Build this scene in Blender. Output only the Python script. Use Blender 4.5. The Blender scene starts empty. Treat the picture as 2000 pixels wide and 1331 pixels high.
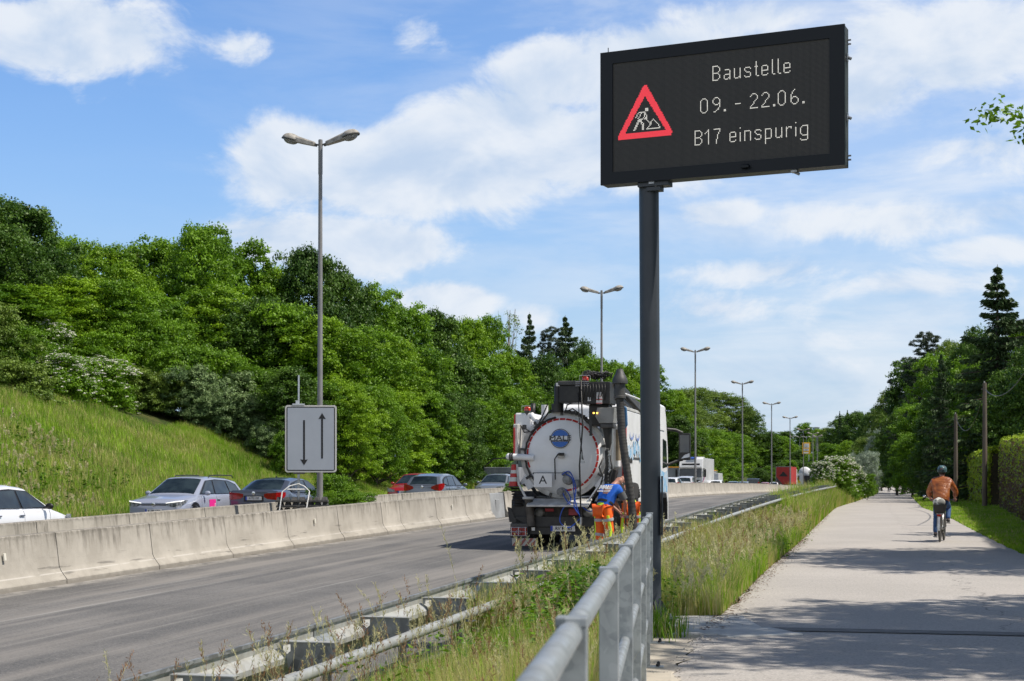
import bpy, bmesh, math, random
import numpy as np
from mathutils import Vector, Matrix, Euler
random.seed(7)
RNG = np.random.default_rng(11)
SC = bpy.context.scene
COL = SC.collection
D = bpy.data

# ---------------------------------------------------------------- camera
EYE = 1.45                       # metres above the cycle path
FPX, CX, HY = 3000.0, 1000.0, 945.0
cam = D.cameras.new('camera'); cam_ob = D.objects.new('camera', cam); COL.objects.link(cam_ob)
cam.sensor_width = 36.0; cam.lens = 54.0
cam.shift_y = (HY - 665.5) / 2000.0
cam.clip_start = 0.1; cam.clip_end = 6000
cam_ob.location = (0, 0, EYE); cam_ob.rotation_euler = (math.radians(90), 0, 0)
cam.dof.use_dof = True; cam.dof.focus_distance = 18.0; cam.dof.aperture_fstop = 8.0
SC.camera = cam_ob

# ---------------------------------------------------------------- light
SUN_DIR = Vector((1.0, -0.28, 1.66)).normalized()      # towards the sun
sun = D.lights.new('sun', 'SUN'); sun.energy = 5.0; sun.angle = math.radians(0.53); sun.color = (1.0, 0.93, 0.83)
sun_ob = D.objects.new('sun', sun); COL.objects.link(sun_ob)
sun_ob.rotation_euler = (-SUN_DIR).to_track_quat('-Z', 'Y').to_euler()
SC.view_settings.view_transform = 'Standard'; SC.view_settings.look = 'None'
SC.view_settings.exposure = 0.0; SC.view_settings.gamma = 1.0
try: SC.view_settings.use_curve_mapping = False
except Exception: pass
SC.cycles.max_bounces = 6; SC.cycles.diffuse_bounces = 2; SC.cycles.glossy_bounces = 3
SC.cycles.transmission_bounces = 4; SC.cycles.transparent_max_bounces = 6
SC.cycles.sample_clamp_indirect = 6.0
SC.cycles.caustics_reflective = False; SC.cycles.caustics_refractive = False
SC.cycles.use_denoising = True

class NT:
    """tiny helper to write node trees"""
    def __init__(s, tree): s.t = tree; s.n = tree.nodes; s.l = tree.links
    def node(s, typ, **kw):
        n = s.n.new(typ)
        for k, v in kw.items(): setattr(n, k, v)
        return n
    def put(s, sock, v):
        if isinstance(v, bpy.types.NodeSocket): s.l.new(v, sock)
        elif v is not None: sock.default_value = v
    def m(s, op, a, b=None, c=None, clamp=False):
        n = s.node('ShaderNodeMath', operation=op, use_clamp=clamp)
        s.put(n.inputs[0], a)
        if b is not None: s.put(n.inputs[1], b)
        if c is not None: s.put(n.inputs[2], c)
        return n.outputs[0]
    def noise(s, vec, scale, detail=4.0, rough=0.55, dist=0.0, dim='3D'):
        n = s.node('ShaderNodeTexNoise', noise_dimensions=dim)
        if vec is not None: s.put(n.inputs['Vector'], vec)
        n.inputs['Scale'].default_value = scale; n.inputs['Detail'].default_value = detail
        n.inputs['Roughness'].default_value = rough; n.inputs['Distortion'].default_value = dist
        return n.outputs['Fac']
    def ramp(s, fac, stops, interp='LINEAR'):
        n = s.node('ShaderNodeValToRGB'); n.color_ramp.interpolation = interp
        e = n.color_ramp.elements
        while len(e) < len(stops): e.new(0.5)
        for i, (p, c) in enumerate(stops):
            e[i].position = p; e[i].color = tuple(c) + (1,) if len(c) == 3 else c
        s.put(n.inputs[0], fac); return n.outputs[0]
    def mix(s, fac, a, b, mode='MIX'):
        n = s.node('ShaderNodeMix', data_type='RGBA', blend_type=mode)
        s.put(n.inputs[0], fac); s.put(n.inputs[6], a); s.put(n.inputs[7], b)
        return n.outputs[2]
    def smooth(s, x, a, b):
        n = s.node('ShaderNodeMapRange', interpolation_type='SMOOTHSTEP')
        s.put(n.inputs[0], x); n.inputs[1].default_value = a; n.inputs[2].default_value = b
        return n.outputs[0]

def make_world():
    w = D.worlds.new('World'); SC.world = w; w.use_nodes = True
    t = NT(w.node_tree); w.node_tree.nodes.clear()
    out = t.node('ShaderNodeOutputWorld'); bg = t.node('ShaderNodeBackground')
    t.l.new(bg.outputs[0], out.inputs[0])
    sky = t.node('ShaderNodeTexSky', sky_type='NISHITA')
    sky.sun_disc = False; sky.sun_elevation = math.asin(SUN_DIR.z)
    sky.sun_rotation = math.atan2(SUN_DIR.x, SUN_DIR.y)
    sky.air_density = 1.25; sky.dust_density = 0.6; sky.ozone_density = 2.6
    tc = t.node('ShaderNodeTexCoord'); sep = t.node('ShaderNodeSeparateXYZ')
    t.l.new(tc.outputs['Generated'], sep.inputs[0])
    x, y, z = sep.outputs
    az = t.m('ARCTAN2', x, y)                        # 0 straight up the road, + to the right
    el = t.m('ARCSINE', z)
    fill_dim = t.m('MAXIMUM', t.smooth(el, 0.36, 0.72), t.m('MULTIPLY', t.smooth(y, 0.45, -0.1), .15))
    # cloud layer: project the direction on a high plane so that clouds flatten towards the horizon
    zz = t.m('ADD', t.m('MAXIMUM', z, 0.0), 0.10)
    cv = t.node('ShaderNodeCombineXYZ')
    t.put(cv.inputs[0], t.m('DIVIDE', x, zz)); t.put(cv.inputs[1], t.m('DIVIDE', y, zz)); cv.inputs[2].default_value = 3.1
    n1 = t.noise(cv.outputs[0], 1.5, 9.0, 0.62, 0.25)
    n2 = t.noise(cv.outputs[0], 0.55, 3.0, 0.5, 0.0)
    av = t.node('ShaderNodeCombineXYZ')
    t.put(av.inputs[0], t.m('MULTIPLY', az, 9.0)); t.put(av.inputs[1], t.m('MULTIPLY', el, 14.0))
    n3 = t.noise(av.outputs[0], 1.25, 9.0, 0.62, 0.35)
    av2 = t.node('ShaderNodeCombineXYZ')
    t.put(av2.inputs[0], t.m('MULTIPLY', az, 5.0)); t.put(av2.inputs[1], t.m('MULTIPLY', el, 22.0)); av2.inputs[2].default_value = 5.0
    n4 = t.noise(av2.outputs[0], 1.2, 6.0, 0.6, 0.3)
    # cumulus banks: (azimuth, elevation, half widths, weight) in radians
    def P(px, py): return ((px - CX) / FPX, (HY - py) / FPX)
    banks = [(130, 70, 230, 95, .82), (470, 92, 95, 38, .62), (600, 300, 150, 75, .95), (800, 335, 330, 85, 1.0),
             (1000, 250, 190, 90, .9), (1100, 150, 150, 75, .95), (1290, 110, 210, 65, 1.0), (1160, 290, 190, 95, .95),
             (1640, 180, 170, 80, .85), (1860, 80, 240, 90, .8), (1420, 40, 170, 45, .7),
             (640, 480, 260, 60, .9), (870, 590, 110, 42, .85), (1050, 620, 90, 40, .6), (840, 80, 120, 60, .42),
             (1720, 430, 260, 50, .72), (1500, 535, 200, 38, .60), (1880, 290, 190, 60, .62), (1930, 490, 140, 36, .6), (160, 290, 80, 22, .34),
             (410, 310, 60, 26, .38), (1420, 420, 90, 30, .62), (1400, 605, 230, 45, .55), (1760, 560, 220, 36, .56), (1500, 720, 300, 30, .36), (1700, 660, 180, 26, .42)]
    acc = None
    for (px, py, rx, ry, wt) in banks:
        a0, e0 = P(px, py)
        a0 = math.atan(a0); e0 = math.atan(e0 * math.cos(a0))
        dx = t.m('MULTIPLY', t.m('SUBTRACT', az, a0), FPX / rx)
        dy = t.m('MULTIPLY', t.m('SUBTRACT', el, e0), FPX / ry)
        r2 = t.m('ADD', t.m('MULTIPLY', dx, dx), t.m('MULTIPLY', dy, dy))
        g = t.m('MULTIPLY', t.m('POWER', 2.718, t.m('MULTIPLY', r2, -0.75)), wt)
        acc = g if acc is None else t.m('MAXIMUM', acc, g)
    front = t.m('MULTIPLY', t.smooth(y, 0.55, 0.8), 1.0)
    bank = t.m('MULTIPLY', acc, front)
    other = t.m('MULTIPLY', t.m('SUBTRACT', 1.0, front), t.m('MULTIPLY', t.smooth(n2, 0.50, 0.68), .6))
    dens = t.m('ADD', t.m('ADD', bank, other), t.m('MULTIPLY', t.m('SUBTRACT', n3, 0.5), 1.45))
    dens = t.m('ADD', dens, t.m('MULTIPLY', t.m('SUBTRACT', n1, 0.5), 0.5))
    thick = t.smooth(dens, 0.33, 0.66)
    # thin veil everywhere, more to the right and towards the horizon
    veil = t.m('MULTIPLY', t.smooth(n4, 0.38, 0.66), t.smooth(az, -0.35, 0.25))
    veil = t.m('ADD', t.m('MULTIPLY', veil, 0.45), t.m('MULTIPLY', t.smooth(az, -0.1, 0.3), 0.26))
    cover = t.m('SUBTRACT', 1.0, t.m('MULTIPLY', t.m('SUBTRACT', 1.0, t.m('MULTIPLY', thick, 0.93)), t.m('SUBTRACT', 1.0, veil)))
    cover = t.m('MULTIPLY', cover, t.smooth(el, -0.01, 0.05))
    cover = t.m('MULTIPLY', cover, t.m('SUBTRACT', 1.0, t.m('MULTIPLY', fill_dim, 0.80)))
    # unseen bright cloud added low behind the viewer to light surfaces facing the camera
    fill_bank = t.m('MULTIPLY', t.m('MULTIPLY', t.smooth(y, 0.1, -0.5), t.smooth(el, 0.75, 0.35)), t.smooth(el, 0.0, 0.08))
    cover = t.m('MAXIMUM', cover, t.m('MULTIPLY', fill_bank, t.m('ADD', 0.62, t.m('MULTIPLY', t.smooth(n2, 0.35, 0.6), 0.35))))
    au = t.node('ShaderNodeCombineXYZ')
    t.put(au.inputs[0], t.m('MULTIPLY', t.m('ADD', az, .006), 9.0)); t.put(au.inputs[1], t.m('MULTIPLY', t.m('ADD', el, .016), 14.0))
    n3u = t.noise(au.outputs[0], 1.25, 4.0, 0.55, 0.35)
    relief = t.m('MULTIPLY', t.m('SUBTRACT', n3, n3u), 2.1)
    shade = t.smooth(t.m('ADD', t.m('ADD', relief, 0.60), t.m('MULTIPLY', t.m('SUBTRACT', 0.75, dens), 0.45)), 0.15, 0.95)
    cloud = t.mix(shade, (6.0, 7.3, 9.2, 1), (9.0, 9.5, 10.2, 1))
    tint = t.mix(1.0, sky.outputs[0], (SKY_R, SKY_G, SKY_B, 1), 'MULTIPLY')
    # sky dimmed overhead and behind the viewer, to lower the fill light in shadows
    tint = t.mix(fill_dim, tint, t.mix(1.0, sky.outputs[0], (0.27, 0.34, 0.47, 1), 'MULTIPLY'))
    # summer haze low down: pale blue air over the horizon
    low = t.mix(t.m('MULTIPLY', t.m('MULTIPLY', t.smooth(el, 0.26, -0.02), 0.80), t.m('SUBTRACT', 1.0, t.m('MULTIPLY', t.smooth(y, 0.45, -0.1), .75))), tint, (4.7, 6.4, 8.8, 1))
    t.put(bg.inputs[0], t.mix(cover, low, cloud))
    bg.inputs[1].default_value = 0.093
SKY_R, SKY_G, SKY_B = 1.10, 1.38, 1.82
make_world()

# ---------------------------------------------------------------- helpers
def px2w(px, py, Y):
    """where the sight line of photo pixel (px, py) is at distance Y"""
    return ((px - CX) / FPX * Y, Y, EYE + (HY - py) / FPX * Y)

def link(o, parent=None):
    COL.objects.link(o)
    if parent is not None: o.parent = parent
    return o

def tag(o, label=None, cat=None, group=None, kind=None):
    if label: o['label'] = label
    if cat: o['category'] = cat
    if group: o['group'] = group
    if kind: o['kind'] = kind
    return o

def empty(name, loc=(0, 0, 0), rz=0.0, label=None, cat=None, group=None, rx=0.0, ry=0.0):
    o = D.objects.new(name, None); o.empty_display_size = 0.2
    link(o); o.location = loc; o.rotation_euler = (rx, ry, rz)
    return tag(o, label, cat, group)

def children_of(o): return [c for c in o.children]

def copy_tree(o, parent=None):
    c = o.copy(); COL.objects.link(c)
    if parent is not None:
        c.parent = parent
    for ch in list(o.children): copy_tree(ch, c)
    return c

class MB:
    def __init__(s): s.v = []; s.f = []; s.mi = []; s.cur = 0
    def add(s, vs, fs):
        b = len(s.v); s.v += [tuple(v) for v in vs]
        for f in fs: s.f.append(tuple(b + i for i in f)); s.mi.append(s.cur)
        return s
    def box(s, c, d, rz=0.0, rx=0.0, ry=0.0, taper=1.0):
        hx, hy, hz = d[0] / 2, d[1] / 2, d[2] / 2
        vs = []
        R = Euler((rx, ry, rz)).to_matrix()
        for sz in (-1, 1):
            k = taper if sz > 0 else 1.0
            for sx, sy in ((-1, -1), (1, -1), (1, 1), (-1, 1)):
                vs.append(R @ Vector((sx * hx * k, sy * hy * k, sz * hz)) + Vector(c))
        return s.add(vs, [(0, 3, 2, 1), (4, 5, 6, 7), (0, 1, 5, 4), (1, 2, 6, 5), (2, 3, 7, 6), (3, 0, 4, 7)])
    def bx(s, x0, x1, y0, y1, z0, z1):
        return s.box(((x0 + x1) / 2, (y0 + y1) / 2, (z0 + z1) / 2), (abs(x1 - x0), abs(y1 - y0), abs(z1 - z0)))
    def cyl(s, p0, p1, r0, r1=None, n=12, caps=True):
        r1 = r0 if r1 is None else r1
        return s.tube([p0, p1], [r0, r1], n, caps)
    def tube(s, pts, r, n=10, caps=True, flat=1.0):
        pts = [Vector(p) for p in pts]
        rs = r if isinstance(r, (list, tuple)) else [r] * len(pts)
        t0 = (pts[1] - pts[0]).normalized()
        up = Vector((0, 0, 1)) if abs(t0.z) < 0.9 else Vector((0, 1, 0))
        a = t0.cross(up).normalized()
        vs = []
        for i, p in enumerate(pts):
            t = (pts[min(i + 1, len(pts) - 1)] - pts[max(i - 1, 0)])
            t = t.normalized() if t.length > 1e-9 else t0
            a = (a - t * a.dot(t)); a = a.normalized() if a.length > 1e-6 else t.orthogonal().normalized()
            b = t.cross(a)
            for k in range(n):
                an = 2 * math.pi * k / n
                vs.append(p + a * (math.cos(an) * rs[i]) + b * (math.sin(an) * rs[i] * flat))
        fs = []
        for i in range(len(pts) - 1):
            for k in range(n):
                k2 = (k + 1) % n
                fs.append((i * n + k, i * n + k2, (i + 1) * n + k2, (i + 1) * n + k))
        if caps:
            fs.append(tuple(range(n - 1, -1, -1))); m = (len(pts) - 1) * n; fs.append(tuple(m + k for k in range(n)))
        return s.add(vs, fs)
    def lathe(s, prof, c=(0, 0, 0), axis='z', n=24, sx=1.0, sy=1.0, R=None, caps=True):
        """prof: list of (radius, height)"""
        vs = []
        for (r, h) in prof:
            for k in range(n):
                a = 2 * math.pi * k / n; x, y = math.cos(a) * r * sx, math.sin(a) * r * sy
                v = Vector((x, y, h)) if axis == 'z' else (Vector((x, h, y)) if axis == 'y' else Vector((h, x, y)))
                if R is not None: v = R @ v
                vs.append(v + Vector(c))
        fs = []
        for i in range(len(prof) - 1):
            for k in range(n):
                k2 = (k + 1) % n; f = (i * n + k, i * n + k2, (i + 1) * n + k2, (i + 1) * n + k)
                fs.append(f)
        if caps and prof[0][0] > 1e-6: fs.append(tuple(range(n - 1, -1, -1)))
        if caps and prof[-1][0] > 1e-6: m = (len(prof) - 1) * n; fs.append(tuple(m + k for k in range(n)))
        return s.add(vs, fs)
    def prism(s, poly, p0, p1, u=(1, 0, 0), w=(0, 0, 1)):
        """polygon (a,b) in plane u,w extruded from p0 to p1"""
        u = Vector(u); w = Vector(w); n = len(poly)
        vs = [Vector(p0) + u * a + w * b for a, b in poly] + [Vector(p1) + u * a + w * b for a, b in poly]
        fs = [tuple(range(n)), tuple(range(2 * n - 1, n - 1, -1))]
        for k in range(n):
            k2 = (k + 1) % n; fs.append((k, k + n, k2 + n, k2))
        return s.add(vs, fs)
    def strip(s, rows, close=False):
        """rows: list of equally long point rings/rows -> quads"""
        n = len(rows[0]); vs = [p for r in rows for p in r]; fs = []
        for i in range(len(rows) - 1):
            for k in range(n if close else n - 1):
                k2 = (k + 1) % n; fs.append((i * n + k, i * n + k2, (i + 1) * n + k2, (i + 1) * n + k))
        return s.add(vs, fs)
    def sphere(s, c, r, n=12, sq=(1, 1, 1)):
        prof = [(math.sin(math.pi * i / (n // 2 + 2)) * 1.0, -math.cos(math.pi * i / (n // 2 + 2))) for i in range(n // 2 + 3)]
        vs0 = len(s.v); s.lathe([(max(p[0], 0.001) * r, p[1] * r) for p in prof], (0, 0, 0), n=n)
        for i in range(vs0, len(s.v)):
            v = s.v[i]; s.v[i] = (v[0] * sq[0] + c[0], v[1] * sq[1] + c[1], v[2] * sq[2] + c[2])
        return s
    def build(s, name, mats, parent=None, smooth=False, bevel=0.0, fixn=True, sub=0, autosmooth=None):
        me = D.meshes.new(name); me.from_pydata([tuple(v) for v in s.v], [], s.f)
        if not isinstance(mats, (list, tuple)): mats = [mats]
        for m in mats: me.materials.append(m)
        if len(mats) > 1: me.polygons.foreach_set('material_index', s.mi)
        if fixn:
            bm = bmesh.new(); bm.from_mesh(me); bmesh.ops.remove_doubles(bm, verts=bm.verts, dist=1e-5)
            bmesh.ops.recalc_face_normals(bm, faces=bm.faces); bm.to_mesh(me); bm.free()
        if smooth or autosmooth: me.polygons.foreach_set('use_smooth', [True] * len(me.polygons))
        if autosmooth or (smooth and smooth is not True):
            me.set_sharp_from_angle(angle=math.radians(autosmooth or smooth))
        me.update()
        o = D.objects.new(name, me); link(o, parent)
        if bevel:
            b = o.modifiers.new('bevel', 'BEVEL'); b.width = bevel; b.segments = 2; b.limit_method = 'ANGLE'; b.angle_limit = math.radians(40)
        if sub:
            b = o.modifiers.new('sub', 'SUBSURF'); b.levels = sub; b.render_levels = sub
        return o

# ---------------------------------------------------------------- materials
MATS = {}
def mat(name, c, rough=0.5, metal=0.0, c2=None, scale=3.0, detail=5.0, bump=0.0, bscale=None, stretch=(1, 1, 1),
        spec=0.5, emit=None, estr=0.0, trans=0.0, coat=0.0, rvar=0.0, contrast=(0.35, 0.65), alpha=None, world=False):
    if name in MATS: return MATS[name]
    m = D.materials.new(name); m.use_nodes = True; t = NT(m.node_tree)
    b = m.node_tree.nodes['Principled BSDF']
    c = tuple(c) + (1,)
    tc = t.node('ShaderNodeTexCoord'); mp = t.node('ShaderNodeMapping'); mp.inputs['Scale'].default_value = stretch
    t.l.new(tc.outputs['Object'], mp.inputs[0])
    vec = mp.outputs[0]
    if world:
        g = t.node('ShaderNodeNewGeometry'); t.l.new(g.outputs['Position'], mp.inputs[0])
    if c2 is not None:
        f = t.smooth(t.noise(vec, scale, detail, 0.6), contrast[0], contrast[1])
        t.put(b.inputs['Base Color'], t.mix(f, c, tuple(c2) + (1,)))
    else: b.inputs['Base Color'].default_value = c
    b.inputs['Roughness'].default_value = rough
    if rvar: t.put(b.inputs['Roughness'], t.m('ADD', rough, t.m('MULTIPLY', t.m('SUBTRACT', t.noise(vec, scale * 2.3, 4), 0.5), rvar)))
    b.inputs['Metallic'].default_value = metal
    b.inputs['Specular IOR Level'].default_value = spec
    if coat: b.inputs['Coat Weight'].default_value = coat; b.inputs['Coat Roughness'].default_value = 0.05
    if trans: b.inputs['Transmission Weight'].default_value = trans
    if emit: b.inputs['Emission Color'].default_value = tuple(emit) + (1,); b.inputs['Emission Strength'].default_value = estr
    if bump:
        bn = t.node('ShaderNodeBump'); bn.inputs['Strength'].default_value = bump; bn.inputs['Distance'].default_value = 0.02
        t.put(bn.inputs['Height'], t.noise(vec, bscale or scale * 3, 5)); t.l.new(bn.outputs[0], b.inputs['Normal'])
    MATS[name] = m; return m

def text_mesh(name, s, size, mt, parent, loc, rot, depth=0.002, align='CENTER', font_bold=False, sx=1.0, sy=1.0, offset=0.0):
    cu = D.curves.new(name, 'FONT'); cu.body = s; cu.size = size; cu.align_x = align; cu.align_y = 'CENTER'
    cu.extrude = depth; cu.offset = offset; cu.resolution_u = 3
    o = D.objects.new(name, cu); COL.objects.link(o)
    dg = bpy.context.evaluated_depsgraph_get(); dg.update()
    me = D.meshes.new_from_object(o.evaluated_get(dg)); COL.objects.unlink(o); D.objects.remove(o)
    me.materials.clear(); me.materials.append(mt)
    r = D.objects.new(name, me); link(r, parent); r.location = loc; r.rotation_euler = rot; r.scale = (sx, sy, 1)
    return r

# ---------------------------------------------------------------- the lie of the land
def interp(xs, ys):
    xs = np.array(xs, float); ys = np.array(ys, float)
    def f(y):
        y = np.asarray(y, float); r = 0
        for d in (-6, -3, 0, 3, 6):
            yy = y + d * np.clip((y - 20) / 40, 0.0, 1.0)
            v = np.interp(yy, xs, ys)
            lo = yy < xs[0]; v = np.where(lo, ys[0] + (yy - xs[0]) * (ys[1] - ys[0]) / (xs[1] - xs[0]), v)
            hi = yy > xs[-1]; v = np.where(hi, ys[-1] + (yy - xs[-1]) * (ys[-1] - ys[-2]) / (xs[-1] - xs[-2]), v)
            r = r + v
        return r / 5.0
    return f
# near concrete barrier line (face towards us) and its ground height
XB = interp([22.4, 40, 60, 80, 102, 134.5, 167, 199, 231, 264, 296, 329, 361, 394, 426, 459, 491, 700],
            [-7.5, -2.63, 2.75, 7.95, 13.45, 21.5, 29.5, 37.3, 45.1, 53.0, 60.1, 66.8, 72.7, 78.3, 83.0, 87.3, 91.2, 112])
ZB = interp([10, 22.4, 36, 51, 66, 81, 100, 143, 185, 231, 264, 296, 329, 361, 394, 426, 459, 491, 700],
            [-.45, -.17, .14, .40, .56, .66, .70, .64, .42, .30, .5, .9, 1.7, 2.7, 3.6, 4.6, 5.7, 6.7, 10.5])
ROADW = interp([0, 10, 40, 60, 90, 110, 160, 250, 400], [9.0, 8.9, 8.35, 8.2, 7.9, 7.3, 7.2, 7.0, 7.0])
PL = interp([0, 5, 11.3, 14.7, 17.8, 26.4, 37.8, 58.8, 92.6, 125, 161, 217, 400, 700], [-.12, .42, 1.13, 1.81, 2.49, 4.4, 7.06, 11.8, 19.5, 28.0, 37.2, 51.6, 96, 170])
PR = interp([0, 5, 15, 32, 36.9, 50, 68, 92, 167, 217, 400, 700], [4.6, 5.2, 7.1, 10.6, 11.75, 14.9, 19.3, 24.6, 43.5, 57.5, 101, 176])
ZP = interp([0, 217, 260, 320, 400, 600, 900], [0, 0, .25, 1.1, 2.5, 6.0, 12.0])
C15 = 0.965
def XG(y): return XB(y) + ROADW(y)             # crash barrier line
FAR_BAR = -2.72                                 # far concrete barrier, offset in X from the near one
FAR_ROAD0, FAR_ROAD1 = -3.1, -14.2; FARZ = -.16              # far carriageway
def EMB(y): return np.interp(y, [20, 80, 100, 125, 160, 700], [1, 1, .75, .45, .30, .3])
def emb_h(u, y):
    """height of the bank u metres beyond the far road edge"""
    k = EMB(y)
    return k * np.interp(u, [0, 1.2, 4, 8, 12, 18, 30, 60, 200], [0, .15, 1.35, 3.2, 4.8, 6.8, 8.8, 10.0, 10.0])
def ground_z(X, Y):
    X = np.asarray(X, float); Y = np.asarray(Y, float)
    xb, zb, xg, pl, pr, zp = XB(Y), ZB(Y), XG(Y), PL(Y), PR(Y), ZP(Y)
    off = X - xb
    left = zb + FARZ + emb_h(np.maximum(0, -(off - FAR_ROAD1)) * C15, Y)
    verge = zb + (zp - zb) * np.clip((X - xg - .1) / np.maximum(.4, pl - .35 - xg), 0, 1)
    right = zp + np.interp(X - pr, [0, 4, 40, 300], [0, .05, 1.0, 4])
    zf = zb + FARZ * np.clip((off + 2.95) / (FAR_ROAD0 + 2.95 - .05), 0, 1)
    z = np.where(off < FAR_ROAD1, left, zf)
    z = np.where(X > xg, verge, z); z = np.where(X > pl, zp, z); z = np.where(X > pr, right, z)
    return z
def gz(X, Y): return float(ground_z(X, Y))
def ray_ground(px, py, y0=6.0, y1=900.0):
    """first place where the sight line of a photo pixel meets the ground"""
    Y = y0
    while Y < y1:
        X, _, Z = px2w(px, py, Y)
        if Z <= gz(X, Y): return X, Y, gz(X, Y)
        Y *= 1.004
    return None
# ---------------------------------------------------------------- ground, roads, path
def asphalt(name, c1, c2, c3, tracks=False, crack=False):
    m = D.materials.new(name); m.use_nodes = True; t = NT(m.node_tree); b = m.node_tree.nodes['Principled BSDF']
    g = t.node('ShaderNodeNewGeometry'); uv = t.node('ShaderNodeUVMap')
    pos = g.outputs['Position']
    f = t.smooth(t.noise(pos, 0.35, 6, 0.65), 0.32, 0.68)
    col = t.mix(f, c1 + (1,), c2 + (1,))
    grit = t.noise(pos, 42.0, 3, 0.75)
    col = t.mix(t.m('MULTIPLY', t.smooth(grit, 0.50, 0.68), 0.75), col, c3 + (1,))
    grit2 = t.noise(pos, 26.0, 2, 0.7)
    col = t.mix(t.m('MULTIPLY', t.smooth(grit2, 0.52, 0.70), 0.6), col, tuple(v * .45 for v in c1) + (1,))
    if tracks:
        # milled surface: long streaks that run with the road (u across, v along, metres)
        mp = t.node('ShaderNodeMapping'); mp.inputs['Scale'].default_value = (1.0, 0.035, 1); t.l.new(uv.outputs[0], mp.inputs[0])
        s1 = t.smooth(t.noise(mp.outputs[0], 1.6, 5, 0.6), 0.42, 0.66)
        col = t.mix(t.m('MULTIPLY', s1, 0.65), col, (0.29, 0.27, 0.245, 1))
        mp2 = t.node('ShaderNodeMapping'); mp2.inputs['Scale'].default_value = (1.0, 0.012, 1); t.l.new(uv.outputs[0], mp2.inputs[0])
        s2 = t.smooth(t.noise(mp2.outputs[0], 5.5, 6, 0.7), 0.56, 0.72)
        col = t.mix(t.m('MULTIPLY', s2, 0.75), col, (0.36, 0.35, 0.33, 1))
        s3 = t.smooth(t.noise(mp2.outputs[0], 2.1, 4, 0.6), 0.55, 0.7)
        col = t.mix(t.m('MULTIPLY', s3, 0.45), col, (0.075, 0.077, 0.08, 1))
        # dusty strip at the foot of the wall
        sp = t.node('ShaderNodeSeparateXYZ'); t.l.new(uv.outputs[0], sp.inputs[0])
        edge = t.m('MULTIPLY', t.smooth(t.m('ADD', sp.outputs[0], t.m('MULTIPLY', t.noise(pos, 1.7, 5), 0.5)), 0.85, 0.45), 0.8)
        col = t.mix(t.m('MULTIPLY', edge, t.smooth(t.noise(pos, 4.0, 5, 0.7), 0.38, 0.6)), col, (0.36, 0.34, 0.31, 1))
    if crack:
        sp = t.node('ShaderNodeSeparateXYZ'); t.l.new(uv.outputs[0], sp.inputs[0])
        w = t.m('ADD', sp.outputs[0], t.m('MULTIPLY', t.m('SUBTRACT', t.noise(pos, 0.6, 5, 0.6), 0.5), 1.6))
        line = t.m('SUBTRACT', 1.0, t.smooth(t.m('ABSOLUTE', t.m('SUBTRACT', w, 3.1)), 0.004, 0.02))
        col = t.mix(t.m('MULTIPLY', line, 0.55), col, (0.09, 0.085, 0.08, 1))
        big = t.smooth(t.noise(pos, 0.16, 3, 0.5), 0.5, 0.62)
        col = t.mix(t.m('MULTIPLY', big, 0.16), col, (0.42, 0.37, 0.33, 1))
    t.put(b.inputs['Base Color'], col); b.inputs['Roughness'].default_value = 0.85
    b.inputs['Specular IOR Level'].default_value = 0.35
    bn = t.node('ShaderNodeBump'); bn.inputs['Strength'].default_value = 0.5; bn.inputs['Distance'].default_value = 0.01
    t.put(bn.inputs['Height'], t.noise(pos, 70, 3, 0.7)); t.l.new(bn.outputs[0], b.inputs['Normal'])
    return m
M_ROAD = asphalt('milled_asphalt', (0.105, 0.105, 0.104), (0.175, 0.170, 0.163), (0.28, 0.265, 0.25), tracks=True)
M_FROAD = asphalt('old_asphalt', (0.11, 0.11, 0.11), (0.15, 0.15, 0.145), (0.22, 0.21, 0.2))
M_PATH = asphalt('path_asphalt', (0.40, 0.375, 0.345), (0.465, 0.435, 0.40), (0.62, 0.58, 0.535), crack=True)

def ground_mat():
    m = D.materials.new('meadow_soil'); m.use_nodes = True; t = NT(m.node_tree); b = m.node_tree.nodes['Principled BSDF']
    g = t.node('ShaderNodeNewGeometry'); pos = g.outputs['Position']
    f = t.smooth(t.noise(pos, 0.9, 6, 0.65), 0.35, 0.65); f2 = t.smooth(t.noise(pos, 14.0, 4, 0.7), 0.35, 0.7)
    col = t.mix(f, (0.045, 0.075, 0.018, 1), (0.13, 0.125, 0.045, 1)); col = t.mix(f2, col, (0.028, 0.045, 0.012, 1))
    t.put(b.inputs['Base Color'], col); b.inputs['Roughness'].default_value = 0.95; b.inputs['Specular IOR Level'].default_value = 0.1
    bn = t.node('ShaderNodeBump'); bn.inputs['Strength'].default_value = 0.8; bn.inputs['Distance'].default_value = 0.06
    t.put(bn.inputs['Height'], t.noise(pos, 9, 5, 0.7)); t.l.new(bn.outputs[0], b.inputs['Normal'])
    return m
M_GROUND = ground_mat()

YS = np.concatenate([np.arange(-30, 20, 2.0), np.arange(20, 140, 2.5), np.arange(140, 500, 8.0), np.arange(500, 760, 30), [900, 1200, 1800, 2600, 4000]])
def ribbon(name, x0f, x1f, ys, zf, mt, nx=2, uvo=None, dz=0.0):
    vs, fs, uvs = [], [], []
    for y in ys:
        a, b = float(x0f(y)), float(x1f(y))
        for k in range(nx + 1):
            x = a + (b - a) * k / nx
            vs.append((x, y, float(zf(x, y)) + dz)); uvs.append(((x - a), y))
    n = nx + 1
    for i in range(len(ys) - 1):
        for k in range(nx): fs.append((i * n + k, i * n + k + 1, (i + 1) * n + k + 1, (i + 1) * n + k))
    me = D.meshes.new(name); me.from_pydata(vs, [], fs); me.materials.append(mt)
    ul = me.uv_layers.new(name='UVMap')
    for lp in me.loops: ul.data[lp.index].uv = uvs[lp.vertex_index]
    me.update(); o = link(D.objects.new(name, me)); tag(o, kind='structure'); return o

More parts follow.
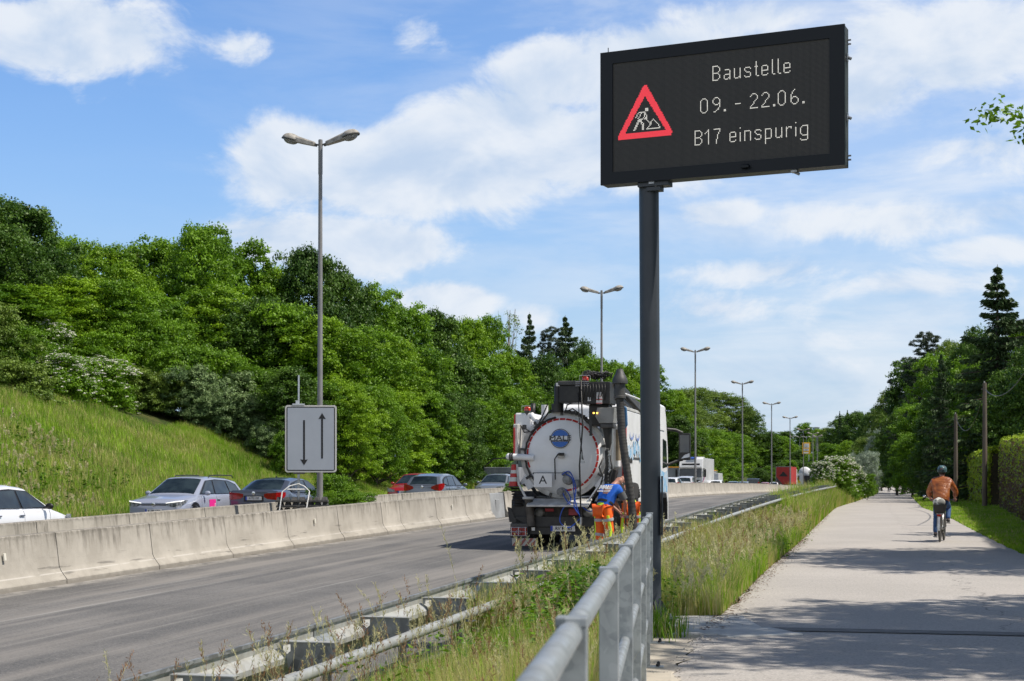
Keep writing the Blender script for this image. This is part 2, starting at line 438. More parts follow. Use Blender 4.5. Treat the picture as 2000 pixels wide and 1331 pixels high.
def make_ground():
    rows = []
    for y in YS:
        xb, xg, pl, pr = float(XB(y)), float(XG(y)), float(PL(y)), float(PR(y))
        e = xb + FAR_ROAD1
        xs = [e - 1500, e - 400, e - 200, e - 110, e - 62, e - 45, e - 31, e - 24, e - 18.7, e - 15, e - 12.4, e - 10, e - 8.3, e - 6.2, e - 4.1, e - 2.6, e - 1.2, e,
              xb - 8, xb - 3.1, xb - 2.95, xb, xb + 4, xg - .02, xg + .1]
        w = pl - .35 - (xg + .1)
        xs += [xg + .1 + w * .33, xg + .1 + w * .66, max(pl - .35, xg + .14), max(pl, xg + .2)]
        q = max(pl, xg + .2); xs += [(q + pr) / 2, pr, pr + 2, pr + 4, pr + 8, pr + 40, pr + 120, pr + 300, pr + 1500]
        row = []
        for i, x in enumerate(xs):
            z = gz(x, y)
            if -8 < 0 and e <= x <= pr: z -= 0.03 if not (xg < x < pl) else 0.0
            if y > 760: z = gz(x, 760) if True else z
            row.append((x, y, z))
        rows.append(row)
    m = MB(); m.strip(rows)
    o = m.build('ground', M_GROUND, fixn=False, smooth=True); tag(o, kind='structure')
make_ground()
ys_road = np.concatenate([np.arange(-30, 140, 2.5), np.arange(140, 760, 8.0)])
zb = lambda x, y: ZB(y); zp = lambda x, y: ZP(y)
ribbon('road', lambda y: XB(y) - .1, lambda y: XG(y) - .02, ys_road, zb, M_ROAD, 4)
zfar = lambda x, y: ZB(y) + FARZ
ribbon('far_road', lambda y: XB(y) + FAR_ROAD1, lambda y: XB(y) + FAR_ROAD0, ys_road, zfar, M_FROAD, 4)
ribbon('median_strip', lambda y: XB(y) - 2.9, lambda y: XB(y) - .12, ys_road, zb, mat('median_gravel', (0.16, 0.145, 0.12), 0.95, c2=(0.07, 0.08, 0.04), scale=1.2, bump=.6, world=True), 2)
rnd = random.Random(3)
PLj = {}
def pl_edge(y):
    k = round(float(y), 3)
    if k not in PLj: PLj[k] = rnd.uniform(-.05, .05)
    return PL(y) + PLj[k] + 0.03 * math.sin(y * 3.1)
ys_path = np.concatenate([np.arange(-30, 8, 2.0), np.arange(8, 60, 0.33), np.arange(60, 140, 2.5), np.arange(140, 720, 8.0)])
ribbon('cycle_path', pl_edge, lambda y: PR(y) + 0.05 * math.sin(y * 2.3), ys_path, zp, M_PATH, 4, dz=0.004)
# white edge line on the far carriageway
M_LINE = mat('road_paint', (0.72, 0.72, 0.70), 0.7, c2=(0.45, 0.45, 0.44), scale=6, world=True)
ribbon('lane_line', lambda y: XB(y) + FAR_ROAD1 + .35, lambda y: XB(y) + FAR_ROAD1 + .5, ys_road[ys_road > 15], zfar, M_LINE, 1, dz=0.006)
ribbon('contraflow_line', lambda y: XB(y) - 8.35, lambda y: XB(y) - 8.22, ys_road[ys_road > 15], zfar, mat('yellow_paint', (0.75, 0.52, 0.05), 0.7), 1, dz=0.006)

# concrete strip that carries the railing, and the paler slab of the sign
M_CONC = mat('slab_concrete', (0.52, 0.47, 0.385), 0.85, c2=(0.40, 0.36, 0.30), scale=2.2, bump=.25, bscale=30, world=True)
M_CONC2 = mat('white_concrete', (0.62, 0.61, 0.57), 0.85, c2=(0.50, 0.49, 0.46), scale=3, bump=.2, bscale=30, world=True)
def railx(y): return .114 + .1035 * (y - 3)
m = MB()
m.strip([[(railx(y) - .16, y, 0.016), (railx(y) + .20, y, .016), (max(float(pl_edge(y)) + .0, railx(y) + .24) + .04 * math.sin(y * 9), y, .0095)] for y in np.concatenate([np.arange(-6, 8, 2.0), np.arange(8, 14.45, .33)])])
m.strip([[(railx(y) - .16, y, 0.016), (railx(y) - .16, y, -.8)] for y in np.arange(-6, 14.5, 2.0)])
tag(m.build('concrete_strip', M_CONC, fixn=False), kind='structure')
m = MB(); m.box((1.92, 15.65, -.03), (1.15, 2.0, .10)); m.box((2.30, 14.9, -.032), (.8, .7, .1), rz=.3)
tag(m.build('concrete_slab', M_CONC2, bevel=.01), kind='structure')
# expansion joint across the path
M_TAR = mat('tar_joint', (0.13, 0.125, 0.12), 0.8, c2=(0.19, 0.18, 0.17), scale=8, bump=.3, world=True)
m = MB(); pts = [(2.08, 15.3), (3.2, 15.08), (4.6, 14.75), (6.2, 14.3), (7.2, 14.0)]
m.strip([[(x, y + .19, .0125), (x, y - .16, .0125)] for x, y in pts])
tag(m.build('tar_joint', M_TAR, fixn=False), kind='structure')
# crumbs of old asphalt along the path's left edge
m = MB(); rr = random.Random(5)
for k in range(420):
    y = rr.uniform(9, 27); x = float(PL(y)) + rr.gauss(0.02, .10); s_ = rr.uniform(.003, .010)
    m.box((x, y, .012 + s_ * .3), (s_ * 2, s_ * 1.6, s_), rz=rr.uniform(0, 3), rx=rr.uniform(-.4, .4))
tag(m.build('path_crumbs', M_PATH, fixn=False), 'grey crumbs of broken asphalt and dry litter along the left edge of the path', 'crumbs', kind='stuff')
m = MB()
for k in range(2600):
    y = rr.uniform(15, 40) if k % 3 else rr.uniform(30, 70); x = float(PL(y)) + abs(rr.gauss(0.0, .13)) - .05; s_ = rr.uniform(.012, .03)
    a = rr.uniform(0, 6.3); c, s2 = math.cos(a) * s_, math.sin(a) * s_; z = .016 + rr.uniform(0, .012)
    m.add([(x - c, y - s2, z), (x + s2 * .4, y - c * .4, z + .004), (x + c, y + s2, z), (x - s2 * .4, y + c * .4, z + .005)], [(0, 1, 2, 3)])
tag(m.build('leaf_litter', mat('dry_leaf', (0.24, 0.12, 0.06), .8, c2=(0.12, .07, .035), scale=9, world=True), fixn=False), 'reddish brown dry leaf litter along the left edge of the path', 'leaf litter', kind='stuff')
# ---------------------------------------------------------------- LED message sign
M_SIGN = mat('sign_black_paint', (0.006, 0.009, 0.013), 0.4, spec=.3)
M_SIGNSIDE = mat('sign_casing_grey', (0.055, 0.065, 0.068), 0.5, c2=(.04, .048, .05), scale=3)
M_POST = mat('post_anthracite', (0.052, 0.060, 0.072), 0.42, c2=(0.042, .05, .06), scale=2, spec=.5)
M_STEEL = mat('plain_steel', (0.45, 0.46, 0.47), 0.38, metal=.85, c2=(.33, .34, .35), scale=12)
def led_panel_mat():
    m = D.materials.new('led_matrix'); m.use_nodes = True; t = NT(m.node_tree); b = m.node_tree.nodes['Principled BSDF']
    uv = t.node('ShaderNodeUVMap'); sp = t.node('ShaderNodeSeparateXYZ'); t.l.new(uv.outputs[0], sp.inputs[0])
    fx = t.m('ABSOLUTE', t.m('SUBTRACT', t.m('FRACT', sp.outputs[0]), 0.5)); fy = t.m('ABSOLUTE', t.m('SUBTRACT', t.m('FRACT', sp.outputs[1]), 0.5))
    dot = t.m('MULTIPLY', t.m('LESS_THAN', fx, 0.24), t.m('LESS_THAN', fy, 0.24))
    # louvre fins over every LED row and module joints every 16 LEDs
    seam = t.m('LESS_THAN', t.m('FRACT', t.m('DIVIDE', t.m('ADD', sp.outputs[0], .5), 16.0)), 0.045)
    col = t.mix(dot, (0.020, 0.019, 0.017, 1), (0.15, 0.135, 0.115, 1))
    col = t.mix(t.m('MULTIPLY', seam, .25), col, (0.012, .012, .013, 1))
    t.put(b.inputs['Base Color'], col); b.inputs['Roughness'].default_value = 0.6
    return m
M_LED = led_panel_mat()
M_LW = mat('led_white', (0.5, 0.5, 0.48), 0.5, emit=(1.0, .96, .86), estr=.95)
M_LR = mat('led_red', (0.5, 0.04, 0.05), 0.5, emit=(1.0, .055, .08), estr=.80)
def line_px(a, b):
    (x0, y0), (x1, y1) = a, b; n = int(max(abs(x1 - x0), abs(y1 - y0))); out = []
    for i in range(n + 1):
        f = i / n if n else 0; out.append((int(round(x0 + (x1 - x0) * f)), int(round(y0 + (y1 - y0) * f))))
    return out
def PLN(*pts):
    o = []
    for a, b in zip(pts[:-1], pts[1:]): o += line_px(a, b)
    return o
GL = {
 'B': PLN((0, 0), (0, 12), (4, 12), (6, 10), (6, 8), (4, 6), (0, 6)) + PLN((4, 6), (6, 4), (6, 2), (4, 0), (0, 0)),
 'a': PLN((1, 8), (4, 8), (5, 7), (5, 0)) + PLN((5, 4), (1, 4), (0, 3), (0, 1), (1, 0), (3, 0), (4, 1)),
 'u': PLN((0, 8), (0, 1), (1, 0), (3, 0), (4, 1)) + PLN((5, 8), (5, 0)),
 's': PLN((5, 7), (4, 8), (1, 8), (0, 7), (0, 6), (1, 5), (3, 4), (4, 4), (5, 3), (5, 1), (4, 0), (1, 0), (0, 1)),
 't': PLN((1, 12), (1, 1), (2, 0), (3, 0)) + PLN((0, 8), (2, 8)),
 'e': PLN((5, 1), (4, 0), (1, 0), (0, 1), (0, 7), (1, 8), (4, 8), (5, 7), (5, 4), (0, 4)),
 'l': PLN((0, 12), (0, 1), (1, 0), (2, 0)),
 '0': PLN((0, 2), (0, 10), (2, 12), (4, 12), (6, 10), (6, 2), (4, 0), (2, 0), (0, 2)),
 '9': PLN((6, 8), (6, 10), (4, 12), (2, 12), (0, 10), (0, 8), (2, 6), (4, 6), (6, 8), (6, 5), (5, 2), (3, 1), (1, 0)),
 '6': PLN((0, 4), (0, 2), (2, 0), (4, 0), (6, 2), (6, 4), (4, 6), (2, 6), (0, 4), (0, 7), (1, 10), (3, 12)),
 '.': [(0, 0), (1, 0), (0, 1), (1, 1)],
 '-': PLN((0, 5), (4, 5)),
 '2': PLN((0, 10), (2, 12), (4, 12), (6, 10), (6, 8), (0, 1), (0, 0), (6, 0)),
 '1': PLN((0, 9), (3, 12), (3, 0)),
 '7': PLN((0, 12), (5, 12), (5, 11), (3, 6), (2, 0)),
 'i': PLN((0, 0), (0, 7)) + [(0, 11)],
 'n': PLN((0, 0), (0, 8)) + PLN((0, 7), (1, 8), (4, 8), (5, 7), (5, 0)),
 'p': PLN((0, 8), (0, -4)) + PLN((0, 8), (4, 8), (5, 7), (5, 1), (4, 0), (1, 0)),
 'r': PLN((0, 0), (0, 8)) + PLN((0, 6), (2, 8), (4, 8), (4, 7)),
 'g': PLN((6, 8), (6, -2), (5, -4), (1, -4), (0, -3)) + PLN((6, 8), (2, 8), (0, 6), (0, 2), (2, 0), (5, 0)),
}
def led_sign():
    base = (1.462, 16.1, 0)
    root = empty('message_sign', base, 0, 'tall black electronic roadworks message sign on a dark grey post beside the cycle path', 'electronic sign')
    lean = .006
    # post (square hollow section with rounded corners), base plate, ribs
    m = MB(); w = .104
    def sq(r, z, dx):
        out = []
        for k in range(24):
            a = 2 * math.pi * (k + .5) / 24; c, s_ = math.cos(a), math.sin(a); p = 7.0
            q = (abs(c) ** p + abs(s_) ** p) ** (-1 / p)
            x, y = c * q * r, s_ * q * r; an = -math.radians(22.6) + .28
            out.append((x * math.cos(an) - y * math.sin(an) + dx, x * math.sin(an) + y * math.cos(an), z))
        return out
    m.lathe([(w, 0), (w, 4.6)], n=40)
    o = m.build('post', M_POST, root, autosmooth=50); o.rotation_euler = (0, -lean, 0)
    m = MB(); m.box((0, 0, .035), (.46, .42, .03), rz=-.1)
    for a in (.2, 1.77, 3.34, 4.91):
        c, s_ = math.cos(a), math.sin(a)
        m.prism([(.10, 0), (.21, 0), (.115, .17), (.10, .17)], Vector((-s_ * .006, c * .006, .05)), Vector((s_ * .006, -c * .006, .05)), u=(c, s_, 0), w=(0, 0, 1))
    m.build('base_plate', M_POST, root, bevel=.003)
    for sx in (-.18, .18):
        for sy in (-.16, .16): m = MB(); m.cyl((sx, sy, .05), (sx, sy, .10), .014, n=8); m.cyl((sx, sy, .05), (sx, sy, .072), .024, n=6); m.build('anchor_bolt', M_STEEL, root)
    m = MB(); m.box((.106, -.05, .80 + .42), (.012, .09, .62), rz=0); m.build('service_hatch', M_POST, root, bevel=.004)
    # cabinet: local frame x right, y back, z up
    W, H, T = 2.56, 1.385, .20
    dL = 16.1
    bl = Vector(px2w(1173.2, 362.4, 16.13)); brr = Vector(px2w(1650, 322.6, 15.10)); tl = Vector(px2w(1170.5, 104.5, 16.13))
    ex = (brr - bl); W = ex.length; ex.normalize(); H = (tl - bl).length
    ez = (tl - bl).normalized(); ez = (ez - ex * ez.dot(ex)).normalized(); ey = ez.cross(ex)
    R = Matrix((ex, ey, ez)).transposed()
    cb = empty('cabinet_frame'); D.objects.remove(cb)
    def place(o):
        o.matrix_local = Matrix.Translation(bl - Vector(base)) @ R.to_4x4(); return o
    bz = .025
    sx0, sx1, sz0, sz1 = .135, W - .15, .125, H - .125
    m = MB()
    # casing behind the front frame
    m.bx(.004, W - .004, .012, T, .004, H - .004)
    cas = place(m.build('casing', M_SIGNSIDE, root, bevel=.004))
    m = MB()  # front frame around the screen
    m.bx(0, W, -.006, .03, 0, sz0); m.bx(0, W, -.006, .03, sz1, H); m.bx(0, sx0, -.006, .03, sz0, sz1); m.bx(sx1, W, -.006, .03, sz0, sz1)
    place(m.build('front_frame', M_SIGN, root, fixn=True))
    # screen
    me = D.meshes.new('screen')
    me.from_pydata([(sx0, .008, sz0), (sx1, .008, sz0), (sx1, .008, sz1), (sx0, .008, sz1)], [], [(0, 1, 2, 3)])
    ul = me.uv_layers.new(name='UVMap')
    for i, uv in enumerate([(0, 0), (192, 0), (192, 96), (0, 96)]): ul.data[i].uv = uv
    me.materials.append(M_LED); scr = place(link(D.objects.new('screen', me), root))
    pw, ph = (sx1 - sx0) / 192, (sz1 - sz0) / 96
    def leds(name, pix, mt, k=.66):
        m = MB()
        for (u, v) in sorted(set(pix)):
            x = sx0 + (u + .5) * pw; z = sz0 + (v + .5) * ph; a, b = pw * k / 2, ph * k / 2
            m.add([(x - a, .005, z - b), (x + a, .005, z - b), (x + a, .005, z + b), (x - a, .005, z + b)], [(0, 1, 2, 3)])
        o = m.build(name, mt, fixn=False); o.parent = scr; return o
    def line(s, xs, y):
        for ch, x in zip(s, xs): leds('led_letter', [(x + a, y + b) for a, b in GL[ch]], M_LW)
    line('Baustelle', [91, 101, 110, 119, 128, 134, 143, 148, 153], 71)
    line('09.-22.06.', [80, 91, 101, 111, 124, 134, 144, 148, 159, 169], 44)
    line('B17einspurig', [75, 84, 92, 106, 115, 119, 128, 137, 146, 155, 163, 167], 17)
    tri = []
    def inside(p, poly):
        x, y = p; c = False; n = len(poly)
        for i in range(n):
            (x1, y1), (x2, y2) = poly[i], poly[(i + 1) % n]
            if (y1 > y) != (y2 > y) and x < (x2 - x1) * (y - y1) / (y2 - y1) + x1: c = not c
        return c
    out_ = [(5, 31.6), (5, 28), (53, 28), (54.3, 30.5), (54, 32), (31, 73.3), (28.2, 73.3)]; inn = [(11, 33), (48.3, 33), (29.5, 64)]
    for u in range(0, 60):
        for v in range(25, 76):
            if inside((u + .01, v + .02), out_) and not inside((u + .01, v + .02), inn): tri.append((u, v))
    leds('warning_triangle', tri, M_LR, .92)
    fig = PLN((30, 53), (32, 53)) + PLN((30, 52), (32, 52)) + PLN((30, 51), (32, 51)) + PLN((24, 50), (29, 50), (31, 47), (31, 43), (29, 46), (29, 49)) + \
          PLN((24, 50), (22, 48), (21, 46)) + PLN((26, 50), (25, 47), (23, 45), (25, 44), (27, 44), (29, 46)) + PLN((28, 45), (32, 42), (35, 39)) + \
          PLN((23, 43), (22, 40), (19, 35)) + PLN((24, 43), (23, 40), (20, 35)) + PLN((25, 43), (27, 39), (27, 35)) + PLN((26, 43), (28, 39), (28, 35)) + PLN((24, 42), (26, 42)) + \
          PLN((43, 35), (31, 35), (34, 38), (35, 41), (37, 43), (40, 40), (42, 38), (43, 35))
    leds('roadworks_pictogram', fig, M_LW)
    # latches, hinges, antenna, lugs
    for z in (H * .355, H * .78):
        m = MB(); m.bx(W, W + .012, .08, .13, z - .04, z + .04); m.cyl((W + .005, .10, z), (W + .045, .10, z - .02), .016, n=8); place(m.build('latch', M_STEEL, root, bevel=.002))
    for z in (.08, .12, H - .16, H - .12): m = MB(); m.cyl((W, .16, z), (W + .03, .16, z), .009, n=8); place(m.build('hinge_pin', M_STEEL, root))
    for x in (W * .216, W * .80): m = MB(); m.bx(x - .03, x + .03, .02, .1, -.022, 0); m.cyl((x, .05, -.02), (x + .05, .05, -.045), .014, n=8); place(m.build('bottom_latch', M_STEEL, root))
    m = MB(); m.cyl((.05, .1, H), (.05, .1, H + .075), .005, n=8); m.cyl((.05, .1, H), (.05, .1, H + .02), .012, n=8)
    place(m.build('antenna', M_POST, root))
    m = MB(); m.prism([(-.045, 0), (.045, 0), (.045, .02), (.03, .032), (-.03, .032), (-.045, .02)], (W * .61, -.006, .06), (W * .61, -.06, .045)); m.build_ = None
    place(m.build('light_sensor', M_SIGN, root, bevel=.003))
    m = MB(); m.bx(W * .155, W * .285, .03, .19, -.045, .002); m.bx(W * .19, W * .25, .05, .17, -.09, -.045)
    place(m.build('mounting_bracket', M_POST, root, bevel=.004))
led_sign()

# ---------------------------------------------------------------- galvanised railing
def galv(name='galvanised_steel', c1=(0.36, 0.39, 0.40), c2=(0.24, 0.265, 0.275), k=1.0, metal=.55):
    m = D.materials.new(name); m.use_nodes = True; t = NT(m.node_tree); b = m.node_tree.nodes['Principled BSDF']
    g = t.node('ShaderNodeNewGeometry'); pos = g.outputs['Position']
    f = t.smooth(t.noise(pos, 9.0 * k, 3, 0.5, .6), 0.38, 0.62)
    v = t.node('ShaderNodeTexVoronoi'); v.inputs['Scale'].default_value = 34 * k; t.l.new(pos, v.inputs['Vector'])
    col = t.mix(f, c1 + (1,), c2 + (1,)); col = t.mix(t.m('MULTIPLY', v.outputs['Color'], .55), col, (0.5, .53, .54, 1))
    f3 = t.smooth(t.noise(pos, 38 * k, 4, .7), .6, .75); col = t.mix(t.m('MULTIPLY', f3, .35), col, (.16, .165, .165, 1))
    t.put(b.inputs['Base Color'], col); b.inputs['Metallic'].default_value = metal
    t.put(b.inputs['Roughness'], t.m('ADD', 0.42, t.m('MULTIPLY', f, .18)))
    return m
M_GALV = galv()
M_GALVD = galv('weathered_galvanised_steel', (0.44, 0.435, 0.39), (0.33, 0.325, 0.295), .5, .15)
M_GALVK = galv('dull_galvanised_steel', (0.16, 0.165, 0.165), (0.11, 0.115, 0.115), .5, .3)
M_RUBBER = mat('black_plastic', (0.02, 0.02, 0.022), 0.5)
def railing():
    ys = [13.8 - 1.8 * k for k in range(9)]
    root = empty('railing', (railx(13.8), 13.8, 0), 0, 'grey galvanised steel railing with flat posts and three round rails along the path edge', 'railing')
    ang = math.atan(.1035)
    def L(x, y, z): return (x - railx(13.8), y - 13.8, z)
    for y in ys:
        x = railx(y)
        m = MB()
        # channel section: web towards the camera, flanges behind, rounded lip at the top
        c, s_ = math.cos(-ang), math.sin(-ang)
        prof = [(-.030, 0), (.030, 0), (.030, .062), (.025, .062), (.025, .006), (-.025, .006), (-.025, .062), (-.030, .062)]
        u = Vector((c, s_, 0)); w = Vector((-s_, c, 0))
        m.prism(prof, L(x, y - .03, .012), L(x, y - .03, 1.172), u=u, w=w)
        m.prism([(-.031, -.002), (.031, -.002), (.031, .066), (-.031, .066)], L(x, y - .03, 1.172), L(x, y - .03, 1.19), u=u, w=w)
        o = m.build('post', M_GALV, root, bevel=.0025)
        m = MB(); pc = Vector(L(x + .045, y, .02)); m.box(pc, (.19, .12, .012), rz=-ang)
        bp = m.build('base_plate', M_GALV, root, bevel=.002)
        m = MB(); bx_, by_, _ = L(x + .10, y + .012, 0); m.cyl((bx_, by_, .026), (bx_, by_, .05), .0135, n=10); m.lathe([(.0135, .05), (.011, .058), (.001, .062)], (bx_, by_, 0), n=10)
        m.cyl((bx_ - .012, by_ - .045, .026), (bx_ - .012, by_ - .045, .045), .0125, n=10)
        b = m.build('bolt_cap', M_RUBBER, smooth=40); b.parent = bp
        m = MB(); px_, py_, _ = L(x - .021, y - .034, 0); m.cyl((px_, py_ - .0005, 1.158), (px_, py_ + .004, 1.158), .0035, n=10); m.build('vent_hole', M_RUBBER, root)
    y0, y1 = 13.83, -1.0
    for z, r in ((1.158, .0255), (.775, .0215), (.37, .0215)):
        m = MB(); n = 30
        pts = [L(railx(y0 + (y1 - y0) * i / n), y0 + (y1 - y0) * i / n, z) for i in range(n + 1)]
        m.tube(pts, r, 20); m.build('rail', M_GALV, root, autosmooth=50)
    for y in ys:
        for z, r in ((1.158, .0275),):
            m = MB(); a = L(railx(y), y, z); m.cyl((a[0] - .0036 * 1.035, a[1] - .036, z), (a[0] - .003 * 1.035, a[1] - .03, z), r, n=20); m.build('weld_collar', M_GALV, root, smooth=40)
railing()

# ---------------------------------------------------------------- crash barrier (double distance rail with tube)
def crash_barrier():
    y0, y1, st = 3.0, 330, 1.65
    root = empty('crash_barrier', (float(XG(10)), 10, float(ZB(10))), 0, 'weathered steel crash barrier with spacer brackets and a round rear tube along the grass verge', 'crash barrier')
    O = Vector((float(XG(10)), 10, float(ZB(10))))
    ys = [y0 + st * i for i in range(int((y1 - y0) / st) + 1)]
    def fr(y):
        x, z = float(XG(y)), float(ZB(y)); dx = float(XG(y + .5) - XG(y - .5)); t = Vector((dx, 1, 0)).normalized(); n = Vector((t.y, -t.x, 0))
        return Vector((x, y, z)) - O, t, n
    # A-profile (offset to the grass side, height), with wall thickness
    prof = [(.0, .755), (.018, .757), (.020, .735), (.004, .725), (.002, .665), (.055, .632), (.083, .60), (.083, .56), (.055, .53), (.002, .50), (.002, .462), (.018, .447)]
    m = MB(); rows = []
    yy = [y0 + st / 2 * i for i in range(int(40 / (st / 2)))]; yy += [y0 + 40 + 3.3 * i for i in range(int((y1 - y0 - 40) / 3.3))]
    outer = prof; inner = [(a - .006, b) for a, b in prof][::-1]
    for y in yy:
        p, t, n = fr(y); rows.append([p + n * (a - .02) + Vector((0, 0, b)) for a, b in outer + inner])
    m.strip(rows, close=True)
    m.build('front_beam', M_GALVD, root, autosmooth=35)
    m = MB(); rows = []
    for y in yy:
        p, t, n = fr(y); rows.append([p + n * a + Vector((0, 0, b)) for a, b in ((-.024, .738), (-.024, .762), (.004, .762), (.004, .738))])
    m.strip(rows, close=True); m.build('beam_top_edge', M_GALVK, root)
    for y in [y0 + 1.1 + 4.0 * i for i in range(12)]:   # overlap plates where two beams join
        m = MB(); rr_ = []
        for d in (-.16, .16):
            p, t, n = fr(y + d); rr_.append([p + n * (a - .012) + Vector((0, 0, b)) for a, b in prof])
        m.strip(rr_); m.build('joint_plate', M_GALV, root, autosmooth=35)
    m = MB(); rows = []
    for y in yy:
        p, t, n = fr(y); rows.append(p + n * .47 + Vector((0, 0, .575)))
    m.tube(rows, .043, 14); m.build('rear_tube', galv('tube_galvanised', (0.40, 0.41, 0.39), (0.28, 0.29, 0.28), .6, .25), root, autosmooth=50)
    near = [y for y in ys if y < 3.0 + st * 50]
    for i, y in enumerate(near):
        p, t, n = fr(y); up = Vector((0, 0, 1))
        m = MB()
        # spacer: top flange with folded lip, web below with a slot near the beam, bottom flange
        a = p + t * -.03; b = p + t * .03
        mf = MB(); mf.prism([(.02, .7165), (.45, .7165), (.45, .723), (.02, .723)], p - t * .047, p + t * .045, u=n, w=up)
        web = [(.02, .716), (.02, .66), (.045, .66), (.045, .70), (.105, .70), (.105, .645), (.075, .615), (.085, .53), (.16, .50), (.40, .50), (.45, .56), (.45, .716)]
        m.prism(web, p - t * .032, p - t * .026, u=n, w=up)
        m.prism([(.02, .71), (.45, .71), (.45, .716), (.02, .716)], p + t * .03, p + t * .045, u=n, w=up)
        m.prism([(.075, .615), (.105, .645), (.105, .652), (.070, .622)], p - t * .032, p + t * .032, u=n, w=up)
        sp = m.build('spacer', M_GALVK, root); mf.build('top_flange', M_GALVD, sp)
        if i < 26:
            m = MB(); q = p + n * .40
            m.prism([(.36, -.5), (.372, -.5), (.372, .54), (.36, .54)], p - t * .05, p + t * .05, u=n, w=up)
            m.prism([(.36, -.5), (.43, -.5), (.43, .54), (.36, .54)], p - t * .05, p - t * .044, u=n, w=up)
            m.prism([(.34, .505), (.52, .505), (.52, .512), (.34, .512)], p - t * .07, p + t * .07, u=n, w=up)
            m.build('post', M_GALVK, root)
crash_barrier()

# ---------------------------------------------------------------- concrete walls
def mp2_(t, pos):
    m_ = t.node('ShaderNodeMapping'); m_.inputs['Scale'].default_value = (.4, .4, 6.0); t.l.new(pos, m_.inputs[0]); return m_.outputs[0]
def wall_mat():
    m = D.materials.new('barrier_concrete'); m.use_nodes = True; t = NT(m.node_tree); b = m.node_tree.nodes['Principled BSDF']
    g = t.node('ShaderNodeNewGeometry'); pos = g.outputs['Position']; tc = t.node('ShaderNodeTexCoord')
    sp = t.node('ShaderNodeSeparateXYZ'); t.l.new(tc.outputs['Object'], sp.inputs[0])
    base = t.mix(t.smooth(t.noise(pos, 1.3, 6, .65), .35, .65), (0.49, 0.455, 0.395, 1), (0.38, 0.35, 0.30, 1))
    mp = t.node('ShaderNodeMapping'); mp.inputs['Scale'].default_value = (1, 1, .10); t.l.new(pos, mp.inputs[0])
    streak = t.smooth(t.noise(mp.outputs[0], 6.5, 6, .7), .44, .68)
    # rain-washed dirt runs down from the top edge
    top = t.smooth(t.m('ADD', sp.outputs[2], t.m('MULTIPLY', t.m('SUBTRACT', t.noise(mp.outputs[0], 9, 4, .6), .5), .9)), .42, .86)
    col = t.mix(t.m('MULTIPLY', t.m('MULTIPLY', streak, .85), top), base, (0.12, .108, .09, 1))
    band = t.smooth(sp.outputs[2], .72, .80)
    col = t.mix(t.m('MULTIPLY', t.m('MULTIPLY', band, t.smooth(t.noise(pos, 12, 5, .7), .35, .62)), .6), col, (0.13, .12, .10, 1))
    # scrape line and dust near the foot
    scr = t.m('MULTIPLY', t.m('SUBTRACT', 1.0, t.smooth(t.m('ABSOLUTE', t.m('SUBTRACT', sp.outputs[2], .185)), .004, .014)), t.smooth(t.noise(pos, 1.1, 4, .6), .42, .5))
    col = t.mix(t.m('MULTIPLY', scr, .7), col, (0.60, .57, .52, 1))
    foot = t.smooth(t.m('ADD', sp.outputs[2], t.m('MULTIPLY', t.m('SUBTRACT', t.noise(pos, 5, 5, .7), .5), .16)), .11, .02)
    col = t.mix(t.m('MULTIPLY', foot, .65), col, (0.22, .20, .175, 1))
    spk = t.smooth(t.noise(pos, 60, 3, .7), .62, .7); col = t.mix(t.m('MULTIPLY', spk, .5), col, (.16, .145, .12, 1))
    oi = t.node('ShaderNodeObjectInfo')      # each cast block has its own tone
    col = t.mix(t.m('MULTIPLY', oi.outputs['Random'], .30), col, (.26, .245, .215, 1))
    scuff = t.m('MULTIPLY', t.smooth(t.noise(mp2_(t, pos), 3.0, 4, .6), .60, .70), t.smooth(sp.outputs[2], .50, .30))
    col = t.mix(t.m('MULTIPLY', scuff, .55), col, (.09, .085, .08, 1))
    t.put(b.inputs['Base Color'], col); b.inputs['Roughness'].default_value = .9; b.inputs['Specular IOR Level'].default_value = .25
    bn = t.node('ShaderNodeBump'); bn.inputs['Strength'].default_value = .35; bn.inputs['Distance'].default_value = .01
    t.put(bn.inputs['Height'], t.noise(pos, 35, 5, .7)); t.l.new(bn.outputs[0], b.inputs['Normal'])
    return m
M_WALL = wall_mat()
M_REFL = mat('reflector_white', (0.75, 0.72, 0.62), .4)
NJ = [(-.30, -.03), (-.30, .075), (-.20, .20), (-.165, .27), (-.10, .80), (-.088, .812), (.088, .812), (.10, .80), (.165, .27), (.20, .20), (.30, .075), (.30, -.03)]
def barrier_mesh(L):
    # subdivided along its length, with chamfered ends; local x across, y along
    m = MB(); rows = []
    for y, k in ((0, .985), (.012, 1), (L / 2, 1), (L - .012, 1), (L, .985)):
        rows.append([(a * k, y, b if b < 0.01 else b * (1 if k == 1 else .995)) for a, b in NJ])
    m.strip(rows, close=True); n = len(NJ)
    m.f.append(tuple(range(n))); m.mi.append(0); m.f.append(tuple(range(5 * n - 1, 4 * n - 1, -1))); m.mi.append(0)
    return m
ORD = ['', 'first', 'second', 'third', 'fourth', 'fifth', 'sixth', 'seventh', 'eighth', 'ninth', 'tenth', 'eleventh', 'twelfth', 'thirteenth', 'fourteenth', 'fifteenth', 'sixteenth', 'seventeenth', 'eighteenth', 'nineteenth', 'twentieth']
def ordw(k):
    if k <= 20: return ORD[k]
    tens = {2: 'twenty', 3: 'thirty', 4: 'forty', 5: 'fifty', 6: 'sixty', 7: 'seventy', 8: 'eighty'}[k // 10]
    return tens + ('-' + ORD[k % 10] if k % 10 else '') if k % 10 else tens[:-1] + 'ieth'
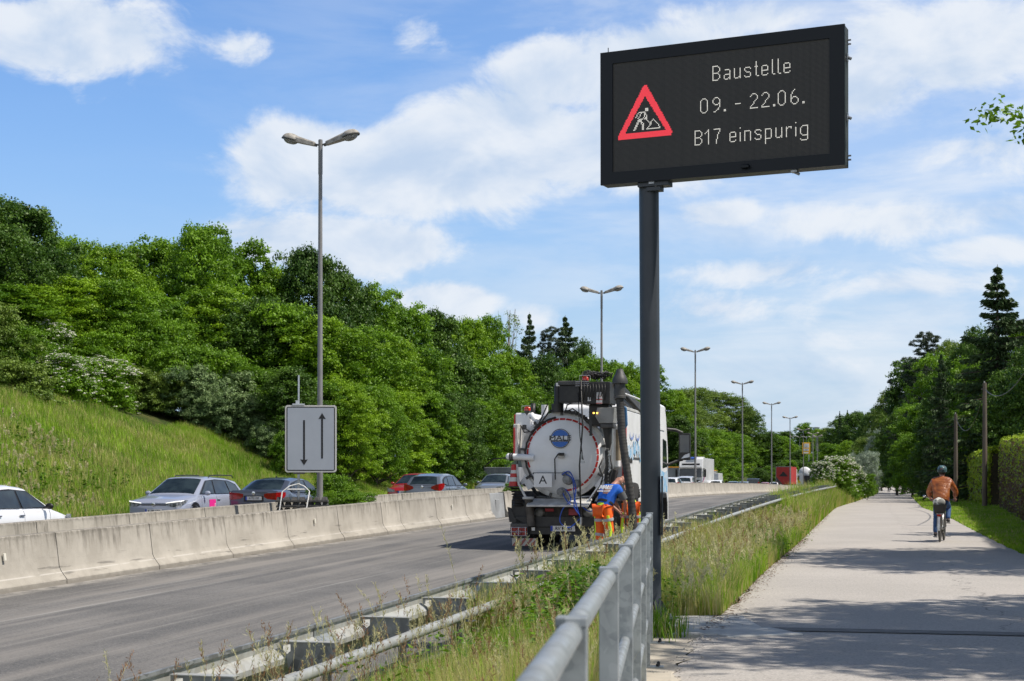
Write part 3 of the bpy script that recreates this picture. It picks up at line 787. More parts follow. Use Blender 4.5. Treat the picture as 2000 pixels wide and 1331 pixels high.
def barrier_row(offx, joints, where, group, refl=(), first=1, name='concrete_barrier'):
    proto = {}
    for i in range(len(joints) - 1):
        ya, yb = joints[i], joints[i + 1]
        pa = Vector((float(XB(ya)) + offx, ya, float(ZB(ya)))); pb = Vector((float(XB(yb)) + offx, yb, float(ZB(yb))))
        d = pb - pa; L = round(d.length - .022, 2)
        if L not in proto:
            o = barrier_mesh(L).build(name, M_WALL, autosmooth=30); proto[L] = o; o2 = o
        else:
            o2 = proto[L].copy(); COL.objects.link(o2)
        rz = -math.atan2(d.x, d.y); rx = math.atan2(d.z, math.hypot(d.x, d.y))
        rg = random.Random(i * 7 + int(offx * 10))
        o2.location = pa; o2.rotation_euler = (rx + rg.uniform(-.0008, .0008), rg.uniform(-.004, .004), rz)
        tag(o2, f'concrete barrier block, {ordw(i + first)} from left in {where}', 'concrete barrier', group)
        if i in refl:
            m = MB(); m.box((.168, L * .5, .52), (.03, .055, .11), ry=-.12); r = m.build('reflector', M_REFL, o2, bevel=.006)
J = [24.26 - 2.85 * k for k in (3, 2, 1)] + [24.26, 27.14, 29.97, 32.8, 35.6, 38.4, 39.7, 42.6, 45.3, 47.95]
barrier_row(-.30, J, 'the nearer wall', 'blocks of the nearer concrete wall', refl=(2, 6, 10))
J2 = [49.6 + 2.85 * k for k in range(30)]; J2 += [J2[-1] + 6 * k for k in range(1, 28)]
barrier_row(-.30, J2, 'the nearer wall beyond the suction truck', 'blocks of the nearer concrete wall')
m = MB(); d = Vector((float(XB(49.6) - XB(47.95)), 1.65, 0)).normalized()
m.prism([(-.16, 0), (.16, 0), (.085, .79), (-.085, .79)], (0, .05, .0), (0, 1.62, .02)); m.bx(-.12, .14, .6, 1.0, .1, .60)
o = m.build('barrier_gate', mat('gate_plate', (0.36, 0.37, 0.37), .6, c2=(.28, .285, .285), scale=2), bevel=.01)
o.location = (float(XB(47.95)) - .3, 47.95, float(ZB(48))); o.rotation_euler = (0, 0, -math.atan2(d.x, d.y))
tag(o, 'smooth grey metal link plate between two concrete barrier blocks left of the suction truck', 'barrier link')
JF = [27.9 - 3.2 * k for k in (3, 2, 1)] + [27.9 + 3.2 * k for k in range(0, 24)]
barrier_row(FAR_BAR - .02, JF, 'the farther wall by the queue of cars', 'blocks of the farther concrete wall')

# ---------------------------------------------------------------- street lamps
M_LAMPPOLE = mat('lamp_pole_paint', (0.27, 0.265, 0.26), .55, c2=(.21, .21, .21), scale=1.5, spec=.4)
M_LAMPHEAD = mat('lamp_head_metal', (0.46, 0.43, 0.38), .6, c2=(.27, .25, .22), scale=7, detail=6)
M_LAMPDARK = mat('lamp_rim', (0.07, 0.068, 0.06), .6)
M_LAMPGLASS = mat('lamp_glass', (0.62, .63, .62), .12, c2=(.5, .5, .48), scale=5, trans=.55)
def street_lamp():
    H = 9.98
    root = empty('street_lamp')
    m = MB(); m.tube([(0, 0, -.2), (0, 0, 1.0), (0, 0, 4.0), (0, 0, 8.9)], [.078, .074, .062, .046], 16); m.build('pole', M_LAMPPOLE, root, smooth=50)
    m = MB(); m.cyl((0, 0, 8.8), (0, 0, 9.62), .053, n=14); m.cyl((0, 0, 9.62), (0, 0, 9.64), .046, n=14); m.build('pole_top', M_LAMPPOLE, root, smooth=40)
    m = MB(); m.box((0.0, -.078, .75), (.10, .02, .38)); m.build('access_door', M_LAMPPOLE, root, bevel=.004)
    for sd in (-1, 1):
        tilt = math.radians(14)
        R = Matrix.Rotation(0 if sd > 0 else math.pi, 4, 'Z') @ Matrix.Translation((0, 0, 9.50)) @ Matrix.Rotation(-tilt, 4, 'Y')
        m = MB(); m.cyl((.02, 0, 0), (.24, 0, 0), .022, n=10); m.box((.12, 0, -.03), (.06, .05, .04))
        arm = m.build('arm', M_LAMPDARK, root, smooth=40); arm.matrix_local = R
        m = MB()
        sec = lambda w, zb_, zt: [(-w, zb_), (w, zb_), (w * .92, zt * .55), (w * .6, zt), (-w * .6, zt), (-w * .92, zt * .55)]
        rows = []
        for x, w, zb_, zt in ((.15, .05, -.045, .045), (.17, .062, -.05, .055), (.45, .09, -.05, .085), (.66, .115, -.045, .11), (.70, .11, -.03, .10)):
            rows.append([(x, a, b) for a, b in sec(w, zb_, zt)])
        m.strip(rows, close=True); m.f.append(tuple(range(6))); m.mi.append(0); m.f.append(tuple(range(29, 23, -1))); m.mi.append(0)
        hd = m.build('housing', M_LAMPHEAD, bevel=.01); hd.parent = arm
        m = MB(); m.lathe([(.205, -.01), (.205, .01), (.195, .045), (.165, .09), (.12, .122), (.06, .14), (.001, .145)], (.80, 0, 0), n=24, sx=1.12, sy=.82)
        o = m.build('cover', M_LAMPHEAD, smooth=60); o.parent = arm
        m = MB(); m.lathe([(.214, -.022), (.214, .004), (.19, .004), (.16, -.022)], (.80, 0, 0), n=24, sx=1.12, sy=.82)
        o = m.build('rim', M_LAMPDARK, smooth=30); o.parent = arm
        m = MB(); m.lathe([(.175, -.015), (.165, -.05), (.13, -.085), (.08, -.108), (.001, -.116)], (.79, 0, 0), n=24, sx=1.1, sy=.80)
        o = m.build('glass_bowl', M_LAMPGLASS, smooth=60); o.parent = arm
    return root
lamp0 = street_lamp()
lamps = [(37.3 + 32.4 * k, px) for k, px in enumerate([624.5, 1175, 1358, 1450, 1507, 1543])] + \
        [(231, 1569), (264, 1588), (296, 1596), (329, 1597.5), (361, 1594), (394, 1586), (426, 1575), (459, 1562), (491, 1549)]
LL = ['tall grey double-headed street lamp standing behind the white arrow sign', 'double-headed street lamp rising behind the suction truck, just left of the sign post',
      'double-headed street lamp right of the sign post, in front of the parked white lorry', 'double-headed street lamp in front of the dark blue van in the queue',
      'double-headed street lamp beside the left edge of the red trailer', 'double-headed street lamp right in front of the red trailer', 'double-headed street lamp by the yellow direction sign',
      'small distant lamp just right of the yellow direction sign', 'small distant lamp, topmost head of the cluster above the flowering bush', 'small distant lamp, rightmost pole of the far cluster',
      'small distant lamp, second pole from the right in the far cluster', 'small distant lamp, third pole from the right in the far cluster', 'small distant lamp directly behind the yellow sign',
      'tiny distant lamp left of the yellow sign, nearer to it', 'tiny most distant lamp, leftmost of the far cluster']
for k, (Y, px) in enumerate(lamps):
    o = lamp0 if k == 0 else copy_tree(lamp0)
    X = (px - CX) / FPX * Y
    z = gz(X, Y) if k < 6 else EYE + (HY - [836, 844, 849, 850, 851, 852, 852, 852, 851][k - 6]) / FPX * Y - 9.9
    sl = float(XB(Y + 5) - XB(Y - 5)) / 10
    o.location = (X, Y, z); o.rotation_euler = (0, .002 if k == 0 else 0, -math.atan(sl))
    tag(o, LL[k], 'street lamp', 'double-headed street lamps along the median')

# ---------------------------------------------------------------- temporary arrow sign on its stand
M_TFACE = mat('reflective_sheet', (0.42, 0.455, 0.51), .35, c2=(.39, .425, .48), scale=1.2, spec=.5)
M_TWHITE = mat('sign_rim_white', (0.62, 0.61, 0.58), .5)
M_BLACK = mat('sign_black_film', (0.012, 0.012, 0.014), .5)
M_ALU = mat('aluminium', (0.62, 0.64, 0.66), .35, metal=.7)
M_WTUBE = mat('white_painted_tube', (0.72, .72, .70), .45)
M_FOOT = mat('recycled_plastic', (0.075, 0.073, 0.07), .85, c2=(.035, .035, .035), scale=8, bump=.4)
def arrow_sign():
    Y = 35.4; s_ = Y / FPX
    X = (607 - CX) * s_; zc = EYE + (HY - 857.5) * s_; W, H = 100 * s_, 131 * s_
    zg = gz(X, Y)
    root = empty('arrow_sign', (X, Y, zg), math.radians(3), 'white rectangular lane sign with one black arrow down and one up, on a tube stand', 'traffic sign')
    zc -= zg
    def rr_(w, h, r, n=6):
        out = []
        for cx_, cz_, a0 in ((w / 2 - r, h / 2 - r, 0), (-w / 2 + r, h / 2 - r, 90), (-w / 2 + r, -h / 2 + r, 180), (w / 2 - r, -h / 2 + r, 270)):
            for k in range(n + 1):
                a = math.radians(a0 + 90 * k / n); out.append((cx_ + math.cos(a) * r, cz_ + math.sin(a) * r))
        return out
    m = MB(); m.prism(rr_(W, H, .06), (0, 0, zc), (0, .035, zc)); pn = m.build('panel', M_TWHITE, root, bevel=.003)
    m = MB(); m.prism(rr_(W - .07, H - .07, .04), (0, -.003, zc), (0, .002, zc)); o = m.build('black_border', M_BLACK); o.parent = pn
    m = MB(); m.prism(rr_(W - .115, H - .115, .02), (0, -.006, zc), (0, .0, zc)); o = m.build('sign_face', M_TFACE); o.parent = pn
    def arrow(px, y0, y1, name):
        x = (px - 607) * s_; a = (857.5 - y0) * s_; b = (857.5 - y1) * s_; d = 1 if b > a else -1
        hw, hh, st = .085, .13, .022
        poly = [(x - st, a), (x + st, a), (x + st, b - d * hh), (x + hw, b - d * (hh + .01)), (x, b), (x - hw, b - d * (hh + .01)), (x - st, b - d * hh)]
        m = MB(); m.prism(poly, (0, -.009, zc), (0, -.004, zc)); o = m.build(name, M_BLACK); o.parent = pn
    arrow(594, 821, 909.5, 'arrow'); arrow(629, 896, 807, 'arrow')
    xp = (583 - 607) * s_
    m = MB(); m.cyl((xp, .06, zc + H / 2 - .1), (xp, .06, EYE + (HY - 733) * s_ - zg), .021, n=10); m.build('upper_tube', M_ALU, root, smooth=40)
    m = MB(); m.box((xp + .0, .03, zc + H / 2 + .02), (.28, .08, .035)); m.box((xp - .03, .03, zc + H / 2 + .07), (.07, .06, .08)); m.build('top_clamp', M_ALU, root, bevel=.004)
    m = MB(); m.box((xp + .01, .03, zc - H / 2 - .02), (.26, .08, .04)); m.build('bottom_clamp', M_FOOT, root, bevel=.004)
    m = MB(); m.box((xp, .06, (zc - H / 2) / 2 + .1), (.055, .04, zc - H / 2 - .2)); m.build('lower_post', M_STEEL, root, bevel=.003)
    zt = EYE + (HY - 948) * s_ - zg
    m = MB()
    pts = [(xp - .5, -.25, .10), (xp - .36, -.1, zt - .15), (xp - .2, .0, zt - .02), (xp, .04, zt + .03), (xp + .14, .0, zt - .03), (xp + .26, -.1, zt - .14), (xp + .09, -.25, .10)]
    m.tube(pts, .015, 8); m.cyl((xp - .26, -.02, zt - .1), (xp + .2, -.02, zt - .1), .018, n=8); m.build('stand_frame', M_WTUBE, root, smooth=60)
    feet = empty('sign_footing', (X, Y, zg), math.radians(3), 'stack of black recycled-plastic foot blocks weighing down the arrow sign stand', 'sign weights')
    for i, (zz, x0, x1) in enumerate([(.05, -.95, .55), (.18, -.9, .5), (.31, -.85, .5), (.44, -.8, .45), (.57, -.82, .42), (.70, -.80, .40), (.83, -.78, .42), (.95, -.80, .40)]):
        m = MB(); xm = (x0 + x1) / 2; L = x1 - x0
        n = 7
        m.box((xm, .06, zz - .03), (L, .40, .05))
        for k in range(n):
            xx = x0 + (k + .5) * L / n; m.box((xx, .06, zz + .03), (L / n * .78, .38, .075), taper=.72)
        m.build('foot_block', M_FOOT, feet, bevel=.008)
arrow_sign()
# ---------------------------------------------------------------- foliage
def leaf_mat(name, c1, c2, trans=.30, rough=.5, c3=None, k=1.0, spec=.35):
    if name in MATS: return MATS[name]
    m = D.materials.new(name); m.use_nodes = True; t = NT(m.node_tree); n = m.node_tree.nodes
    b = n['Principled BSDF']; out = n['Material Output']
    a = t.node('ShaderNodeAttribute', attribute_name='tint'); sp = t.node('ShaderNodeSeparateColor'); t.l.new(a.outputs['Color'], sp.inputs[0])
    oi = t.node('ShaderNodeObjectInfo')
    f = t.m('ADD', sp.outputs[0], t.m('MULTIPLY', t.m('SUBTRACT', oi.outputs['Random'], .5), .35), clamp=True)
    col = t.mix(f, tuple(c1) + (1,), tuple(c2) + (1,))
    if c3 is not None: col = t.mix(t.m('GREATER_THAN', sp.outputs[1], .5), col, tuple(c3) + (1,))
    t.put(b.inputs['Base Color'], col); b.inputs['Roughness'].default_value = rough; b.inputs['Specular IOR Level'].default_value = spec
    tr = t.node('ShaderNodeBsdfTranslucent'); t.put(tr.inputs[0], t.mix(.5, col, (.30, .42, .03, 1), 'MULTIPLY') if False else col)
    mx = t.node('ShaderNodeMixShader'); mx.inputs[0].default_value = trans
    t.l.new(b.outputs[0], mx.inputs[1]); t.l.new(tr.outputs[0], mx.inputs[2]); t.l.new(mx.outputs[0], out.inputs[0])
    MATS[name] = m; return m
M_LEAF_A = leaf_mat('leaf_mid_green', (.055, .140, .006), (.20, .37, .014))
M_LEAF_B = leaf_mat('leaf_bright_green', (.10, .215, .006), (.29, .47, .018))
M_LEAF_C = leaf_mat('leaf_deep_green', (.035, .090, .010), (.11, .21, .020), trans=.25)
M_LEAF_G = leaf_mat('leaf_grey_green', (.10, .17, .06), (.24, .34, .13), trans=.22)
M_LEAF_S = leaf_mat('leaf_silver', (.22, .29, .20), (.42, .50, .38), trans=.15)
M_LEAF_O = leaf_mat('leaf_olive', (.08, .15, .018), (.24, .34, .05), trans=.28)
M_NEEDLE = leaf_mat('needle_dark', (.018, .045, .014), (.07, .12, .035), trans=.08, rough=.6)
M_NEEDLE2 = leaf_mat('needle_pine', (.025, .045, .022), (.07, .10, .05), trans=.08, rough=.6)
M_FLOWER = leaf_mat('blossom_white', (.55, .56, .44), (.80, .80, .70), trans=.2)
M_BARK = mat('bark', (0.10, .08, .06), .9, c2=(.05, .04, .032), scale=6, bump=.7, stretch=(1, 1, .25))
M_BARKL = mat('bark_pale', (0.38, .36, .32), .9, c2=(.12, .11, .10), scale=4, bump=.5)

def quads_mesh(name, C, T, B, tint, mt, flower=None):
    """C centres, T half long axis, B half wide axis (N x 3): one pointed leaf each"""
    n = len(C)
    V = np.empty((n, 4, 3), np.float32)
    V[:, 0] = C - T; V[:, 1] = C + B - T * .15; V[:, 2] = C + T; V[:, 3] = C - B - T * .15
    me = D.meshes.new(name); me.vertices.add(4 * n); me.vertices.foreach_set('co', V.reshape(-1))
    me.loops.add(4 * n); me.loops.foreach_set('vertex_index', np.arange(4 * n, dtype=np.int32))
    me.polygons.add(n); me.polygons.foreach_set('loop_start', np.arange(0, 4 * n, 4, dtype=np.int32))
    me.update(calc_edges=True)
    ca = me.attributes.new('tint', 'FLOAT_COLOR', 'POINT')
    col = np.zeros((n, 4, 4), np.float32); col[:, :, 0] = tint[:, None]; col[:, :, 3] = 1
    if flower is not None: col[:, :, 1] = flower[:, None]
    ca.data.foreach_set('color', col.reshape(-1)); me.materials.append(mt)
    return me
def unit(a): return a / np.maximum(np.linalg.norm(a, axis=-1, keepdims=True), 1e-9)
def rand_dir(n, g): return unit(g.normal(size=(n, 3)))

def clump_leaves(g, P, R, per, size, flat=.92, up=.38, tintc=None, asp=.5):
    """leaves on small twiggy clumps at points P with radii R"""
    n = len(P) * per
    ci = np.repeat(np.arange(len(P)), per)
    d = rand_dir(n, g); d[:, 2] = np.where(d[:, 2] < -.2, d[:, 2] * -.6, d[:, 2])
    rad = R[ci][:, None] * (g.random((n, 1)) ** .55)
    C = P[ci] + d * rad * np.array([1, 1, flat])
    N = unit(d * .7 + np.array([0, 0, up]) + g.normal(size=(n, 3)) * .55)
    a = unit(np.cross(N, rand_dir(n, g))); b = np.cross(N, a)
    s = size * (0.65 + .7 * g.random((n, 1)))
    tc = tintc[ci] if tintc is not None else np.full(n, .5)
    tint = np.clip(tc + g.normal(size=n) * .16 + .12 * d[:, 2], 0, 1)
    return C, a * s * .5, b * s * .5 * asp, tint

def crown_decid(seed, H, W, lobes=16, clumps=24, per=75, leaf=.16, base=.18, top=1.0, loose=1.0, droop=0.0, cl=.11, asp=.55):
    """returns leaf arrays and the branch skeleton, base at z=0, height H, width W"""
    g = np.random.default_rng(seed)
    L = []
    for i in range(lobes):
        f = (i + .5) / lobes
        z = H * (base + (top - base) * (.10 + .80 * f)); env = math.sin(math.pi * min(1, max(.05, (z / H - base) / (top - base) * .86 + .14))) ** .6
        a = i * 2.399 + g.uniform(-.5, .5); r = W * .5 * env * g.uniform(.35, .78)
        R = W * g.uniform(.16, .25) * (.75 + .4 * env)
        L.append((r * math.cos(a), r * math.sin(a), z + g.uniform(-.04, .04) * H, R))
    L.append((0, 0, H * (top - .10) - W * .06, W * .17)); L.append((g.uniform(-.1, .1) * W, g.uniform(-.1, .1) * W, H * .55, W * .27))
    P, RR, TT = [], [], []
    for (x, y, z, R) in L:
        d = rand_dir(clumps, g); d[:, 2] = np.where(d[:, 2] < -.35, -d[:, 2], d[:, 2])
        rr_ = R * g.uniform(.60, 1.12, size=(clumps, 1)) ** loose
        p = np.array([x, y, z]) + d * rr_ * np.array([1.0, 1.0, .85])
        P.append(p); RR.append(W * cl * g.uniform(.55, 1.15, size=clumps)); TT.append(np.clip(g.uniform(.12, .82) + g.normal(size=clumps) * .17, 0, 1))
    P = np.concatenate(P); RR = np.concatenate(RR); TT = np.concatenate(TT)
    P[:, 2] = np.clip(P[:, 2], H * base * .6, H)
    if droop: P[:, 2] -= droop * np.hypot(P[:, 0], P[:, 1]) ** 1.5
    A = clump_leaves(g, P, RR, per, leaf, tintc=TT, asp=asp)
    return A, L
def trunk_mesh(seed, H, W, L, r0, mt, lean=.03, name='trunk', nb=12):
    g = random.Random(seed); m = MB()
    top = H * .82; pts = []
    for i in range(7):
        f = i / 6; pts.append((g.uniform(-1, 1) * lean * H * f, g.uniform(-1, 1) * lean * H * f, -.3 + (top + .3) * f))
    rs = [r0 * (1.35 if i == 0 else 1) * (1 - .85 * i / 6) for i in range(7)]
    m.tube(pts, rs, 8)
    for (x, y, z, R) in L[:nb]:
        f = max(.12, min(.85, (z / top) * .65)); i = f * 6; k = int(i); q = i - k
        p = Vector(pts[k]).lerp(Vector(pts[min(6, k + 1)]), q)
        e = Vector((x, y, z)); mid = p.lerp(e, .55) + Vector((0, 0, -.04 * H + .06 * H * g.random()))
        rb = r0 * (1 - .8 * f) * .55
        m.tube([p, mid, e], [rb, rb * .6, rb * .2], 5, caps=False)
    o = m.build(name, mt, smooth=True, fixn=False); COL.objects.unlink(o); me = o.data; D.objects.remove(o); return me

PROTO = {}
def proto(kind):
    if kind in PROTO: return PROTO[kind]
    H = 10.0
    if kind.startswith('maple'):
        i = int(kind[-1]); W = (7.6, 6.6, 8.4)[i]
        A, L = crown_decid(40 + i, H, W, lobes=26, clumps=26, per=70, leaf=.19, base=.0, cl=.085)
        me = quads_mesh('crown', *A, M_LEAF_A); tr = trunk_mesh(i, H, W, L, .22, M_BARK)
    elif kind.startswith('lime'):
        i = int(kind[-1]); W = (6.6, 7.4)[i]
        A, L = crown_decid(60 + i, H, W, lobes=26, clumps=26, per=76, leaf=.165, base=.0, cl=.08)
        me = quads_mesh('crown', *A, M_LEAF_B); tr = trunk_mesh(i, H, W, L, .18, M_BARK)
    elif kind.startswith('oak'):
        i = int(kind[-1]); W = (8.0, 7.0)[i]
        A, L = crown_decid(80 + i, H, W, lobes=26, clumps=24, per=76, leaf=.19, base=.0, cl=.095)
        me = quads_mesh('crown', *A, M_LEAF_C); tr = trunk_mesh(i, H, W, L, .25, M_BARK)
    elif kind == 'birch':
        W = 5.0; A, L = crown_decid(91, H, W, lobes=18, clumps=26, per=60, leaf=.13, base=.16, loose=1.6, droop=.05, cl=.10)
        me = quads_mesh('crown', *A, M_LEAF_O); tr = trunk_mesh(5, H, W, L, .14, M_BARKL)
    elif kind == 'shade':
        W = 10.0; A, L = crown_decid(99, H, W, lobes=26, clumps=30, per=120, leaf=.125, base=.58, loose=1.3, cl=.062)
        me = quads_mesh('crown', *A, M_LEAF_A); tr = trunk_mesh(8, H, W, L, .2, M_BARK)
    elif kind == 'bare':
        W = 4.2; A, L = crown_decid(95, H, W, lobes=18, clumps=10, per=12, leaf=.13, base=.25, loose=2, cl=.09)
        me = quads_mesh('crown', *A, M_LEAF_O)
        g = random.Random(9); m = MB()
        L2 = [(a * 1.2, b * 1.2, c, d) for a, b, c, d in L]
        for k in range(40):
            x, y, z, R = L2[k % len(L2)]
            e = Vector((x * g.uniform(.6, 1.4), y * g.uniform(.6, 1.4), min(H, z + g.uniform(.3, 2.2)))); p = Vector((0, 0, g.uniform(3, 8)))
            m.tube([p, p.lerp(e, .5) + Vector((0, 0, -.2)), e], [.05, .03, .012], 4, caps=False)
        m.tube([(0, 0, -.3), (.1, 0, 4), (0, .1, 9.6)], [.14, .1, .02], 7)
        o = m.build('trunk', M_BARKL, smooth=True, fixn=False); COL.objects.unlink(o); tr = o.data
    elif kind.startswith('shrub'):
        i = int(kind[-1]); H = 3.0; W = (4.2, 3.8, 4.0)[i]
        A, L = crown_decid(110 + i, H, W, lobes=14, clumps=22, per=95, leaf=.11, base=.02, cl=.10)
        me = quads_mesh('foliage', *A, (M_LEAF_A, M_LEAF_G, M_LEAF_O)[i]); tr = trunk_mesh(i, H, W, L, .05, M_BARK, name='stem')
    elif kind == 'willow':
        H = 3.0; W = 4.4; A, L = crown_decid(120, H, W, lobes=16, clumps=26, per=90, leaf=.12, base=.02, cl=.10, asp=.25)
        me = quads_mesh('foliage', *A, M_LEAF_S); tr = trunk_mesh(2, H, W, L, .05, M_BARK, name='stem')
    elif kind.startswith('blossom'):
        H = 3.0; W = 4.4; A, L = crown_decid(130, H, W, lobes=16, clumps=26, per=90, leaf=.11, base=.02, cl=.10)
        me = quads_mesh('foliage', *A, M_LEAF_A); tr = trunk_mesh(3, H, W, L, .05, M_BARK, name='stem')
        g = np.random.default_rng(5); n = 1000 if kind[-1] == '0' else 800
        C0 = A[0]; ctr = np.array([0, 0, H * .45])
        # flower plates sit on the outermost leaves
        dd = np.linalg.norm((C0 - ctr) / np.array([W / 2, W / 2, H / 2]), axis=1) + g.normal(size=len(C0)) * .12 + .1 * (C0[:, 2] > H * .3)
        idx = np.argsort(-dd)[:n * 16]; pick = g.choice(idx, n, replace=False); P = C0[pick] * np.array([1.02, 1.02, 1.0]) + np.array([0, 0, .05])
        F = clump_leaves(g, P, np.full(n, .13), 13, .11 if kind[-1] == '0' else .075, flat=.35, up=1.6, tintc=np.full(n, .7), asp=.95)
        fl = quads_mesh('blossom', *F, M_FLOWER); PROTO[kind] = (H, W, me, tr, fl); return PROTO[kind]
    elif kind.startswith('spruce'):
        i = int(kind[-1]); W = 6.4; g = np.random.default_rng(150 + i)
        Cs, Ts, Bs, Ti = [], [], [], []; m = MB()
        m.tube([(0, 0, -.3), (0, 0, 5), (0, 0, 10)], [.17, .1, .012], 8)
        nl = 27
        for l in range(nl):
            f = l / (nl - 1); z = 1.1 + 8.7 * f ** .92 + g.uniform(-.08, .08); R = (W / 2) * (1 - f) ** .8 * g.uniform(.8, 1.1) + .10; nb = int(9 - 4 * f)
            for k in range(nb):
                a = g.uniform(0, 6.283); r = R * g.uniform(.5, 1.15)
                dirx = np.array([math.cos(a), math.sin(a), 0]); nseg = 9
                tip = np.array([math.cos(a) * r, math.sin(a) * r, z - .16 * r + (.22 * r if f > .6 else -.04 * r)])
                m.tube([(0, 0, z), tuple((np.array([0, 0, z]) + tip) / 2 + np.array([0, 0, -.05 * r])), tuple(tip)], [.022, .014, .005], 4, caps=False)
                side = np.cross(dirx, [0, 0, 1.0])
                nn = int(80 + 170 * (1 - f))
                s_ = g.random(nn) ** .75; wv = (g.random(nn) - .5) * 2 * (.26 * r * (1.15 - s_) + .09)
                hang = -np.abs(g.normal(size=nn)) * .10 - .10 * r * np.sin(s_ * 3.14)
                P = np.array([0, 0, z]) * (1 - s_[:, None]) + tip * s_[:, None] + side * wv[:, None]; P[:, 2] += hang
                dl = unit(dirx * .8 + side * np.sign(wv)[:, None] * .55 + np.array([0, 0, -.45]) + g.normal(size=(nn, 3)) * .28)
                Cs.append(P); Ts.append(dl * .115 * (0.7 + .6 * g.random((nn, 1)))); Bs.append(unit(np.cross(dl, g.normal(size=(nn, 3)))) * .04)
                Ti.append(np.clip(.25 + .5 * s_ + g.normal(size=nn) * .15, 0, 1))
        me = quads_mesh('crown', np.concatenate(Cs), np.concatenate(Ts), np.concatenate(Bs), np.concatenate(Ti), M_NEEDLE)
        o = m.build('trunk', M_BARK, smooth=True, fixn=False); COL.objects.unlink(o); tr = o.data
    elif kind == 'pine':
        W = 5.6; g = np.random.default_rng(170); L = []
        for k in range(26):
            f = k / 25; z = 3.2 + 6.6 * f; a = k * 2.4 + g.uniform(-.4, .4); r = (W / 2) * (1.05 - f * .75) * g.uniform(.4, .95)
            L.append((r * math.cos(a), r * math.sin(a), z, .55 + .5 * (1 - f)))
        P, RR, TT = [], [], []
        for x, y, z, R in L:
            c = 24; d = rand_dir(c, g); P.append(np.array([x, y, z]) + d * R * np.array([1.25, 1.25, .35])); RR.append(np.full(c, .26)); TT.append(np.full(c, g.uniform(.2, .7)))
        A = clump_leaves(g, np.concatenate(P), np.concatenate(RR), 62, .17, flat=.55, up=.3, tintc=np.concatenate(TT), asp=.22)
        me = quads_mesh('crown', *A, M_NEEDLE2); tr = trunk_mesh(7, H, W, L, .19, M_BARK, nb=26)
    PROTO[kind] = (H, W, me, tr, None); return PROTO[kind]

COUNT_ROW = {}
def plant(kind, X, Y, h, w=None, label=None, group=None, rz=None, name=None, cat='tree', z=None):
    H, W, me, tr, fl = proto(kind)
    rg = random.Random(int(X * 131 + Y * 17))
    zg = gz(X, Y) if z is None else z
    nm = name or {'maple': 'broadleaf_tree', 'lime': 'bright_tree', 'oak': 'dark_tree', 'birch': 'birch_tree', 'shade': 'spreading_tree', 'bare': 'sparse_tree', 'spruce': 'spruce_tree', 'pine': 'pine_tree',
                  'shrub': 'shrub', 'willow': 'silver_bush', 'blossom': 'flowering_bush'}[kind.rstrip('0123456789')]
    r = empty(nm, (X, Y, zg), rz if rz is not None else rg.uniform(0, 6.28), label, cat, group)
    s = h / H; sw = (w / W) if w else s
    r.scale = (sw, sw, s)
    link(D.objects.new('stem' if nm.endswith(('shrub', 'bush')) else 'trunk', tr), r)
    link(D.objects.new('foliage' if nm.endswith(('shrub', 'bush')) else 'crown', me), r)
    if fl: link(D.objects.new('blossom', fl), r)
    return r
def plant_px(kind, px, Y, topy, wpx=None, **k):
    X = (px - CX) / FPX * Y; zg = k.pop('zg', None); zg = gz(X, Y) if zg is None else zg
    h = EYE + (HY - topy) * Y / FPX - zg
    w = wpx * Y / FPX if wpx else None
    if w and h < .72 * w: zg -= .72 * w - h; h = .72 * w     # never squash a crown
    return plant(kind, X, Y, h, w, z=zg, **k)

# ---- left bank: skyline trees and the rows in front of them
def bank_Y(px, off):
    """distance at which the sight line at px crosses the line `off` metres beyond the far road edge"""
    Y = 30.0
    while Y < 900:
        if (px - CX) / FPX * Y > float(XB(Y)) + FAR_ROAD1 - off / C15: Y += .25
        else: break
    lo = Y
    return lo
def bank_cross(px, off):
    best = None; Y = 20.0; prev = None
    while Y < 700:
        v = (px - CX) / FPX * Y - (float(XB(Y)) + FAR_ROAD1 - off / C15)
        if prev is not None and prev > 0 and v <= 0: return Y
        if prev is not None and prev < 0 and v >= 0 and px < 1640: pass
        prev = v; Y += .5
    return None
def road_edge_pt(px, off):
    Y = 20.0; prev = None
    while Y < 700:
        v = (px - CX) / FPX * Y - (float(XB(Y)) + FAR_ROAD1 - off / C15)
        if prev is not None and prev * v <= 0: return Y
        prev = v; Y += .5
    return None
ADJ = {'maple': 'mid-green broadleaf tree', 'lime': 'bright green leafy tree', 'oak': 'dark green dense tree', 'birch': 'loose olive-green birch', 'bare': 'sparse pale-branched tree',
       'spruce': 'dark spruce', 'pine': 'dark pine', 'shrub': 'bush', 'willow': 'silvery bush', 'blossom': 'white-flowering bush'}
def adj(kind): return ADJ[kind.rstrip('0123456789')]
G_BACK = 'trees on the skyline of the left bank'; G_MID = 'trees on the slope of the left bank'; G_FRONT = 'trees along the edge of the far road'
# (px, topy, off from road edge, kind, width px)
back = [(-40, 395, 20, 'oak0', 260), (45, 395, 21, 'oak1', 210), (128, 470, 24, 'maple1', 150), (205, 475, 20, 'lime1', 190), (262, 468, 24, 'birch', 120), (320, 470, 22, 'maple0', 200),
        (395, 452, 18, 'maple2', 210), (462, 480, 20, 'maple1', 180), (535, 520, 19, 'lime0', 150), (600, 482, 15, 'oak1', 170), (668, 525, 14, 'oak0', 170), (728, 560, 13, 'maple0', 160),
        (790, 598, 12, 'maple1', 150), (850, 605, 12, 'oak1', 150), (905, 622, 12, 'lime0', 140), (950, 630, 13, 'maple2', 120), (992, 605, 16, 'bare', 90), (1034, 610, 20, 'spruce0', 120),
        (1072, 640, 20, 'pine', 90), (1104, 616, 22, 'spruce1', 170), (1132, 672, 16, 'oak0', 90), (1165, 695, 12, 'maple0', 110), (1215, 708, 12, 'lime1', 110), (1262, 720, 12, 'maple1', 100)]
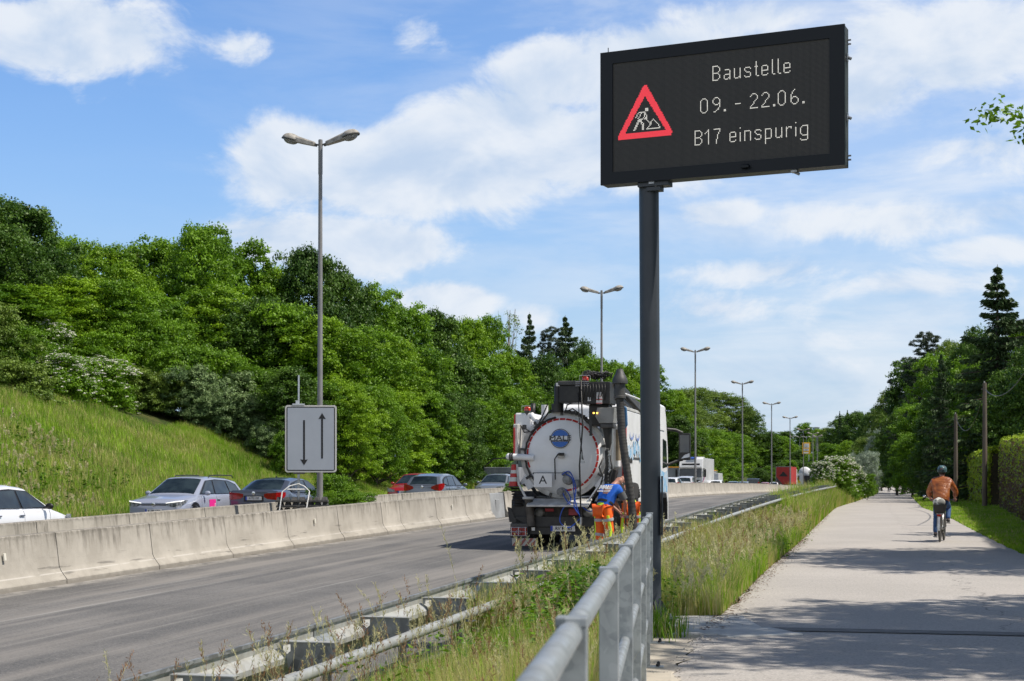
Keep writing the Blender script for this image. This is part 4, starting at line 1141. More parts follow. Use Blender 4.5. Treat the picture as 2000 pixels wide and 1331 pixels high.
for i, (px, ty, off, kd, wp) in enumerate(back):
    Y = road_edge_pt(px, off)
    plant_px(kd, px, Y, ty, wp * 1.05, label=f'{adj(kd)} on the skyline of the left bank, {ordw(i + 1)} from the left', group=G_BACK)
mid = [(-30, 560, 17, 'maple1', 220), (60, 560, 16.5, 'lime0', 200), (150, 545, 17, 'lime1', 190), (235, 560, 15, 'maple2', 200), (320, 575, 15, 'maple0', 200), (410, 560, 13, 'lime1', 210),
       (500, 590, 10, 'oak0', 190), (560, 600, 8, 'maple1', 180), (630, 620, 6, 'lime0', 200), (700, 640, 5, 'maple0', 180), (760, 668, 5, 'lime1', 170), (825, 690, 5, 'maple2', 170), (890, 700, 5, 'oak1', 150),
       (945, 705, 5, 'maple1', 140), (1000, 690, 6, 'lime0', 140), (1055, 700, 7, 'oak0', 130), (1110, 715, 7, 'maple0', 120)]
for i, (px, ty, off, kd, wp) in enumerate(mid):
    Y = road_edge_pt(px, off)
    plant_px(kd, px, Y, ty, wp * 1.1, label=f'{adj(kd)} halfway up the left bank, {ordw(i + 1)} from the left', group=G_MID)
front = [(355, 690, 10.5, 'shrub0', 130), (430, 700, 9, 'shrub0', 150), (505, 720, 7, 'maple1', 130), (565, 715, 4.5, 'oak1', 140), (622, 740, 3.5, 'maple0', 130), (680, 745, 2.2, 'lime1', 130), (735, 760, 2.0, 'maple2', 130),
         (790, 765, 2.0, 'lime0', 130), (845, 770, 2.0, 'maple1', 120), (895, 775, 2.0, 'oak0', 110), (945, 780, 2.2, 'maple0', 110), (992, 775, 2.5, 'maple2', 100), (1040, 780, 3, 'oak1', 100), (1100, 770, 3, 'maple1', 100), (1160, 780, 3, 'lime0', 90)]
for i, (px, ty, off, kd, wp) in enumerate(front):
    Y = road_edge_pt(px, off)
    plant_px(kd, px, Y, ty, wp * 1.1, label=f'{adj(kd)} low in front of the left bank, {ordw(i + 1)} from the left', group=G_FRONT, name='shrub' if kd.startswith('shrub') else None)
# row beyond the sign post
right_of_post = [(1305, 762, 9, 'lime0', 90), (1330, 752, 12, 'birch', 80), (1362, 750, 14, 'birch', 90), (1398, 758, 14, 'birch', 90), (1432, 768, 14, 'birch', 80), (1462, 800, 12, 'oak0', 60),
                 (1320, 810, 4, 'oak1', 80), (1352, 835, 3, 'maple1', 70), (1386, 838, 3, 'lime1', 70), (1418, 842, 3, 'maple0', 66), (1448, 848, 3, 'lime0', 60), (1476, 856, 3, 'maple2', 52), (1500, 845, 5, 'oak0', 50), (1520, 852, 4, 'maple1', 46), (1540, 860, 4, 'lime1', 40)]
for i, (px, ty, off, kd, wp) in enumerate(right_of_post):
    Y = road_edge_pt(px, off) or 420
    Y = min(Y, 420)
    plant_px(kd, px, Y, ty, wp * 1.25, label=f'{adj(kd)} right of the sign post behind the queue, {ordw(i + 1)} planted' if False else
             (f'tall {adj(kd)} behind the queue right of the sign post, {ordw(i + 1)} from left' if i < 6 else f'lower {adj(kd)} lining the queue right of the sign post, {ordw(i - 5)} from left'), group='trees behind the queue of cars right of the sign post')
for i, (px, Y, ty, wp) in enumerate([(1484, 262, 915, 34), (1500, 275, 912, 34), (1518, 290, 905, 40), (1540, 305, 900, 40), (1560, 318, 900, 44), (1588, 330, 900, 44)]):
    X = (px - CX) / FPX * Y
    plant('maple1' if i % 2 else 'oak0', X, Y, EYE + (HY - ty) * Y / FPX - gz(X, Y), wp * 1.3 * Y / FPX, label=f'low roadside tree behind the far end of the queue, {ordw(i + 1)} from left', group='low trees at the far end of the queue')
# bushes on the bank
bushes = [(-30, 600, 15, 'shrub2', 170, 'shrub'), (35, 648, 14.5, 'shrub0', 140, 'shrub'), (90, 640, 15, 'blossom1', 120, 'flowering_bush'), (170, 660, 14.5, 'shrub0', 160, 'shrub'), (20, 715, 13, 'shrub2', 190, 'shrub'), (110, 705, 13, 'blossom1', 170, 'flowering_bush'),
          (195, 712, 12.5, 'blossom1', 170, 'flowering_bush'), (265, 725, 12, 'shrub2', 140, 'shrub'), (250, 640, 14, 'shrub0', 160, 'shrub'), (330, 640, 13, 'shrub0', 150, 'shrub'), (320, 735, 10.8, 'shrub2', 110, 'shrub'),
          (375, 722, 9.5, 'shrub1', 130, 'shrub'), (440, 735, 8.2, 'shrub1', 140, 'shrub'), (480, 775, 6.8, 'shrub1', 110, 'shrub'), (415, 770, 8.2, 'shrub1', 100, 'shrub'), (560, 850, 3.5, 'shrub0', 70, 'shrub'), (520, 830, 5.2, 'shrub1', 80, 'shrub')]
BL = ['', 'olive-green bush high on the left bank at the photo edge', 'green bush left of the pale blossoming bush high on the bank', 'bush with cream blossom, highest on the left bank', 'green bush right of the high cream-flowered bush',
      'brownish olive bush at the left edge above the grass', 'wide bush sprinkled with white flowers, left one of two', 'wide bush sprinkled with white flowers, right one of two', 'brown-green bush just right of the white-flowered bushes',
      'green bush on the upper bank behind the white-flowered bushes', 'green bush on the upper bank above the brown-green bushes', 'small brown-green bush at the top of the grass slope', 'grey-green bush left one of the rounded group above the grass',
      'grey-green bush, largest of the rounded group above the grass', 'grey-green bush, lowest right of the rounded group', 'grey-green bush in front of the rounded group', 'small green bush left of the arrow sign', 'grey-green bush beside the dark trees at the slope foot']
for i, (px, ty, off, kd, wp, nm) in enumerate(bushes):
    Y = road_edge_pt(px, off)
    plant_px(kd, px, Y, ty, wp, label=BL[i + 1], group='bushes on the left bank', name=nm, cat='bush')
# bush and weeds in the median by the lamp
for (x, y, h, w, lb) in [(-4.0, 39.2, .95, 1.5, 'leafy green bush in the median right of the first lamp pole'), (-4.75, 40.5, 1.35, 1.3, 'green median bush directly behind the first lamp pole'), (.05, 55.6, .95, .8, 'small weed bush between the two concrete walls near the suction truck')]:
    plant('shrub0', x, y, h, w, label=lb, group='bushes in the median', cat='bush', name='shrub')
# ---- middle distance and right side
mixed = [  # px, Y, topy, wpx, kind, label
    (1500, 520, 846, 60, 'maple0', 'far grey-green tree above the left end of the red trailer'), (1535, 500, 842, 55, 'oak1', 'far dark tree behind the lamp cluster, left side'),
    (1572, 480, 828, 40, 'maple1', 'pointed far tree standing behind the yellow direction sign'), (1598, 520, 838, 46, 'lime0', 'far tree right of the yellow sign behind the lamps'),
    (1618, 470, 832, 46, 'birch', 'far yellowish tree just right of the lamp cluster'), (1642, 430, 815, 60, 'oak0', 'far dark tree left of the spruce tops'),
    (1640, 400, 802, 30, 'spruce0', 'far spruce top, left of a pair on the skyline'), (1655, 395, 800, 30, 'spruce1', 'far spruce top, right of a pair on the skyline'),
    (1672, 380, 803, 66, 'oak1', 'far broad dark tree right of the spruce tops'), (1706, 360, 800, 70, 'oak0', 'far broad dark tree left of the path tunnel'), (1738, 330, 798, 60, 'maple2', 'far tree rising behind the path tunnel'),
    (1625, 330, 868, 60, 'maple1', 'mid-distance tree above the flowering bush, left'), (1660, 300, 862, 60, 'lime1', 'mid-distance bright tree above the flowering bush'), (1690, 290, 850, 60, 'birch', 'mid-distance loose tree above the silver bush'),
    (1715, 285, 845, 50, 'willow', 'pale silvery tree above the bright bush by the path'), (1560, 380, 880, 60, 'oak0', 'mid-distance dark tree behind the yellow sign foot'), (1598, 350, 885, 60, 'maple0', 'mid-distance tree behind the lamp poles'),
    (1722, 255, 885, 56, 'lime0', 'bright yellow-green small tree beside the path tunnel'), (1700, 235, 900, 44, 'lime1', 'bright bush behind the silver bush'),
    (1738, 262, 755, 70, 'birch', 'grey-green tree, leftmost of the big trees right of the path'), (1768, 240, 700, 86, 'pine', 'dark pine, left one of the two tall pines'), (1808, 205, 650, 105, 'pine', 'dark pine, taller of the two tall pines right of the path'),
    (1856, 200, 652, 90, 'birch', 'olive birch crown between the pine and the spruce'), (1900, 170, 635, 150, 'spruce1', 'dark spruce left behind the tallest spruce'),
    (1948, 118, 517, 265, 'spruce0', 'tallest spruce with open layered top at the right edge'), (2040, 100, 590, 190, 'spruce1', 'dark spruce partly cut by the right photo edge'), (1765, 215, 800, 100, 'oak0', 'dark tree overhanging the path tunnel'),
    (1800, 180, 790, 110, 'maple0', 'dark leafy tree behind the cyclist, left'), (1838, 160, 775, 110, 'oak1', 'dark leafy tree behind the cyclist, right'), (1878, 150, 705, 120, 'oak0', 'dark tree left of the nearer utility pole'),
    (1925, 128, 700, 140, 'maple1', 'leafy tree directly behind the nearer utility pole'), (1985, 112, 715, 150, 'oak1', 'dark tree above the hedge near the right edge'), (2050, 92, 650, 190, 'oak0', 'dark tree above the hedge cut by the right edge'),
    (1790, 222, 700, 120, 'oak1', 'dark leafy tree filling in below the tall pines'), (1846, 188, 690, 120, 'maple0', 'leafy tree right below the taller pine'), (1905, 148, 650, 120, 'oak0', 'dark tree left of the tallest spruce'), (1992, 120, 640, 110, 'maple2', 'tall leafy tree right of the tallest spruce'), (1838, 140, 690, 90, 'spruce1', 'dark spruce standing between the tall pines and the nearer utility pole'), (1752, 190, 860, 60, 'oak1', 'low dark tree at the mouth of the path tunnel'), (1782, 165, 850, 80, 'maple2', 'low shaded tree right of the path mouth'), (1815, 150, 855, 80, 'oak0', 'low shaded tree behind the cyclist\'s head'), (1848, 146, 860, 80, 'maple0', 'low tree left of the farther utility pole')]
for px, Y, ty, wp, kd, lb in mixed:
    plant_px(kd, px, Y, ty, wp * 1.15, label=lb, group='trees beyond the cycle path' if px > 1737 else 'far trees closing the road')
# bushes between road and path
for px, Y, ty, wp, kd, nm, lb in [
    (1606, 104, 908, 44, 'blossom0', 'flowering_bush', 'white-flowering bush, left one, leaning over the crash barrier'), (1636, 108, 899, 76, 'blossom0', 'flowering_bush', 'largest white-flowering bush between road and cycle path'),
    (1668, 124, 915, 48, 'blossom0', 'flowering_bush', 'white-flowering bush, right one, nearer the cycle path edge'), (1690, 150, 890, 60, 'willow', 'silver_bush', 'rounded silvery-grey bush behind the white-flowering bushes'),
    (1694, 134, 930, 34, 'shrub0', 'shrub', 'green bush at the left edge of the path bend'), (1655, 116, 940, 46, 'shrub0', 'shrub', 'green bush at the foot of the white-flowering bushes')]:
    plant_px(kd, px, Y, ty, wp * 1.15, label=lb, group='bushes between road and cycle path', name=nm, cat='bush')
# trees just outside the frame on the right, whose shade falls across the path
def side_tree(kd, X, Y, h, w, lb, zlift=0): plant(kd, X, Y, h, w, label=lb, group='trees beside the path near the right edge')
side_tree('shade', 12.2, 12.6, 10.8, 11.2, 'tall spreading tree outside the right edge shading the path joint')
side_tree('shade', 7.2, 14.2, 4.9, 3.2, 'small tree outside the right edge whose twig tips hang in beside the sky')
side_tree('shade', 15.9, 27.5, 10.2, 12.0, 'tree outside the right edge whose lower leaves hang in above the hedge')
side_tree('shade', 12.2, 6.0, 9.8, 9.0, 'tree outside the frame at the right foreground')
side_tree('maple0', 19.5, 42.0, 9.0, 7.0, 'tree outside the right edge behind the near hedge')
# ---------------------------------------------------------------- grass
def grass_mesh(name, P, h, w, tint, flag, mt, g, bend=.35, lean=None):
    n = len(P); a = g.uniform(0, 6.283, n)
    side = np.stack([np.cos(a), np.sin(a), np.zeros(n)], 1); fw = np.stack([-np.sin(a), np.cos(a), np.zeros(n)], 1)
    if lean is not None: fw = unit(fw + lean)
    hh = h[:, None]; ww = w[:, None]; bd = (g.random((n, 1)) * bend) * hh
    V = np.empty((n, 5, 3), np.float32)
    V[:, 0] = P - side * ww / 2; V[:, 1] = P + side * ww / 2
    mid = P + fw * bd * .3 + np.array([0, 0, 1.0]) * hh * .58
    V[:, 2] = mid + side * ww * .38; V[:, 3] = mid - side * ww * .38
    V[:, 4] = P + fw * bd + np.array([0, 0, 1.0]) * hh * (1 - .25 * (bd / hh) ** 2)
    me = D.meshes.new(name); me.vertices.add(5 * n); me.vertices.foreach_set('co', V.reshape(-1))
    idx = np.arange(n, dtype=np.int32)[:, None] * 5 + np.array([0, 1, 2, 3, 3, 2, 4], np.int32)
    me.loops.add(7 * n); me.loops.foreach_set('vertex_index', idx.reshape(-1))
    ls = (np.arange(n, dtype=np.int32)[:, None] * 7 + np.array([0, 4], np.int32)).reshape(-1)
    me.polygons.add(2 * n); me.polygons.foreach_set('loop_start', ls); me.update(calc_edges=True)
    ca = me.attributes.new('tint', 'FLOAT_COLOR', 'POINT'); col = np.zeros((n, 5, 4), np.float32); col[:, :, 0] = tint[:, None]; col[:, :, 1] = flag[:, None]; col[:, :, 3] = 1
    ca.data.foreach_set('color', col.reshape(-1)); me.materials.append(mt); return me
def vnoise(x, y, s, seed=0):
    """cheap value noise for patches"""
    g = np.random.default_rng(seed); T = g.random((64, 64))
    u = x / s; v = y / s; i = np.floor(u).astype(int); j = np.floor(v).astype(int); fu = u - i; fv = v - j
    fu = fu * fu * (3 - 2 * fu); fv = fv * fv * (3 - 2 * fv)
    q = lambda a, b: T[a % 64, b % 64]
    return (q(i, j) * (1 - fu) + q(i + 1, j) * fu) * (1 - fv) + (q(i, j + 1) * (1 - fu) + q(i + 1, j + 1) * fu) * fv
M_GRASS = leaf_mat('grass_blade', (.12, .28, .010), (.36, .56, .035), trans=.45, c3=(.56, .52, .19), rough=.55)
M_STRAW = leaf_mat('grass_seed_head', (.52, .47, .22), (.74, .70, .42), trans=.4, c3=(.34, .19, .10), rough=.7)
def add_grass(name, X, Y, h, w, straw, label, g, seed=1, bend=.4, z=None, tshift=0.0):
    Z = ground_z(X, Y) - .01 if z is None else z
    P = np.stack([X, Y, Z], 1); n = len(X)
    pt = vnoise(X, Y, 1.3, seed) * .6 + vnoise(X, Y, .45, seed + 1) * .4
    ps = vnoise(X, Y, 1.9, seed + 5) * .6 + vnoise(X, Y, .6, seed + 6) * .4
    tint = np.clip((pt - .5) * 1.7 + .5 + g.normal(size=n) * .2 + tshift, 0, 1); flag = (g.random(n) < np.clip(straw * (ps * 2.2 - .3), 0, .9)).astype(float)
    ph = vnoise(X, Y, .9, seed + 11)
    me = grass_mesh(name, P, h * (.5 + .7 * g.random(n)) * (.65 + .7 * ph), w * (.7 + .6 * g.random(n)), tint, flag, M_GRASS, g, bend)
    o = link(D.objects.new(name, me)); tag(o, label, 'grass', kind='stuff'); return o
g = np.random.default_rng(77)
# verge between crash barrier and railing / path
def sample_verge(n, y0, y1, g, pw=1.0):
    u = g.random(n); Y = y0 * (y1 / y0) ** u
    a = XG(Y) + .12; b = np.where(Y < 14.4, railx(Y) - .17, PL(Y) + .02)
    wdt = np.maximum(b - a, .3)
    return a + wdt * g.random(n) ** pw, Y
X, Y = sample_verge(170000, 6.2, 48, g)
k = (Y > 14.3) & (Y < 16.75) & (X > 1.28); X, Y = X[~k], Y[~k]
rise = np.clip((PL(Y) - X) / 1.2, 0, 1); dg_ = np.clip((X - XG(Y) - .45) / .8, 0, 1)
add_grass('verge_grass', X, Y, np.where(Y < 15, .16 + .34 * dg_, .34 + .22 * rise), .0045 + .00030 * Y, .62, 'tall green and straw-coloured grass on the verge between crash barrier and path', g)
X, Y = sample_verge(70000, 48, 230, g)
add_grass('verge_grass', X, Y, .74 + .14 * np.clip(1 - np.abs(Y - 80) / 45, 0, 1), .01 + .00028 * Y, .6, 'long grass on the verge farther along the cycle path', g, seed=9)
# a tussock by the foot of the sign and between the slabs
n = 420; X = 1.40 + .22 * g.normal(size=n) * .6; Y = 14.75 + .30 * g.normal(size=n)
add_grass('grass_tuft', X, Y, np.full(n, .26), np.full(n, .009), .15, 'small green grass tuft growing in front of the sign post foot', g, z=np.full(n, .0), bend=.9, tshift=.1)
n = 260; X = 1.30 + .12 * g.normal(size=n); Y = 16.6 + .2 * g.normal(size=n)
add_grass('grass_tuft', X, Y, np.full(n, .3), np.full(n, .009), .2, 'green grass tuft right behind the sign post base plate', g, z=np.full(n, .0), bend=.6)
# bank on the far side
n = 380000; Y = 24 + 66 * g.random(n) ** .8; u = g.random(n) * np.where(Y < 74, 28, 9); X = XB(Y) + FAR_ROAD1 - .1 - u / C15
k = (X / Y > -.40) & (X / Y < .02); X, Y = X[k], Y[k]
add_grass('bank_grass', X, Y, np.full(len(X), .44), np.full(len(X), .016), .42, 'rough mixed green and straw grass covering the left bank behind the cars', g, seed=21, bend=.7)
n = 45000; Y = 90 * (330 / 90) ** g.random(n); X = XB(Y) + FAR_ROAD1 + .2 - g.random(n) * 6
add_grass('roadside_grass', X, Y, np.full(n, .55), np.full(n, .05), .5, 'long grass under the trees lining the far road', g, seed=31)
# right verge: short grass
n = 120000; Y = 24 * (190 / 24) ** g.random(n); X = PR(Y) - .02 + np.abs(g.normal(size=n)) * 2.6
add_grass('lawn_strip', X, Y, .07 + .0008 * Y, .008 + .00040 * Y, .18, 'short grass strip between the cycle path and the hedge', g, seed=41, bend=.8, tshift=.18)
# median weeds
n = 5000; Y = 24 * (110 / 24) ** g.random(n); X = XB(Y) - .5 - g.random(n) * 2.0
add_grass('median_weeds', X, Y, np.full(n, .28), np.full(n, .02), .5, 'sparse weeds in the median between the two concrete walls', g, seed=51)

# flowering grass stalks with seed heads
def seed_heads(name, X, Y, H, g, label, scale=1.0, lean=None, thick=1.0, dark=.45):
    n = len(X); Z = ground_z(X, Y); a = g.uniform(0, 6.283, n); bd = g.uniform(.03, .28, n) * H
    dx, dy = np.cos(a) * bd, np.sin(a) * bd
    seg = 9; allC, allT, allB, ti, fl = [], [], [], [], []
    tcol = g.random(n); f_ = (g.random(n) < dark).astype(float)
    pts = []
    for k in range(seg + 1):
        f = k / seg; pts.append(np.stack([X + dx * f ** 2.2, Y + dy * f ** 2.2, Z + H * (f - .10 * f ** 3)], 1))
    for k in range(seg):
        p, q = pts[k], pts[k + 1]; t = (q - p) / 2; c = (p + q) / 2
        s_ = unit(np.cross(t, g.normal(size=(n, 3)))) * (.0008 + .00011 * Y[:, None]) * thick
        allC.append(c); allT.append(t * 1.15); allB.append(s_); ti.append(np.full(n, .55)); fl.append(np.zeros(n))
    m = 34
    for k in range(m):
        f = 1 - .27 * (k / m) * (0.8 + .4 * g.random(n)); P = np.stack([X + dx * f ** 2.2, Y + dy * f ** 2.2, Z + H * (f - .10 * f ** 3)], 1)
        d = unit(g.normal(size=(n, 3)) * .5 + np.array([0, 0, 1.1])); ln = (.006 + .010 * g.random((n, 1))) * scale * (.6 + .8 * math.sin(3.14 * (k + 1) / (m + 1)))
        allC.append(P + d * ln * .8 + g.normal(size=(n, 3)) * .004 * scale); allT.append(d * ln); allB.append(unit(np.cross(d, g.normal(size=(n, 3)))) * (.0016 + .00007 * Y[:, None]) * scale); ti.append(tcol); fl.append(f_)
    me = quads_mesh(name, np.concatenate(allC), np.concatenate(allT), np.concatenate(allB), np.clip(np.concatenate(ti), 0, 1), M_STRAW, np.concatenate(fl))
    o = link(D.objects.new(name, me)); tag(o, label, 'grass', kind='stuff'); return o
X, Y = sample_verge(1100, 6.5, 40, g); k = (Y > 14.3) & (Y < 16.9) & (X > 1.2); X, Y = X[~k], Y[~k]
seed_heads('seeding_grass', X, Y, g.uniform(.5, .85, len(X)), g, 'pale seed heads of tall grass standing in the verge')
X, Y = sample_verge(1500, 14, 70, g, 1.6)
seed_heads('seeding_grass', X, Y, g.uniform(.5, .8, len(X)), g, 'feathery straw-coloured seed heads filling the verge beyond the sign', scale=1.7, thick=.8, dark=.0)
# the tall stalks in front of the road
Y = g.uniform(5.2, 13.5, 130); X = XG(Y) + .15 + np.abs(g.normal(size=130)) * .55
seed_heads('seeding_grass', X, Y, g.uniform(.75, 1.12, 130), g, 'tall brown-tipped grass stalks rising in front of the crash barrier', scale=1.25, dark=.35)
P_ = [px2w(923, 1000, 8.0)]
Xs = np.array([P_[0][0]]); Ys = np.array([8.0]); seed_heads('grass_stalk', Xs, Ys, np.array([P_[0][2] - gz(P_[0][0], 8.0) + .08]), g, 'single very tall thin grass stalk reaching up to the barrier gap', scale=1.0, dark=0)
Y = g.uniform(16, 24, 90); X = XG(Y) + .2 + g.random(90) * .8
seed_heads('seeding_grass', X, Y, g.uniform(.9, 1.3, 90), g, 'pale drooping grass heads in front of the suction truck bumper', scale=1.7, dark=.1, thick=1.3)
# leafy weeds in the verge
def weeds(name, X, Y, h, g, label, leaf=.045):
    P = []; 
    n = len(X); m = 26
    ci = np.repeat(np.arange(n), m); f = g.random(n * m) ** .8
    Z = ground_z(X, Y); P = np.stack([X[ci] + g.normal(size=n * m) * .05, Y[ci] + g.normal(size=n * m) * .05, Z[ci] + h[ci] * f], 1)
    d = unit(g.normal(size=(n * m, 3)) * np.array([1, 1, .35])); N = unit(g.normal(size=(n * m, 3)) * .4 + np.array([0, 0, 1])); b = unit(np.cross(N, d))
    s_ = leaf * (.6 + .7 * g.random((n * m, 1)))
    me = quads_mesh(name, P, d * s_, b * s_ * .5, np.clip(.5 + g.normal(size=n * m) * .2, 0, 1), M_LEAF_A); o = link(D.objects.new(name, me)); tag(o, label, 'weeds', kind='stuff')
Y = 9 * (40 / 9) ** g.random(260); X = XG(Y) + .7 + g.random(260) * 1.5
weeds('verge_weeds', X, Y, g.uniform(.3, .6, 260), g, 'broad-leaved green weeds among the verge grass behind the railing', leaf=.03)
Y = g.normal(size=300) * 1.1 + 15.5; X = railx(Y) - .75 + g.normal(size=300) * .25
weeds('verge_weeds', X, Y, g.uniform(.45, .80, 300), g, 'clump of bright leafy weeds left of the railing behind the rear tube', leaf=.036)
n_ = 900; Y = 26 + 34 * g.random(n_); X = XB(Y) + FAR_ROAD1 - 1 - g.random(n_) ** .8 * 17 / C15
weeds('bank_weeds', X, Y, g.uniform(.4, .9, n_), g, 'darker leafy weeds scattered over the grassy left bank', leaf=.075)
n_ = 2600; Y = 25 + 36 * g.random(n_); X = XB(Y) + FAR_ROAD1 - .6 - g.random(n_) * 16 / C15; k = vnoise(X, Y, 3.0, 71) > .5; X, Y = X[k], Y[k]
seed_heads('seeding_grass', X, Y, g.uniform(.5, .95, len(X)), g, 'pale seed heads in patches on the left bank', scale=3.0, thick=1.0, dark=.0)

# ---------------------------------------------------------------- hedge, poles
M_HEDGE = leaf_mat('hedge_leaf', (.14, .23, .010), (.36, .48, .028), trans=.25, c3=(.13, .085, .045))
def hedge(name, ys, xf, hf, th, n, leaf, label, brown, seed):
    g = np.random.default_rng(seed); ys = np.array(ys, float)
    def col(y): return xf(y), hf(y)
    root = empty(name, (float(xf(ys[0])), ys[0], gz(float(xf(ys[0])), ys[0])), 0, label, 'hedge')
    O = np.array(root.location)
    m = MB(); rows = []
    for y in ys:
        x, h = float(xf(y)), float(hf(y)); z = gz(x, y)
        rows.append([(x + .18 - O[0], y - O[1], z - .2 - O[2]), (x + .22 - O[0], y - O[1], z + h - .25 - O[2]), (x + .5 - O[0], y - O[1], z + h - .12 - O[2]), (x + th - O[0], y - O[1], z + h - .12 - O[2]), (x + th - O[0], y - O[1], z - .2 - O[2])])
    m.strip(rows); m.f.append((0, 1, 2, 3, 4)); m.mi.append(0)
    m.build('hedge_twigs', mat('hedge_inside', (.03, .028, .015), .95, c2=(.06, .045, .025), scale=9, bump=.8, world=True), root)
    y = ys[0] + (ys[-1] - ys[0]) * g.random(n) ** 1.25
    face = g.random(n) < .60
    x0, h0 = xf(y), hf(y) * (1 + .05 * (vnoise(y, y * 0, 2.3, seed) - .5)); z0 = ground_z(x0, y)
    v = g.random(n)
    px = np.where(face, x0 + .12 + .10 * (vnoise(y, v * 3, .8, 2) - .5) + .07 * g.normal(size=n), x0 + .1 + g.random(n) * (th - .1)); pz = np.where(face, z0 + h0 * v, z0 + h0 - .02 + .10 * g.normal(size=n))
    P = np.stack([px, y, pz], 1) - O
    N = np.where(face[:, None], np.array([-1, -.2, .15]), np.array([-.1, 0, 1.0])) + g.normal(size=(n, 3)) * .55; N = unit(N)
    a = unit(np.cross(N, rand_dir(n, g))); b = np.cross(N, a); s_ = leaf * (.6 + .8 * g.random((n, 1))) * (.8 + y[:, None] / 120)
    fl = (face & (g.random(n) < brown * np.clip(1.35 - 1.0 * v, 0, 1))).astype(float)
    me = quads_mesh('hedge_leaves', P, a * s_, b * s_ * .6, np.clip(.5 + .25 * g.normal(size=n) + .15 * (~face), 0, 1), M_HEDGE, fl)
    link(D.objects.new('hedge_leaves', me), root)
HX = interp([25, 43.5, 60, 90, 145, 200], [9.9, 14.95, 19.8, 28.6, 42.2, 55.8])
hedge('hedge', np.arange(30, 92, 2.0), HX, lambda y: np.interp(y, [25, 43, 60, 90], [2.7, 2.75, 3.1, 3.9]), 2.2, 110000, .045, 'long clipped hedge with brown bare lower face beside the cycle path', .85, 5)
hedge('hedge', np.arange(93.5, 150, 2.0), lambda y: HX(y) - .5, lambda y: np.interp(y, [90, 150], [3.35, 3.8]), 2.5, 60000, .07, 'shorter green hedge section beyond the nearer utility pole', .25, 6)
M_WOOD = mat('pole_wood', (0.17, .135, .105), .9, c2=(.085, .07, .058), scale=5, stretch=(1, 1, .08), bump=.4)
poles = [(27.7, 90, 7.3), (31.2, 108, 6.3), (18.3, 52, 7.4)]
pl_lab = ['nearer wooden utility pole standing in front of the hedge', 'farther wooden utility pole rising above the hedge', 'wooden utility pole just outside the right edge in line with the others']
for (x, y, h), lb in zip(poles, pl_lab):
    z = gz(x, y); r = empty('utility_pole', (x, y, z), 0, lb, 'utility pole', 'wooden utility poles along the hedge')
    m = MB(); m.tube([(0, 0, -.3), (0, 0, h * .5), (0, 0, h)], [.16, .14, .115], 12); m.build('pole', M_WOOD, r, smooth=50)
    m = MB(); m.lathe([(.03, 0), (.05, .03), (.035, .07), (.05, .1), (.02, .13)], (-.02, .0, h - .02), n=10); m.cyl((-.13, 0, h - .35), (-.2, 0, h - .35), .02, n=6); m.build('insulator', mat('porcelain', (.35, .35, .33), .3), r, smooth=50)
def cable(a, b, sag, lb):
    m = MB(); pts = []
    for k in range(25):
        f = k / 24; p = Vector(a).lerp(Vector(b), f); p.z -= sag * 4 * f * (1 - f); pts.append(p - Vector(a))
    m.tube(pts, .022, 6); o = m.build('overhead_cable', M_RUBBER, smooth=True); o.location = a; tag(o, lb, 'cable', 'overhead cables between the utility poles')
cable((27.7, 90, 7.0), (18.3, 52, 7.1), 1.3, 'sagging overhead cable running right from the nearer utility pole')
cable((31.2, 108, 6.1), (27.7, 90, 7.0), 1.6, 'sagging overhead cable between the two visible utility poles')
# ---------------------------------------------------------------- vehicles
M_GLASS = mat('car_glass', (0.010, 0.016, 0.020), .03, c2=(.03, .045, .05), scale=1.6, detail=2, spec=.7)
M_TYRE = mat('tyre_rubber', (0.018, .018, .018), .85, c2=(.05, .048, .045), scale=6)
M_RIM = mat('alloy_rim', (0.45, .46, .47), .35, metal=.8)
M_TRIM = mat('black_trim', (0.012, .012, .013), .45)
M_PLATE = mat('number_plate_white', (0.70, .70, .68), .4)
M_BLUE = mat('plate_blue', (0.01, .05, .42), .4)
M_TAIL = mat('tail_lamp_red', (0.42, .006, .008), .12, c2=(.25, .003, .004), scale=14, coat=.6)
M_HEAD = mat('head_lamp_glass', (0.42, .44, .47), .08, c2=(.06, .07, .08), scale=9, coat=.8)
M_CHROME = mat('chrome', (0.7, .7, .72), .12, metal=1.0)
M_LAMPON = mat('lit_lamp', (0.9, .9, .9), .3, emit=(1, .97, .9), estr=1.2)
def paint(name, c, metal=.0, rough=.28):
    return mat(name, c, rough, metal=metal, coat=.9, spec=.5)
